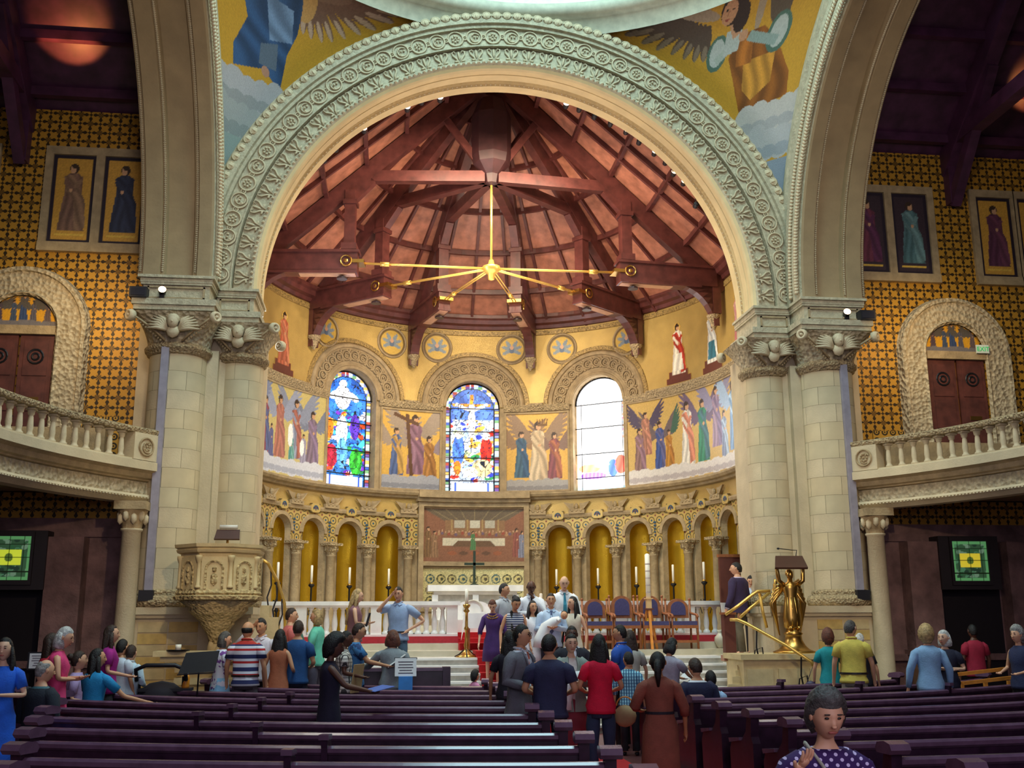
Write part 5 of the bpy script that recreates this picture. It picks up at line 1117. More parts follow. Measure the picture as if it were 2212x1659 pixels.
for i in range(8):
    a = -PI / 2 + PI / 4 * i
    if math.sin(a) > .3: continue
    T = Matrix.Translation((.585 * math.cos(a), .585 * math.sin(a), 2.5)) @ Matrix.Rotation(a + PI / 2, 4, 'Z')
    pn = B(); pn.cbox((0, -.0, 0), (.40, .05, .52), 0, T); pa = pn.build('panel', PU, t)
    q = B(); q.torus((0, -.03, .06), .13, .02, 14, 5, 0, T, arc=PI); q.cbox((-.13, -.03, -.09), (.035, .03, .3), 0, T); q.cbox((.13, -.03, -.09), (.035, .03, .3), 0, T); q.ell((0, -.03, .06), (.04, .03, .05), 6, 0, T); q.ell((0, -.03, -.09), (.06, .03, .11), 6, 0, T); q.build('relief', PUD, pa)
    T2 = Matrix.Translation((.635 * math.cos(a + PI / 8), .635 * math.sin(a + PI / 8), 0)) ; c = B(); c.lathe([(.05, 2.27), (.05, 2.30), (.035, 2.32), (.032, 2.66), (.04, 2.68), (.06, 2.74), (.06, 2.78)], 10, 0, T2); c.build('colonnette', PU, t, True)
t = thing('pulpit_lectern', 'dark slanted reading board with a white lamp on top of the pulpit', 'lectern', (-4.85, 17.35, 2.95)); B().tube([(0, 0, 0), (0, 0, .12)], .02, 8).build('stem', BRASS, t); b = B(); b.add([(-.20, -.10, .10), (.20, -.10, .10), (.18, .04, .26), (-.18, .04, .26), (-.20, -.08, .08), (.20, -.08, .08), (.18, .06, .24), (-.18, .06, .24)], [(0, 1, 2, 3), (7, 6, 5, 4), (0, 4, 5, 1), (2, 6, 7, 3), (0, 3, 7, 4), (1, 5, 6, 2)]); b.build('board', M_('dark_walnut', 0x4a2a20, .45), t)
b = B(); b.tube([(-.14, .05, .30), (.14, .05, .30)], .035, 10); b.build('lamp_shade', M_('white_enamel', 0xd6d2c8, .4), t, True)
t = thing('pulpit_stair', 'stone stair with brass handrail behind the pulpit', 'stair', (0, 0, 0))
b = B()
for i in range(7): b.box(-4.35 + .15 * i, -4.2 + .15 * i, 17.95, 18.35, 0, 2.02 - .19 * i)
b.build('steps', PU, t)
B().tube([(-4.38, 17.95, 2.78), (-4.26, 18.0, 2.70), (-4.10, 18.1, 2.40), (-3.98, 18.15, 2.05), (-3.95, 18.15, 1.62)], .026, 8).build('handrail', BRASS_L, t, True)
for x, z in ((-4.22, 2.6), (-4.12, 2.4), (-4.02, 2.12)):
    B().tube([(x, 18.05, z), (x + .02, 18.05, z - .25), (x - .04, 18.05, z - .45), (x, 18.05, z - .68)], .014, 5).build('iron_baluster', IRON, t)
# stone ledge table in front of the left pier with candle, wheeled case, music stand
t = thing('stone_table', 'long stone ledge table under the pulpit with a white candle on it', 'table', (-5.0, 17.2, 0)); B().box(-.82, .75, -.2, .2, 1.24, 1.32).box(-.72, .65, -.14, .16, 1.16, 1.24).build('slab', PU, t)
for z in (1.0, .82, .64): B().box(-.5, .6, -.1, .2, z, z + .10).build('stone', PU, t)
B().box(-.4, .5, -.05, .2, 0, 1.16).build('base', PU, t)
t = thing('pillar_candle', 'small white candle on a dark tray on the stone ledge under the pulpit', 'candle', (-5.46, 17.08, 1.32)); B().lathe([(.17, 0), (.18, .02), (.0, .02)], 16).build('tray', IRON, t); B().lathe([(.045, .02), (.045, .10), (0, .10)], 14).build('candle', WAX, t, True)
t = thing('music_stand', 'black folding music stand beside the wheeled case', 'music stand', (-4.9, 15.6, 0))
b = B(); b.add([(-.26, -.05, 1.05), (.24, -.12, 1.08), (.27, .06, 1.36), (-.20, .12, 1.33)], [(0, 1, 2, 3)]); b.add([(-.26, -.03, 1.05), (.24, -.10, 1.08), (.27, .08, 1.36), (-.20, .14, 1.33)], [(3, 2, 1, 0)]); b.bar((-.26, -.08, 1.04), (.24, -.15, 1.07), .06, .015); b.build('desk', BLACK, t)
B().tube([(0, 0, .3), (.01, .01, 1.2)], .012, 6).build('pole', IRON, t)
for i in range(3): a = 2 * PI * i / 3; B().tube([(0, 0, .45), (.3 * math.cos(a), .3 * math.sin(a), 0)], .010, 6).build('leg', IRON, t)
t = thing('stroller', 'dark folded baby stroller with looped handle behind the left pews', 'stroller', (-5.45, 15.9, 0))
b = B(); b.tube([(-.34, 0, .95), (-.34, -.1, 1.10), (-.2, -.12, 1.16), (.2, -.12, 1.16), (.34, -.1, 1.10), (.34, 0, .95)], .03, 8); b.build('handle', BLACK, t, True)
B().box(-.3, .42, -.1, .2, .80, .84).build('tray', BLACK, t); B().ell((0, .05, .70), (.34, .22, .24), 12).build('seat_hood', M_('dark_fabric', 0x1e1620, .8), t, True)
for x in (-.3, .3):
    B().bar((x, 0, 1.0), (x, .2, .15), .03, .03).build('frame', IRON, t); w_ = B(); w_.torus((0, 0, 0), .13, .03, 14, 6, 0, Matrix.Translation((x, .2, .16)) @ Matrix.Rotation(PI / 2, 4, 'Z')); w_.build('wheel', BLACK, t, True)
t = thing('drink_bottle', 'orange bottle with white cap standing on the stroller tray behind the left pews', 'bottle', (-5.12, 15.95, .84)); B().lathe([(.05, 0), (.055, .02), (.055, .14), (.04, .18)], 14).build('body', M_('orange_plastic', 0xe8912a, .4), t, True); B().lathe([(.035, .18), (.035, .22), (0, .22)], 12).build('cap', WHITE, t, True)
def signtex(lines, w, h, base, size, nm, loc, label, cat='sign', tilt=0., mat=PAPER, post=True):
    t = thing(nm, label, cat, loc); B().box(-w / 2, w / 2, -.006, .006, 0, h).build('panel', mat, t).rotation_euler = (tilt, 0, 0)
    for i, s_ in enumerate(lines):
        tc = bpy.data.curves.new('text', 'FONT'); tc.body = s_; tc.size = size; tc.align_x = 'CENTER'; tc.extrude = .001; tc.materials.append(M_('ink', 0x3a3a44, .8))
        o = bpy.data.objects.new('lettering', tc); C.objects.link(o); o.parent = t; o.location = (0, -.010, h - .055 - i * size * 1.35); o.rotation_euler = (PI / 2 + tilt, 0, 0)
    return t
t = signtex([], .23, .20, 0, .03, 'notice', (-7.06, 15.6, 1.14), 'small white printed notice on a stand beside the pink dressed woman')
b = B()
for i, w_ in enumerate((.17, .15, .17, .10, .13)): b.box(-w_ / 2, w_ / 2, -.009, -.007, .165 - .032 * i, .172 - .032 * i)
b.build('printed_lines', M_('ink', 0x3a3a44, .8), t); B().box(-.14, .14, .0, .02, -.02, .22).build('frame', BLACK, t); B().tube([(0, .02, -1.14), (0, .02, .0)], .012, 6).build('pole', IRON, t)
t = signtex([], .31, .26, 0, .03, 'display_board', (-2.0, 15.7, .98), 'white printed board on a bright blue pedestal beside the grey cardigan woman', tilt=-.25)
b = B()
for i, w_ in enumerate((.22, .2, .22, .18, .21)): b.box(-w_ / 2, w_ / 2, -.010, -.008, .2 - .04 * i, .21 - .04 * i)
o = b.build('printed_lines', M_('ink', 0x3a3a44, .8), t); o.rotation_euler = (-.25, 0, 0); B().box(-.165, .165, .0, .02, .245, .27).build('clip', BLACK, t).rotation_euler = (-.25, 0, 0); B().box(-.10, .10, -.06, .06, -.98, -.0).build('pedestal', M_('bright_blue_plastic', 0x2f8fe0, .45), t)
t = thing('kneeling_desk', 'long low dark wooden screen in front of the first left pew', 'desk', (-2.1, 16.95, 0)); B().box(-1.1, .75, -.04, .04, .0, 1.0).build('front_panel', PEW, t); B().box(-1.14, .8, -.10, .06, 1.0, 1.05).build('top_rail', PEWT, t)
B().box(.70, .82, -.12, .10, 0, 1.06).build('end_post', PEW, t)

# ---- right hand reading platform with the angel lectern and its rails
t = thing('reading_platform', 'raised stone reading platform in front of the right pier', 'platform', (4.6, 18.1, 0))
B().box(-.9, .75, -.5, .40, 0, 1.10).build('body', PU, t); B().box(-.96, .80, -.56, .40, 1.10, 1.19).build('ledge', PU, t)
for x0, x1 in ((-.85, -.4), (-.30, .15), (.25, .68)): B().box(x0, x1, -.53, -.5, .2, .95).build('panel', PU, t)
b = B()
for i in range(8):
    q = PI / 2 * i / 7; b.box(-.9 - .6 * (1 - math.sin(q)) - .02, -.9, -.5 + .04 * i, -.5 + .04 * i + .04, 0, .2 + .8 * math.sin(q)) if i else None
b.build('curved_plinth', PU, t)
t = thing('angel_lectern', 'gilded angel statue holding up a dark reading desk on the right platform', 'lectern', (4.78, 18.05, 1.19))
B().lathe([(.36, 0), (.36, .03), (.30, .05), (.26, .07), (.20, .13), (.15, .22), (.14, .30), (.17, .33), (.13, .36), (.12, .40), (0, .40)], 28).build('bell_base', BRASS, t, True)
b = B(); b.lathe([(.11, .40), (.15, .44), (.16, .60), (.13, .85), (.11, .98), (.14, 1.10), (.13, 1.18), (.05, 1.22), (.045, 1.28)], 18, 0, None, sx=1.0, sy=.75); 
for i in range(10): a = 2 * PI * i / 10; b.tube([(.145 * math.cos(a), .11 * math.sin(a), .44), (.13 * math.cos(a + .1), .10 * math.sin(a + .1), .7), (.10 * math.cos(a), .08 * math.sin(a), .95)], .016, 5)
ag = b.build('robed_figure', BRASS, t, True)
b = B(); b.ell((0, -.01, 1.34), (.062, .07, .085), 12).ell((0, -.075, 1.33), (.012, .02, .018), 6).ell((0, .02, 1.37), (.075, .075, .075), 10); b.build('head', BRASS, t, True)
for s_ in (-1, 1):
    B().tube([(s_ * .12, 0, 1.16), (s_ * .22, -.04, 1.24), (s_ * .24, -.03, 1.45), (s_ * .2, -.02, 1.56)], [.05, .042, .032, .028], 8).build('arm', BRASS, t, True)
    b = B()
    for k in range(6): b.tube([(s_ * .06, .10, 1.15), (s_ * (.20 + .02 * k), .16, 1.25 - .08 * k), (s_ * (.26 - .015 * k), .16, .95 - .13 * k)], [.03, .045, .012], 6)
    b.build('wing', BRASS, t, True)
    B().ell((s_ * .07, -.07, .43), (.05, .09, .035), 8).build('foot', BRASS, t, True)
b = B(); b.add([(-.34, -.22, 1.46), (.26, -.22, 1.46), (.30, .1, 1.68), (-.20, .1, 1.68), (-.34, -.2, 1.43), (.26, -.2, 1.43), (.30, .12, 1.65), (-.20, .12, 1.65)], [(0, 1, 2, 3), (7, 6, 5, 4), (0, 4, 5, 1), (2, 6, 7, 3), (0, 3, 7, 4), (1, 5, 6, 2)]); b.build('reading_board', M_('dark_walnut', 0x4a2a20, .45), t)
b = B(); b.tube([(.18, .1, 1.68), (.2, .1, 1.78), (.1, .08, 1.78), (-.15, .0, 1.80)], .008, 5); b.ell((-.18, 0, 1.80), (.03, .02, .02), 6); b.build('microphone', BLACK, t)
t = thing('stair_rails', 'bent satin brass handrails at the right steps', 'handrail', (0, 0, 0))
for nm, pts in (('upper_rail', [(3.66, 18.3, 1.85), (3.9, 18.3, 2.0), (4.15, 18.3, 2.18), (4.26, 18.3, 2.25), (4.5, 18.3, 2.26)]), ('rear_rail', [(4.16, 19.0, 1.80), (4.35, 19.0, 1.96), (4.75, 19.0, 2.25)]), ('upright_rail', [(4.32, 18.35, 2.22), (4.36, 18.35, 1.9), (4.42, 18.35, 1.62)]), ('lower_rail', [(3.64, 18.0, 1.76), (3.74, 17.9, 1.76), (3.85, 17.8, 1.70), (4.4, 17.4, 1.33), (4.72, 17.2, 1.08), (4.78, 17.2, .95)])):
    B().tube(pts, .028, 8).build(nm, BRASS_L, t, True)
for x, y, z in ((4.0, 17.7, 1.6), (4.6, 17.3, 1.15)):
    b = B(); b.tube([(x, y, z), (x - .02, y, z - .3), (x + .03, y, z - .6), (x, y, 0)], .015, 5); b.tube([(x - .12, y, z - .75), (x - .05, y, z - .35), (x + .08, y, z - .3), (x + .12, y, z - .7), (x, y, z - .85)], .012, 5); b.build('iron_baluster', IRON, t)
t = thing('newel_screen', 'dark red wooden stair screen beside the man in the purple blazer', 'screen', (3.9, 18.6, 1.05)); B().box(-.22, -.02, -.15, .0, .1, .80).build('panel', M_('dark_red_wood', 0x5f2c22, .5), t); B().box(-.26, .02, -.17, .02, .0, .10).build('foot', M_('pinkish_marble', 0xb07a62, .5), t); B().box(-.25, .0, -.17, .02, .80, .84).build('cap', OAK, t)
t = thing('wooden_screen', 'dark carved wooden screen between the apse wall and the right pier', 'screen', (4.9, 21.1, 1.32)); B().box(-.40, .42, 0, .08, 0, 1.72).build('board', M_('dark_red_wood', 0x5f2c22, .5), t); B().box(-.42, .44, -.02, .1, 1.70, 1.76).build('cap', OAK, t)
b = B(); b.torus((.15, -.01, 1.15), .28, .03, 18, 5, arc=PI); b.ell((.15, 0, 1.05), (.24, .03, .3), 12); b.build('carved_arch', M_('dark_walnut', 0x4a2a20), t)
t = thing('book_stand', 'dark slanted stand with an open white book beside the right balcony column', 'stand', (6.9, 17.2, 0)); B().box(-.3, .28, -.02, .22, .2, 1.12).build('cabinet', M_('dark_walnut', 0x4a2a20), t); 
for x in (-.27, .25): B().box(x - .02, x + .02, 0, .04, 0, .9).build('leg', M_('dark_walnut', 0x4a2a20), t)
b = B(); b.add([(-.32, -.1, 1.12), (.30, -.1, 1.12), (.30, .2, 1.24), (-.32, .2, 1.24), (-.32, .2, 1.1), (.3, .2, 1.1)], [(0, 1, 2, 3), (4, 3, 2, 5)]); b.build('desk_top', M_('dark_walnut', 0x4a2a20), t)
b = B(); b.add([(-.12, -.06, 1.145), (.18, -.06, 1.145), (.18, .14, 1.225), (-.12, .14, 1.225)], [(0, 1, 2, 3)]); bk = b.build('open_book', PAPER, None, loc=(6.9, 17.2, .01)); tag(bk, 'open white book lying on the dark slanted stand', 'book')
t = thing('wooden_rail_frame', 'low frame of two orange wooden rails beside the white haired navy dressed woman', 'railing', (6.72, 15.55, 0))
for z, y in ((1.01, 0), (.90, -.25)):
    B().bar((-.42, y, z - .08), (.42, y, z - .0), .05, .05).build('rail', M_('orange_pine', 0xd98a35), t)
for x in (-.38, .0, .38): B().bar((x, -.12, .84), (x, -.12, 0), .05, .05).build('leg', M_('orange_pine', 0xd98a35), t)
# ---- lamps and loudspeakers
for g, nm in ((-1, 'left'), (1, 'right')):
    t = thing('loudspeaker', 'black box loudspeaker on the ledge of the %s pier' % nm, 'speaker', (g * 6.78, 18.42, 7.37)); B().box(-.15, .15, -.1, .12, .0, .19).build('case', BLACK, t); B().box(-.12, .12, -.11, -.10, .03, .16).build('front_grille', M_('dark_fabric', 0x1e1620), t)
    t = thing('floodlight', 'small round floodlight beside the loudspeaker on the %s pier' % nm, 'lamp', (g * 6.38, 18.40, 7.37)); b = B(); T = Matrix.Translation((0, 0, .13)) @ Matrix.Rotation(-g * .5, 4, 'Y') @ Matrix.Rotation(PI / 2.6, 4, 'X')
    b.lathe([(.03, -.10), (.06, -.06), (.075, .05), (.075, .08)], 14, 0, T, cap=False); b.build('housing', BLACK, t, True); c = B(); c.lathe([(.068, .07), (.0, .085)], 14, 0, T); c.build('lit_glass', LAMP2, t); B().box(-.04, .04, -.02, .02, 0, .1).build('bracket', IRON, t)
LP = [(-1.39, 12.60, 1), (-2.08, 12.34, 1), (-2.97, 11.80, 2), (-3.54, 11.34, 2), (-3.77, 11.09, 2), (-1.78, 12.52, 0), (1.33, 12.62, 1), (1.62, 12.55, 0), (1.95, 12.4, 0), (2.3, 12.25, 0), (2.64, 12.08, 1), (2.92, 11.85, 0), (3.25, 11.61, 1), (3.49, 11.41, 1), (3.66, 11.16, 2), (3.87, 10.95, 2), (4.12, 10.45, 0)]
for i, (x, z, on) in enumerate(LP):
    where = ('second from the arch top, left', 'third from the arch top, left', 'fourth lit on the left', 'fifth lit on the left', 'lowest on the left', 'between the two left ones nearest the top', 'nearest the arch top, right', 'dark one nearest the arch top, right', 'second dark one down the right', 'third dark one down the right', 'fourth down the right, brightest', 'below the brightest right one', 'sixth lit down the right', 'seventh lit down the right', 'eighth lit down the right', 'ninth lit down the right', 'lowest on the right')[i]
    t = thing('spotlight', ('small %s spotlight behind the great arch, ' % ('dark', 'bright', 'half hidden')[on] + where), 'spotlight', (x, 20.36, z), 0, ('unlit', 'lit', 'half hidden')[on] + ' spotlights behind the great arch')
    b = B(); T = Matrix.Rotation(PI * .42, 4, 'X'); b.lathe([(.03, -.12), (.055, -.09), (.065, .04)], 12, 0, T, cap=False); b.build('housing', BLACK, t, True); b = B(); b.lathe([(.062, .035), (.05, .06), (.0, .07)], 12, 0, T); b.build('lens', (M_('dark_glass', 0x2a3238, .2), LAMP, LAMP2)[on], t, True); B().tube([(0, 0, 0), (0, .02, .16)], .012, 5).build('bracket', IRON, t)

# ================================================================ PEOPLE
SKINS = dict(a=0xe0a884, b=0xd29a72, c=0xe0b090, d=0x5e3a2a, e=0xb07850)
HAIRC = dict(black=0x16110f, brown=0x3a2418, grey=0x9c9892, white=0xd4d2cc, blond=0xc2a06a, red=0x6a3a28, dkgrey=0x55504c)
def arm_pts(kind, s_):
    A = dict(down=((.25, -.02, 1.13), (.27, .07, .88)), bent=((.26, -.03, 1.14), (.17, .23, 1.08)), hold=((.25, .02, 1.14), (.03, .24, 1.16)), hip=((.44, -.08, 1.17), (.21, .05, 1.02)), head=((.36, .14, 1.36), (.10, .12, 1.66)),
             face=((.34, .16, 1.33), (.09, .17, 1.60)), fwd=((.23, .16, 1.20), (.12, .42, 1.14)), out=((.36, .12, 1.18), (.52, .30, 1.17)), raise_=((.32, .06, 1.12), (.20, .24, 1.36)), chin=((.24, .18, 1.16), (.04, .15, 1.42)), rest=((.32, .2, 1.15), (.52, .38, 1.08)), cross=((.24, .02, 1.16), (-.05, .20, 1.14)))[kind]
    return [(s_ * x, y, z) for x, y, z in A]
def skel(P, female, arms, seated, stride=0.):
    v = []; e = []; r = []
    def add(p, rad, par=None, fy=1.):
        v.append(p); r.append((rad, rad * fy)); 
        if par is not None: e.append((par, len(v) - 1))
        return len(v) - 1
    w = .175 if female else .195; k = .85 if female else 1.
    pel = add((0, 0, .97), .12 * k); ch = add((0, .0, 1.18), .105 * k, pel); c2 = add((0, -.01, 1.36), .10 * k, ch); nb = add((0, -.01, 1.47), .052 * k, c2); add((0, .01, 1.56), .05 * k, nb)
    for s_ in (-1, 1):
        sh = add((s_ * w * .9, -.01, 1.40), .052 * k, c2); el, wr = arm_pts(arms[0 if s_ < 0 else 1], s_); E_ = add(el, .037 * k, sh)
        m = tuple((a + b) / 2 for a, b in zip(el, wr)); mm = add(m, .033 * k, E_); W_2 = add(wr, .023 * k, mm)
        d = (Vector(wr) - Vector(el)).normalized(); side = d.cross(Vector((0, 0, 1))); side = side.normalized() if side.length > .2 else Vector((0, 1, 0)); nrm = side.cross(d)
        if kind_down(d): side = Vector((0, 1, 0)); nrm = side.cross(d)
        pm = add(tuple(Vector(wr) + d * .05), .027 * k, W_2)
        pm2 = add(tuple(Vector(wr) + d * .085), .026 * k, pm)
        for j, (o, l) in enumerate(((-.030, .055), (-.010, .070), (.010, .066), (.030, .050))):
            b0 = Vector(wr) + d * .10 + side * o; f1 = add(tuple(b0), .0095, pm2); f2 = add(tuple(b0 + d * l * .55 + nrm * .006), .008, f1); add(tuple(b0 + d * l * .9 + nrm * .022), .007, f2)
        t1 = add(tuple(Vector(wr) + d * .045 + side * .035), .011, pm); add(tuple(Vector(wr) + d * .085 + side * .055 + nrm * .01), .009, t1)
        if seated: J = ((s_ * .10, .05, .93), (s_ * .12, .44, .93), (s_ * .12, .46, .53), (s_ * .12, .60, .49))
        else: J = ((s_ * .09, .0, .90), (s_ * .10, .03 + s_ * stride, .50), (s_ * .10, -.01 + s_ * stride * 1.2, .09), (s_ * .12, .14 + s_ * stride * 1.2, .035))
        hp = add(J[0], .085 * k, pel); kn = add(J[1], .052 * k, hp); an = add(J[2], .036 * k, kn); add(J[3], .030, an)
    return v, e, r
def kind_down(d): return d.z < -.7
def head_geo(n=22, m=16, hair=None, seed=0):
    """ellipsoid head about the origin; +y is the face; hair=(style) gives the hair shell instead"""
    rows = []; rng = random.Random(seed)
    for i in range(m + 1):
        t = PI * i / m; row = []
        for j in range(n):
            a = 2 * PI * j / n; x, y, z = math.sin(t) * math.sin(a), math.sin(t) * math.cos(a), math.cos(t)
            px, py, pz = x * .076, y * .094, z * .118
            if z < 0: px *= 1 + .28 * z * (1 if y > 0 else .3); py *= 1 + .12 * z; py += -.02 * z * z * (1 if y < 0 else -.3)
            if hair is None:
                f = max(0, y)
                py += .022 * math.exp(-(x / .16) ** 2 - ((z + .12) / .22) ** 2) * (f > .3) + .008 * math.exp(-(x / .5) ** 2 - ((z - .32) / .15) ** 2) * f
                for sx in (-.36, .36): py -= .010 * math.exp(-((x - sx) / .2) ** 2 - ((z - .12) / .14) ** 2) * f
                py += .006 * math.exp(-(x / .25) ** 2 - ((z + .55) / .12) ** 2) * f + .008 * math.exp(-(x / .3) ** 2 - ((z + .9) / .15) ** 2) * f
            else:
                line = {'short': .60, 'thin': .66, 'bob': .58, 'long': .66, 'afro': .56, 'curly': .60, 'bald': 9}.get(hair, .45)
                thick = {'short': 1.09, 'thin': 1.03, 'bob': 1.14, 'long': 1.12, 'afro': 1.55, 'curly': 1.40, 'bald': 1.04}[hair]
                side = y < .22 + .25 * max(0, z) - .25 * (z < .1); low = {'short': -.35, 'thin': -.35, 'bob': -.75, 'long': -.8, 'afro': -.6, 'curly': -.6, 'bald': -.35}[hair]
                on = (z > line) or (side and z > low - (.2 if y < -.3 else 0) + (.25 if abs(x) > .8 and hair in ('short', 'thin', 'bald') else 0))
                if hair == 'bald': on = side and low < z < .28 and y < .2
                if hair == 'thin' and z > .72 and y > -.5: on = False
                s_ = (thick + (rng.random() - .5) * (.10 if hair in ('afro', 'curly') else .03)) if on else .90
                if hair in ('afro', 'curly') and on: pz2 = pz * s_ + .01
                px, py, pz = px * s_, py * s_ - (.008 if on and hair not in ('afro',) else 0), pz * (s_ if on else .90) + (.004 if on else 0)
            row.append((px, py, pz))
        rows.append(row)
    return rows
HJOBS = []
def loft(b, rings, n=16, mi=0, fold=0., T=None, cap=(True, True), ph=0.):
    """rings: (x, y, z, rx, ry)"""
    rows = [[(x + rx_ * math.cos(a) * (1 + fold * math.sin(a * 5 + z * 7 + ph)), y + ry_ * math.sin(a) * (1 + fold * math.sin(a * 5 + z * 7 + ph)), z) for a in [2 * PI * j / n for j in range(n)]] for x, y, z, rx_, ry_ in rings]
    k = len(b.v); b.sheet(rows, mi, True, T)
    if cap[0]: b.f.append(tuple(k + j for j in range(n - 1, -1, -1))); b.m.append(mi)
    if cap[1]: b.f.append(tuple(k + (len(rows) - 1) * n + j for j in range(n))); b.m.append(mi)
def cloth(name, col, kind='plain', col2=0xffffff, sc=1.):
    key = 'cloth_%s_%06x_%06x' % (kind, col, col2)
    if key in MC: return MC[key]
    if kind == 'plain': return M_(key, col, .85, var=.12, sc=9, bmp=.004, bsc=60)
    m, nt, b = nmat(key, .85); v, (x, y, z) = coords(nt); c1, c2 = srgb(col), srgb(col2)
    if kind == 'plaid': out = mix(nt, ((x * 22.).fr().lt(.35)) + ((z * 18.).fr().lt(.35)) * .6, c1, c2)
    elif kind == 'stripe': out = mix(nt, (z * 26.).fr().lt(.35), c1, c2)
    elif kind == 'polo':
        w = (z * 5.6 + .15).fr(); out = mix(nt, w.lt(.32), c1, c2); out = mix(nt, w.gt(.62) * w.lt(.80), out, srgb(0xc02a2c)); out = mix(nt, z.gt(1.425), out, srgb(0xb83028))
    elif kind == 'dots':
        P = .052; u = (x / P + 100.); w = (z / P + 100.); r = lambda o: (((u + o).fr() - .5) * ((u + o).fr() - .5) + ((w + o).fr() - .5) * ((w + o).fr() - .5)).sqrt().lt(.17)
        out = mix(nt, r(0.).mx(r(.5)), c1, c2)
    else: out = mix(nt, noise(nt, v, 9, 2).gt(.53), c1, c2)
    nt.links.new(out, b.inputs['Base Color']); MC[key] = m; return m
PEOPLE = []
def stand(x0, y0, top, y):
    """same bearing and apparent height, moved to depth y and stood on the stair tread there"""
    n = int((y - 17.2) / .3 + 1e-6) + 1; z = 1.1 / 9 * n + (.012 if -.62 < -2.34 + (x0 + 2.34) * y / y0 < .82 else 0)
    return (-2.34 + (x0 + 2.34) * y / y0, y, z, 1.75 + (top - 1.75) * y / y0 - z)
def person(label, x, y, z, h, face, sex='m', skin='a', hair=('short', 'black'), top=('plain', 0xffffff), sleeve='short', bottom=('trousers', 0x23232b), arms=('down', 'down'), head=(0, 0), seated=False, jacket=None, tie=None, stride=0., extra=None, group=None, child=False, lean=0., neck='crew', glasses=False, wide=1.0, braid=None):
    PEOPLE.append(dict(locals())); 
def px(u, yw):                                      # world x of a point on the plane y=yw along the bearing u degrees from the nave axis
    return -2.34 + yw * math.tan(math.radians(u))
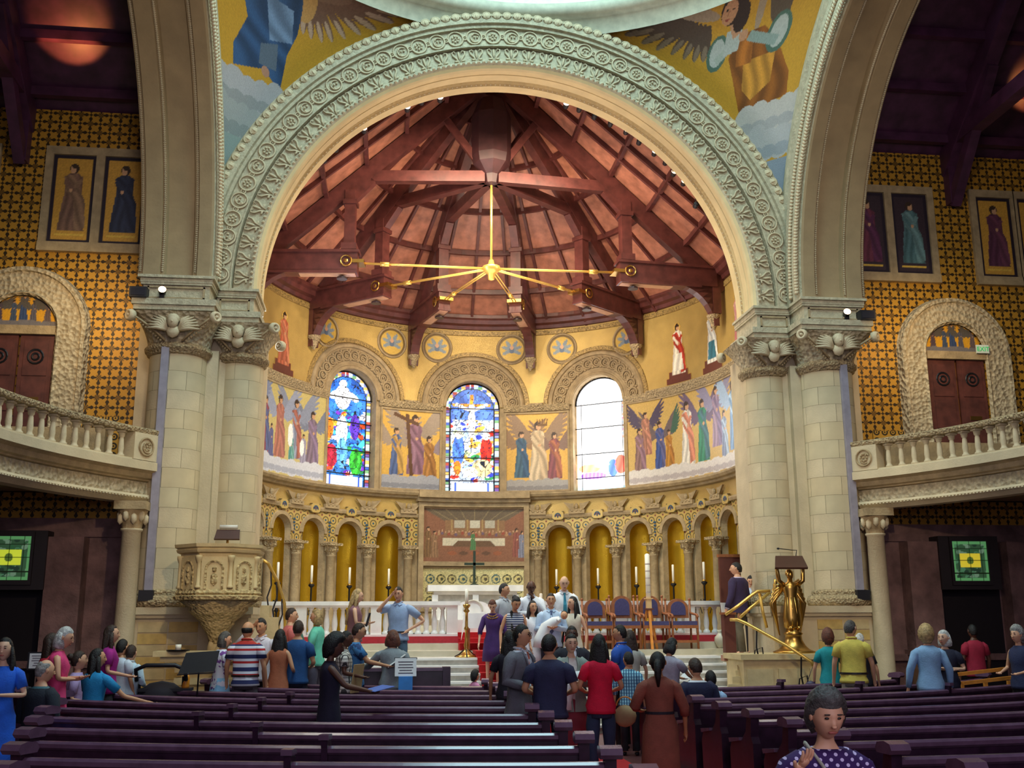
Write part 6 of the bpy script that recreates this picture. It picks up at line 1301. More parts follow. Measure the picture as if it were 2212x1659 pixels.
def build_people():
    tmp = []
    for p in PEOPLE:
        v, e, r = skel(p, p['sex'] == 'f', p['arms'], p['seated'], p['stride'])
        me = bpy.data.meshes.new('sk'); me.from_pydata(v, e, []); o = bpy.data.objects.new('sk', me); C.objects.link(o)
        m = o.modifiers.new('s', 'SKIN'); m.use_smooth_shade = True; o.modifiers.new('u', 'SUBSURF').levels = 1
        sv = me.skin_vertices[0].data
        for i, q in enumerate(r): sv[i].radius = q
        sv[0].use_root = True; tmp.append(o)
    bpy.context.view_layer.update(); dg = bpy.context.evaluated_depsgraph_get(); geo = []
    for o in tmp:
        m = bpy.data.meshes.new_from_object(o.evaluated_get(dg)); geo.append(([tuple(q.co) for q in m.vertices], [tuple(f.vertices) for f in m.polygons])); bpy.data.meshes.remove(m)
    for o in tmp: bpy.data.objects.remove(o)
    for idx, (p, (gv, gf)) in enumerate(zip(PEOPLE, geo)):
        fem = p['sex'] == 'f'; k = .85 if fem else 1.0; sk = M_('skin_' + p['skin'], SKINS[p['skin']], .55, var=.05, sc=8)
        dark = M_('eye_dark', 0x1a1210, .4); lip = M_('lips_' + p['skin'], 0xa8584c if p['skin'] != 'd' else 0x5a3028, .5)
        t = thing('person', p['label'], 'person', (p['x'], p['y'], p['z']), -math.radians(p['face']), p['group'])
        s = p['h'] / 1.75; t.scale = (s * p['wide'], s * p['wide'], s)
        if p['lean']: t.rotation_euler = (math.radians(-p['lean']), 0, -math.radians(p['face']))
        b = B(); b.add(gv, gf, 0)
        HS = 1.14 if p['child'] else 1.0
        yaw, pit = p['head']; HT = Matrix.Translation((0, .02, 1.50)) @ Matrix.Rotation(-math.radians(yaw), 4, 'Z') @ Matrix.Rotation(-math.radians(pit), 4, 'X') @ Matrix.Translation((0, .0, .128)) @ Matrix.Scale(HS, 4)
        rows = head_geo(26 if idx != FG else 40, 20 if idx != FG else 30); b.sheet(rows, 0, True, HT)
        for g in (-1, 1):
            b.ell((g * .079, -.005, .005), (.012, .02, .032), 6, 0, HT)
            b.ell((g * .029, .082, .018), (.013, .007, .0065), 8, 1, HT); b.ell((g * .030, .089, .040), (.019, .006, .004), 6, 1, HT)
        b.ell((0, .087, -.058), (.026, .008, .0075), 8, 2, HT); b.ell((0, .104, -.022), (.016, .012, .010), 6, 0, HT)
        bo = b.build('body', [sk, dark, lip], t, True)
        if p['glasses']:
            g_ = B()
            for g in (-1, 1): g_.torus((g * .032, .099, .016), .022, .003, 10, 4, 0, HT)
            g_.tube([HT @ Vector((-.01, .10, .018)), HT @ Vector((.01, .10, .018))], .0025, 4); g_.build('glasses', IRON, t)
        # hair
        st_, hc = p['hair']; hm = M_('hair_' + hc, HAIRC[hc], .55, var=.35, sc=30, bmp=.01, bsc=60)
        if st_ != 'none':
            base = {'pony': 'short', 'bun': 'short', 'wavy': 'long'}.get(st_, st_); hb_ = B(); hb_.sheet(head_geo(26, 18, base, idx), 0, True, HT)
            if st_ in ('long', 'wavy'):
                L = .30 if st_ == 'long' else .36; fo = .05 if st_ == 'long' else .10
                loft(hb_, [(0, -.035, .06, .070, .062), (0, -.042, .0, .090, .066), (0, -.052, -.08, .100, .064), (0, -.066, -.16, .108, .052), (0, -.082, -.16 - L * .35, .102, .040), (0, -.088, -.16 - L * .7, .080, .034), (0, -.085, -.16 - L, .045, .020)], 20, 0, fo, HT, ph=idx)
                for g in (-1, 1): loft(hb_, [(g * .078, .005, .03, .016, .026), (g * .090, .002, -.06, .024, .030), (g * .098, .010, -.16, .026, .028), (g * .095, .03, -.16 - L * .4, .016, .016)], 8, 0, fo, HT, ph=idx)
            if st_ == 'bob':
                loft(hb_, [(0, -.03, .06, .078, .07), (0, -.036, .0, .096, .074), (0, -.036, -.07, .106, .076), (0, -.034, -.12, .098, .066), (0, -.03, -.135, .07, .05)], 20, 0, .05, HT, ph=idx)
            if st_ == 'pony': hb_.tube([HT @ Vector((0, -.10, .03)), HT @ Vector((0, -.15, .0)), HT @ Vector((0, -.16, -.12)), HT @ Vector((0, -.14, -.26))], [.03, .04, .035, .012], 8)
            if st_ == 'bun': hb_.ell((0, -.11, .06), (.05, .05, .05), 10, 0, HT)
            hb_.build('hair', hm, t, True)
        if p['braid']:
            q = B()
            for i in range(7): q.ell((.07, .06 + .01 * i, 1.46 - .05 * i), (.028, .025, .035), 8)
            q.build('braid', hm, t, True)
        # clothes
        fl = .035; ph = idx * 1.3; ww = 1.0 if not fem else .90; tk, tc = p['top'][0], p['top'][1]; tm = cloth('top', tc, tk, *(p['top'][2:3]))
        dz = 0
        torso = [(0, 0, .93, .175 * (1.02 if fem else .94), .128), (0, 0, 1.0, .170 * ww, .122), (0, 0, 1.10, .150 * ww if fem else .165, .112), (0, .005, 1.2, .158 * ww + (0 if fem else .012), .118), (0, .01 if fem else 0, 1.29, .178 * ww, .130 if fem else .125), (0, -.005, 1.37, .195 * ww, .112), (0, -.01, 1.42, .172 * ww, .092), (0, -.01, 1.455, .112 * ww, .072), (0, -.005, 1.475, .072, .062)]
        if neck_low(p): torso = torso[:-1] + [(0, -.01, 1.452, .095, .07)]
        bt = p['bottom']
        b = B(); hem = torso
        if bt[0] == 'dress':
            L_ = bt[2] if len(bt) > 2 else .45
            low = [(0, 0, L_ - (0 if not p['seated'] else 0), .21, .18), (0, 0, (.93 + L_) / 2, .195, .155)]
            loft(b, low + torso, 20, 0, fl, ph=ph); gname = 'dress'
        else: loft(b, [(0, 0, .84, .196 * ww, .148), (0, 0, .88, .192 * ww, .143)] + [(x_, y_, z_, rx_ + .006, ry_ + .006) for x_, y_, z_, rx_, ry_ in torso], 20, 0, fl, ph=ph); gname = 'shirt'
        if p['sleeve'] != 'none':
            for i_, s_ in ((0, -1), (1, 1)):
                el, wr = [Vector(q) for q in arm_pts(p['arms'][i_], s_)]; w = (.175 if fem else .195) * .86; sh = Vector((s_ * w, -.01, 1.395)); r0 = .066 * k + .008
                if p['sleeve'] == 'short': m_ = sh.lerp(el, .68); b.tube([sh + Vector((-s_ * .04, 0, .0)), sh.lerp(el, .15), m_], [r0 * .92, r0 * 1.02, r0 * .90], 10)
                elif p['sleeve'] == 'half': m_ = el.lerp(wr, .35); b.tube([sh + Vector((-s_ * .04, 0, .0)), sh.lerp(el, .15), el, m_], [r0 * .92, r0, r0 * .82, r0 * .72], 10)
                else: b.tube([sh + Vector((-s_ * .04, 0, .0)), sh.lerp(el, .15), sh.lerp(el, .6), el, el.lerp(wr, .5), wr], [r0 * .92, r0 * 1.0, r0 * .85, r0 * .80, r0 * .66, r0 * .55], 10)
        b.build(gname, tm, t, True)
        if p['jacket']:
            j = B(); jm = cloth('j', p['jacket']); ang = .45; n = 22; rows = []
            for (x_, y_, z_, rx_, ry_) in [(0, 0, .80, .205, .155)] + torso[:-1]:
                rows.append([(x_ + (rx_ + .022) * math.cos(a), y_ + (ry_ + .02) * math.sin(a), z_) for a in [PI / 2 + ang * (z_ - .75) + (2 * PI - 2 * ang * (z_ - .75)) * q / n for q in range(n + 1)]])
            j.sheet(rows)
            for i_, s_ in ((0, -1), (1, 1)):
                el, wr = [Vector(q) for q in arm_pts(p['arms'][i_], s_)]; sh = Vector((s_ * .172 * (.9 if fem else 1), -.01, 1.40)); j.tube([sh + Vector((-s_ * .05, 0, .01)), sh.lerp(el, .15), sh.lerp(el, .6), el, el.lerp(wr, .5), el.lerp(wr, .92)], [.075, .080, .068, .062, .054, .046], 10)
                j.tube([(s_ * .06, .06, 1.47), (s_ * .075, .125, 1.38), (s_ * .05, .155, 1.22)], [.014, .022, .010], 5, fl=.5)
            j.build('jacket', jm, t, True)

        if p['tie']:
            q = B(); q.add([(-.022, .088, 1.455), (.022, .088, 1.455), (.014, .10, 1.43), (-.014, .10, 1.43), (.03, .142, 1.25), (-.03, .142, 1.25), (.035, .136, 1.10), (-.035, .136, 1.10), (0, .134, 1.05)], [(0, 3, 2, 1), (3, 5, 4, 2), (5, 7, 6, 4), (7, 8, 6)]); q.build('necktie', cloth('t', p['tie']), t)
        if neck_collar(p):
            q = B()
            for s_ in (-1, 1): q.add([(s_ * .0, .078, 1.46), (s_ * .055, .045, 1.50), (s_ * .085, .065, 1.455), (s_ * .04, .105, 1.43)], [(0, 1, 2, 3)])
            q.tube([(.055, .04, 1.49), (.065, -.02, 1.495), (.04, -.065, 1.50), (-.04, -.065, 1.50), (-.065, -.02, 1.495), (-.055, .04, 1.49)], .014, 5); q.build('collar', tm if p['top'][0] != 'polo' else cloth('t', 0xb83028), t)
        if bt[0] in ('trousers', 'skirt'):
            b = B(); bmat = cloth('b', bt[1])
            if bt[0] == 'skirt':
                L_ = bt[2] if len(bt) > 2 else .5; loft(b, [(0, 0, L_, .24, .21), (0, 0, .75, .205, .165), (0, 0, .92, .178, .135), (0, 0, 1.03, .160, .118)], 20, 0, .06, ph=ph)
            elif p['seated']:
                loft(b, [(0, 0, .84, .18, .14), (0, 0, .98, .175, .13)], 16)
                for s_ in (-1, 1): b.tube([(s_ * .09, .0, .93), (s_ * .12, .45, .93), (s_ * .12, .47, .60)], [.10, .075, .06], 10)
            else:
                loft(b, [(0, 0, .79, .162 * ww, .120), (0, 0, .88, .168 * ww, .124), (0, 0, 1.02, .150 * ww, .106)], 16)
                for s_ in (-1, 1): b.tube([(s_ * .082, 0, .88), (s_ * .095, .015, .70), (s_ * .10, .02 + s_ * p['stride'], .48), (s_ * .10, .0 + s_ * p['stride'] * 1.2, .08)], [.088 * k, .086, .068, .060], 12)
                if len(bt) > 2: b2 = B(); loft(b2, [(0, 0, .965, .19 * ww, .138), (0, 0, .995, .19 * ww, .138)], 18); b2.build('belt', M_('belt_leather', bt[2], .5), t)
            b.build(bt[0], bmat, t, True)
        if not p['seated']:
            for s_ in (-1, 1):
                q = B(); yy = s_ * p['stride'] * 1.2; q.ell((s_ * .11, .075 + yy, .035), (.045, .125, .04), 10); q.build('shoe', M_('shoe_dark', 0x17131a, .45), t, True)
        if p['extra']: p['extra'](t, p)
def neck_low(p): return p['neck'] == 'low'
def neck_collar(p): return p['neck'] == 'collar'
# small things people hold: top-level objects placed in the holder's frame
def held(name, label, cat, parts):
    def f(t, p):
        o = bpy.data.objects.new(name, None); C.objects.link(o); bpy.context.view_layer.update() if 0 else None
        s = p['h'] / 1.75; M = Matrix.Translation((p['x'], p['y'], p['z'])) @ Matrix.Rotation(-math.radians(p['face']), 4, 'Z') @ Matrix.Scale(s, 4)
        o.matrix_world = M; tag(o, label, cat); parts(o)
    return f
def sheet_part(c, w, h, rx_, ry_, mat, th=.006, nm='sheet'):
    def f(o):
        T = Matrix.Translation(c) @ Matrix.Rotation(ry_, 4, 'Z') @ Matrix.Rotation(rx_, 4, 'X'); b = B(); b.cbox((0, 0, 0), (w, h, th), 0, T); b.build(nm, mat, o)
    return f
def baby_part(c, mat, skin, sc_=1.):
    def f(o):
        T = Matrix.Translation(c) @ Matrix.Scale(sc_, 4); b = B(); loft(b, [(-.22 + .44 * q, 0, 0, .001, .001) for q in (0,)], 8) if 0 else None
        b.tube([T @ Vector(v) for v in ((-.14, .0, .08), (-.05, 0, .04), (.08, .0, -.04), (.16, .02, -.22), (.17, .02, -.34))], [.05, .085, .095, .11, .12], 12); b.build('gown', mat, o, True)
        h = B(); h.ell(tuple(T @ Vector((-.20, .02, .13))), (.062, .062, .068), 12); h.ell(tuple(T @ Vector((-.20, .075, .12))), (.012, .012, .01), 6); hd = h.build('head', skin, o, True)
        h = B(); h.ell(tuple(T @ Vector((-.205, -.01, .15))), (.064, .06, .062), 10); h.build('hair', M_('hair_black', 0x16110f, .7), hd, True)
        h = B(); h.tube([T @ Vector((-.10, .05, .08)), T @ Vector((-.12, .12, .05)), T @ Vector((-.14, .13, .09))], [.028, .024, .02], 7); h.build('arm', mat, o, True)
    return f
FG = -1
W_0 = 0xe6e8ee; NAVY = 0x1c2036; JEAN = 0x2c3a55; DK = 0x1b1820
pp = person
# --- left transept side
pp('woman with long dark hair in a bright blue dress at the left edge, looking back', -6.12, 11.4, 0, 1.60, 170, 'f', 'c', ('wavy', 'black'), ('plain', 0x2468e0), 'short', ('dress', 0, .18), ('hold', 'fwd'), (8, 0), neck='low')
pp('grey haired man seated in a dark jacket, back turned, near the left edge', -6.02, 12.35, -.42, 1.78, 30, 'm', 'a', ('thin', 'grey'), ('plain', 0x3c6672), 'long', ('trousers', DK), ('bent', 'bent'), (25, 5), seated=True, jacket=0x1d2430)
pp('grey haired woman in a sleeveless pink dress, standing by the left pews', -6.08, 13.1, 0, 1.70, 75, 'f', 'a', ('bob', 'white'), ('plain', 0xe2407a), 'none', ('dress', 0, .5), ('hold', 'cross'), (15, 15))
pp('person in a red shirt half hidden behind the pink dressed woman', -6.42, 13.9, 0, 1.62, 60, 'f', 'e', ('long', 'brown'), ('plain', 0xc02038), 'short', ('trousers', DK), ('down', 'down'))
pp('smiling woman in a lavender top sitting right of the pink dressed woman', -6.36, 15.0, -.36, 1.74, 80, 'f', 'a', ('bun', 'brown'), ('plain', 0xb9a0d0), 'short', ('trousers', DK), ('bent', 'bent'), (-10, -5), seated=True)
pp('woman with long dark hair in a turquoise top leaning an arm along the pew', -5.98, 14.4, -.30, 1.72, 30, 'f', 'b', ('wavy', 'black'), ('plain', 0x1f8fc8), 'short', ('trousers', DK), ('rest', 'rest'), (40, 0), seated=True)
pp('woman in a magenta top with dark hair, in profile by the left balcony column', -6.03, 15.2, 0, 1.71, 70, 'f', 'a', ('wavy', 'brown'), ('plain', 0xa01880), 'short', ('trousers', DK), ('bent', 'bent'), (10, 0))
pp('dark haired child in a white top in front of the left balcony column', -6.05, 16.0, 0, 1.50, 30, 'm', 'b', ('short', 'black'), ('plain', 0xd8e2ee), 'short', ('trousers', DK), child=True)
pp('brown haired boy in a pale blue shirt facing the pulpit', -5.92, 16.0, 0, 1.42, 15, 'm', 'a', ('short', 'brown'), ('plain', 0xc4dce8), 'long', ('trousers', 0x3a3a48), ('bent', 'bent'), child=True, neck='collar')
# --- group left of the steps
pp('woman in a floral blouse and light blue skirt, left of the striped polo', -4.72, 16.5, 0, 1.61, 55, 'f', 'a', ('bob', 'dkgrey'), ('blob', 0xd8dcec, 0x7a4a9a), 'short', ('skirt', 0x8cc4ea, .35), ('bent', 'bent'), (20, 10))
pp('balding man in a red white and blue striped polo shirt, seen from behind', -4.33, 16.25, 0, 1.76, 8, 'm', 'b', ('bald', 'black'), ('polo', 0xe4e8f2, 0x2a3060), 'short', ('trousers', 0x4a4048, 0x2a1c18), ('down', 'down'), (12, 0), neck='collar', wide=1.08)
pp('man in a pale shirt holding a hand to his face behind the striped polo', -4.2, 17.0, 0, 1.81, 200, 'm', 'b', ('short', 'black'), ('plain', 0xd8d2dc), 'long', ('trousers', DK), ('down', 'face'), (0, 12), neck='collar')
pp('long dark haired woman in an orange brown dress, seen from behind', -3.87, 16.4, 0, 1.64, 20, 'f', 'b', ('wavy', 'black'), ('plain', 0xb46a48), 'none', ('dress', 0, .45), ('down', 'bent'))
pp('man in a dark blue shirt standing with his back turned, beside the orange brown dress', -3.62, 16.6, 0, 1.77, 10, 'm', 'b', ('short', 'brown'), ('plain', 0x1f4f86), 'short', ('trousers', 0x1d2036), ('bent', 'bent'))
pp('ruddy man in a salmon shirt looking right, behind the dark blue shirt', *stand(-3.86, 18, 1.97, 17.65), 70, 'm', 'a', ('short', 'brown'), ('plain', 0xd8706a), 'short', ('trousers', 0x3a3a4a), ('bent', 'bent'), (20, 0))
pp('grey blond woman in a mint green blouse holding a green book', *stand(-3.42, 18, 1.95, 17.65), 285, 'f', 'a', ('bob', 'blond'), ('plain', 0x74d8b8), 'half', ('trousers', 0x4a4454), ('hold', 'hold'), (0, 0), extra=held('book', 'green book held by the woman in the mint blouse', 'book', sheet_part((0, .30, 1.34), .24, .32, 1.2, 0, M_('green_cover', 0x1f6a58, .6), .03, 'cover')))
pp('woman with a large dark afro in a sleeveless black dress, standing among the left pews', -2.88, 11.55, 0, 1.60, 82, 'f', 'd', ('afro', 'black'), ('plain', 0x1c1830), 'none', ('dress', 0, .45), ('fwd', 'fwd'), (5, 10), extra=held('leaflet', 'blue printed leaflet in the hands of the woman with the afro', 'leaflet', sheet_part((.02, .56, 1.16), .34, .26, .2, .3, M_('blue_print', 0x5a78c8, .7))))
pp('man in a small checked shirt holding a tan folder', -2.88, 15.5, 0, 1.62, 80, 'm', 'd', ('short', 'black'), ('plaid', 0xd8d2c8, 0x3a3638), 'short', ('trousers', DK), ('bent', 'bent'), (10, 5), extra=held('folder', 'tan folder held by the man in the checked shirt', 'folder', sheet_part((.1, .20, 1.05), .34, .42, 1.45, -.6, M_('tan_card', 0xb09468, .8), .02)))
pp('man with glasses in a blue patterned shirt reading a white sheet', -2.73, 16.0, 0, 1.73, 82, 'm', 'b', ('short', 'brown'), ('blob', 0x3f7ab0, 0x1f3f70), 'short', ('trousers', JEAN), ('fwd', 'fwd'), (0, 10), glasses=True, extra=held('song_sheet', 'white sheet held out by the man in the blue patterned shirt', 'paper', sheet_part((.02, .60, 1.20), .24, .32, .6, 0, PAPER)))
pp('woman with shoulder length brown hair in a grey cardigan, seen from behind', -2.19, 16.2, 0, 1.62, 12, 'f', 'a', ('bob', 'red'), ('plain', 0x8c9498), 'long', ('trousers', 0x241a20), ('out', 'bent'), wide=1.2)
pp('long blond haired woman clasping a dark book on the steps by the altar rail', *stand(-2.85, 19.3, 2.32, 18.45), 85, 'f', 'c', ('wavy', 'blond'), ('plain', 0x8c6068), 'none', ('trousers', 0x5a7aa8), ('hold', 'cross'), (10, 12), extra=held('book', 'dark book clasped by the long blond haired woman', 'book', sheet_part((.0, .24, 1.22), .17, .24, 1.3, 0, M_('dark_fabric', 0x1e1620), .03)))
pp('man in a light blue shirt, one hand on his forehead, one on his hip', *stand(-2.07, 19.3, 2.36, 18.45), 195, 'm', 'a', ('short', 'black'), ('plain', 0x9fb6d8), 'short', ('trousers', 0x4a6478, 0x4a2c1c), ('hip', 'face'), (0, 10), neck='collar')
# --- baptism group on the steps
pp('bowing woman in a purple dress with gold necklace on the red stair', -.44, 18.6, .623, 1.52, 190, 'f', 'c', ('short', 'red'), ('plain', 0x4a2a68), 'half', ('dress', 0, .52), ('down', 'down'), (0, 38), neck='low', extra=lambda t, p: necklace(t))
pp('man in a grey shirt smiling to the right, behind the striped dress', *stand(-.17, 19.3, 2.42, 18.9), 140, 'm', 'b', ('short', 'black'), ('plain', 0xb4b6bc), 'short', ('trousers', DK), ('down', 'down'), (-25, 0), neck='collar')
pp('woman with a dark braid in a white and navy striped dress looking down', *stand(-.03, 18.8, 2.19, 18.15), 175, 'f', 'b', ('bun', 'black'), ('stripe', 0x40486a, 0xe8e6e6), 'none', ('dress', 0, .45), ('down', 'down'), (-10, 28), neck='low', braid=True)
pp('man in a white shirt and dark tie holding his hand to his mouth', *stand(.33, 19.3, 2.48, 18.95), 180, 'm', 'd', ('thin', 'black'), ('plain', W_0), 'long', ('trousers', DK), ('chin', 'cross'), (0, 20), neck='collar', tie=0x22283a)
pp('laughing long dark haired woman in a white top beside the father', *stand(.30, 18.9, 2.10, 18.25), 165, 'f', 'b', ('long', 'black'), ('plain', 0xeeeaec), 'short', ('dress', 0, .5), ('fwd', 'down'), (0, 0), neck='low')
pp('smiling man in a pale blue shirt holding a baby in white', *stand(.62, 18.8, 2.23, 18.15), 185, 'm', 'b', ('short', 'black'), ('plain', 0xc4d8f0), 'long', ('trousers', 0x2a2838), ('hold', 'hold'), (0, 0), neck='collar', tie=0x5a6488,
   extra=lambda t, p: baby('baby in a long white gown held by the smiling man', p, (.02, .24, 1.22), WHITE, 1.15))
pp('bald man in a white shirt and teal tie, tallest on the steps', *stand(.96, 19.4, 2.57, 18.95), 182, 'm', 'c', ('none', 'black'), ('plain', 0xeef0f2), 'long', ('trousers', DK), ('down', 'down'), (0, 22), neck='collar', tie=0x3a8fa8)
pp('woman with wavy dark hair in a sleeveless cream dress beside the bald man', *stand(1.02, 18.8, 2.17, 18.2), 215, 'f', 'a', ('wavy', 'black'), ('plain', 0xdccfb8), 'none', ('dress', 0, .5), ('down', 'down'), (25, 0), neck='low')
pp('curly haired toddler in front of the red stair', -.89, 16.95, 0, .98, 60, 'f', 'b', ('curly', 'black'), ('plain', 0xd88ab0), 'short', ('dress', 0, .5), ('down', 'down'), child=True)
# --- standing in the aisle
pp('man with glasses in a grey suit and orange tie looking right', -.83, 11.75, 0, 1.71, 130, 'm', 'b', ('short', 'black'), ('plain', 0xd8dce8), 'long', ('trousers', 0x4a4650), ('down', 'bent'), (-15, 0), neck='collar', tie=0xc86a50, jacket=0x6a6870, glasses=True)
pp('woman with long dark curly hair in black, behind the grey suited man', -.74, 13.6, 0, 1.63, 15, 'f', 'b', ('wavy', 'black'), ('plain', 0x201a2a), 'short', ('trousers', DK), ('down', 'down'))
pp('broad dark haired man in a dark blue T-shirt, seen from behind', -.59, 11.25, 0, 1.61, 10, 'm', 'b', ('short', 'black'), ('plain', 0x2e3050), 'short', ('trousers', 0x1e2030), ('bent', 'bent'), (15, 0), wide=1.12)
pp('woman in a grey cardigan cradling a sleeping baby, facing the nave', -.14, 12.5, 0, 1.60, 178, 'f', 'c', ('bun', 'black'), ('plain', 0xe4dcd6), 'short', ('skirt', 0x9a3a48, .4), ('hold', 'hold'), (0, 5), neck='low', jacket=0x9aa49a,
   extra=lambda t, p: baby('sleeping baby in white cradled by the woman in the grey cardigan', p, (.0, .22, 1.18), WHITE, 1.0))
pp('dark skinned man with glasses in a charcoal suit behind the cradled baby', .21, 14.4, 0, 1.68, 185, 'm', 'd', ('short', 'black'), ('plain', 0xe4e4ee), 'long', ('trousers', DK), ('down', 'down'), (0, 0), neck='collar', jacket=0x2a2a34, glasses=True)
pp('woman with very long dark hair in a bright red T-shirt, seen from behind', .04, 11.7, 0, 1.60, 5, 'f', 'b', ('long', 'black'), ('plain', 0xe0103c), 'short', ('trousers', JEAN), ('bent', 'bent'), (20, 0), extra=held('handbag', 'tan handbag hanging beside the woman in the red T-shirt', 'bag', lambda o: bagp(o)))
pp('man in a royal blue shirt looking left, right of the red T-shirt', 1.0, 14.9, 0, 1.69, 310, 'm', 'b', ('short', 'black'), ('plain', 0x2a5ab8), 'short', ('trousers', DK), ('down', 'down'), (-20, 0), neck='collar')
pp('woman with long straight brown hair behind the royal blue shirt', 1.28, 15.5, 0, 1.61, 350, 'f', 'a', ('long', 'brown'), ('plain', 0xb8b4a8), 'short', ('trousers', 0x6a6a72), ('down', 'down'))
pp('boy in a blue plaid shirt and dark shorts standing in the aisle', .97, 14.35, 0, 1.32, 15, 'm', 'b', ('short', 'black'), ('plaid', 0x9ad8e8, 0x1a4a78), 'half', ('trousers', 0x16141e), ('down', 'down'), (-30, 0), child=True)
pp('woman with a dark ponytail in a brown belted dress, nearest in the aisle', .32, 10.25, 0, 1.45, 5, 'f', 'e', ('pony', 'black'), ('plain', 0x8a4a38), 'half', ('dress', 0, .12), ('bent', 'down'), (10, 0), wide=1.15, extra=lambda t, p: beltp(t))
pp('woman with a dark bob in a white top reading a sheet', 1.45, 14.0, 0, 1.53, 50, 'f', 'b', ('bob', 'black'), ('plain', 0xa8a2b0), 'short', ('trousers', DK), ('fwd', 'fwd'), (0, 25), extra=held('service_sheet', 'white service sheet read by the woman with the dark bob', 'paper', sheet_part((.0, .55, 1.18), .30, .22, .5, 0, PAPER)))
pp('short haired man in a dark navy suit in the right pews, seen from behind', 1.62, 13.35, -.42, 1.70, 350, 'm', 'b', ('short', 'brown'), ('plain', W_0), 'long', ('trousers', NAVY), ('down', 'down'), (0, 8), seated=True, jacket=0x1e2040, wide=1.1)
pp('small child with a pale blue collar sitting beside the navy suit', 1.88, 13.6, -.28, 1.38, 0, 'm', 'b', ('short', 'black'), ('plain', 0xa8c8e8), 'short', ('trousers', DK), ('down', 'down'), seated=True, child=True, neck='collar')
# --- right side
pp('man in a purple blazer and grey trousers turning away on the top step', 4.30, 19.45, 1.10, 1.72, 320, 'm', 'a', ('short', 'black'), ('plain', 0xd0c0d8), 'long', ('trousers', 0x6a604c), ('down', 'down'), (-30, 0), jacket=0x38284a, stride=.08, wide=1.1, extra=held('paper_sheet', 'white sheet in the left hand of the man in the purple blazer', 'paper', sheet_part((-.30, .12, .84), .26, .30, 1.5, 0, PAPER)))
pp('dark haired man in a white shirt half hidden behind the purple blazer', 4.72, 19.9, 1.10, 1.50, 200, 'm', 'a', ('short', 'black'), ('plain', 0xc8d4e8), 'short', ('trousers', DK), ('bent', 'bent'), (0, 20))
pp('red brown haired woman in a teal blouse carrying a dark purse', 4.53, 16.0, 0, 1.60, 20, 'f', 'a', ('curly', 'red'), ('plain', 0x1f9aa0), 'short', ('trousers', 0x1d1f3c), ('down', 'down'), extra=held('purse', 'small dark purple purse hanging beside the teal blouse', 'purse', lambda o: pursep(o)))
pp('grey haired man in a yellow shirt and grey trousers, seen from behind', 4.66, 15.45, 0, 1.74, 22, 'm', 'a', ('short', 'dkgrey'), ('plain', 0xe4cc5c), 'short', ('trousers', 0x9a9488, 0x4a2c1c), ('down', 'down'), (35, 0), neck='collar', stride=.05, wide=1.08)
pp('white haired woman in a black top beyond the yellow shirt', 5.14, 16.2, 0, 1.54, 25, 'f', 'a', ('short', 'white'), ('plain', 0x1c1620), 'short', ('trousers', DK), ('down', 'down'), (20, 0))
pp('curly fair haired woman in a pale blue cardigan, seen from behind', 5.22, 14.25, 0, 1.66, 15, 'f', 'a', ('curly', 'blond'), ('plain', 0x8fb4d8), 'long', ('trousers', 0x3a5a78), ('down', 'down'), (10, 0), wide=1.1)
pp('white haired woman in a navy top with clasped hands, facing left', 5.94, 15.1, 0, 1.59, 215, 'f', 'c', ('bob', 'white'), ('plain', 0x1a1a30), 'short', ('trousers', DK), ('hold', 'cross'), (20, 0), neck='low', wide=1.1)
pp('person in a dark red shirt walking away in the shadow of the right transept', 7.80, 17.5, 0, 1.66, 0, 'm', 'd', ('short', 'black'), ('plain', 0xa01c38), 'short', ('trousers', DK), ('down', 'down'))
pp('grey haired woman in a sleeveless navy top at the right edge', 6.74, 14.5, 0, 1.64, 250, 'f', 'a', ('curly', 'grey'), ('plain', 0x22284a), 'none', ('trousers', DK), ('bent', 'bent'))
FG = len(PEOPLE)
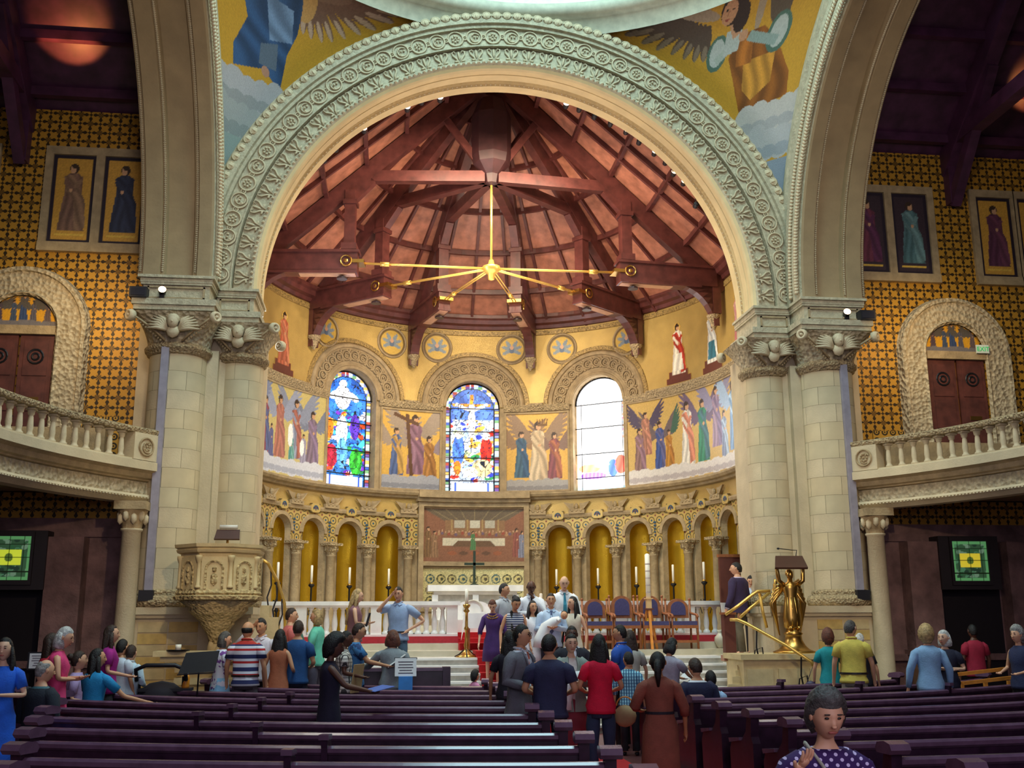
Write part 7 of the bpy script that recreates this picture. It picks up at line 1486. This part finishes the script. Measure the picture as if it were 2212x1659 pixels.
pp('older woman in a purple polka dot top with shoulder strap, nearest the camera', -.345, 4.75, 0, 1.43, 190, 'f', 'a', ('curly', 'dkgrey'), ('dots', 0x3a1a5a, 0xd8c8ee), 'short', ('trousers', DK), ('down', 'raise_'), (-6, 14), neck='low', wide=1.12, extra=lambda t, p: strapp(t))
def necklace(t):
    b = B()
    for r_, z_ in ((.085, 1.44), (.115, 1.40)):
        for i in range(11):
            a = PI * (i + .5) / 11; b.ell((r_ * math.cos(a) * 1.0, .03 + r_ * math.sin(a) * .85, z_ - .05 * math.sin(a)), (.016, .012, .016), 6)
    b.build('necklace', BRASS, t, True)
def beltp(t): b = B(); loft(b, [(0, 0, 1.06, .150, .124), (0, 0, 1.09, .150, .124)], 20, cap=(False, False)); b.build('belt', M_('dark_fabric', 0x1e1620), t)
def strapp(t): B().tube([(.09, -.06, 1.47), (.10, .02, 1.475), (.05, .115, 1.38), (-.03, .15, 1.22), (-.10, .15, 1.05)], .016, 6, fl=.5).build('shoulder_strap', M_('pale_strap', 0xb8b4a4, .7), t, True)
def bagp(o):
    T = Matrix.Translation((.30, .08, .80)); b = B(); b.ell((0, 0, 0), (.14, .07, .13), 12, 0, T); b.build('bag_body', M_('tan_card', 0xb09468, .8), o, True); b = B(); b.torus((0, 0, .12), .10, .010, 14, 5, 0, T, arc=PI); b.build('handle', M_('orange_pine', 0xd98a35), o, True)
def pursep(o):
    T = Matrix.Translation((-.33, .05, .82)); b = B(); b.ell((0, 0, 0), (.10, .05, .09), 10, 0, T); b.build('purse_body', M_('purple_leather', 0x34244a, .5), o, True); b = B(); b.tube([T @ Vector((-.06, 0, .06)), T @ Vector((.05, 0, .32)), T @ Vector((.07, 0, .06))], .008, 5); b.build('strap', M_('purple_leather', 0x34244a), o, True)
def baby(label, p, c, mat, s_):
    o = bpy.data.objects.new('person', None); C.objects.link(o); s = p['h'] / 1.75
    o.matrix_world = Matrix.Translation((p['x'], p['y'], p['z'])) @ Matrix.Rotation(-math.radians(p['face']), 4, 'Z') @ Matrix.Scale(s, 4); tag(o, label, 'person'); baby_part(c, mat, M_('skin_b', SKINS['b']), s_)(o)
build_people()
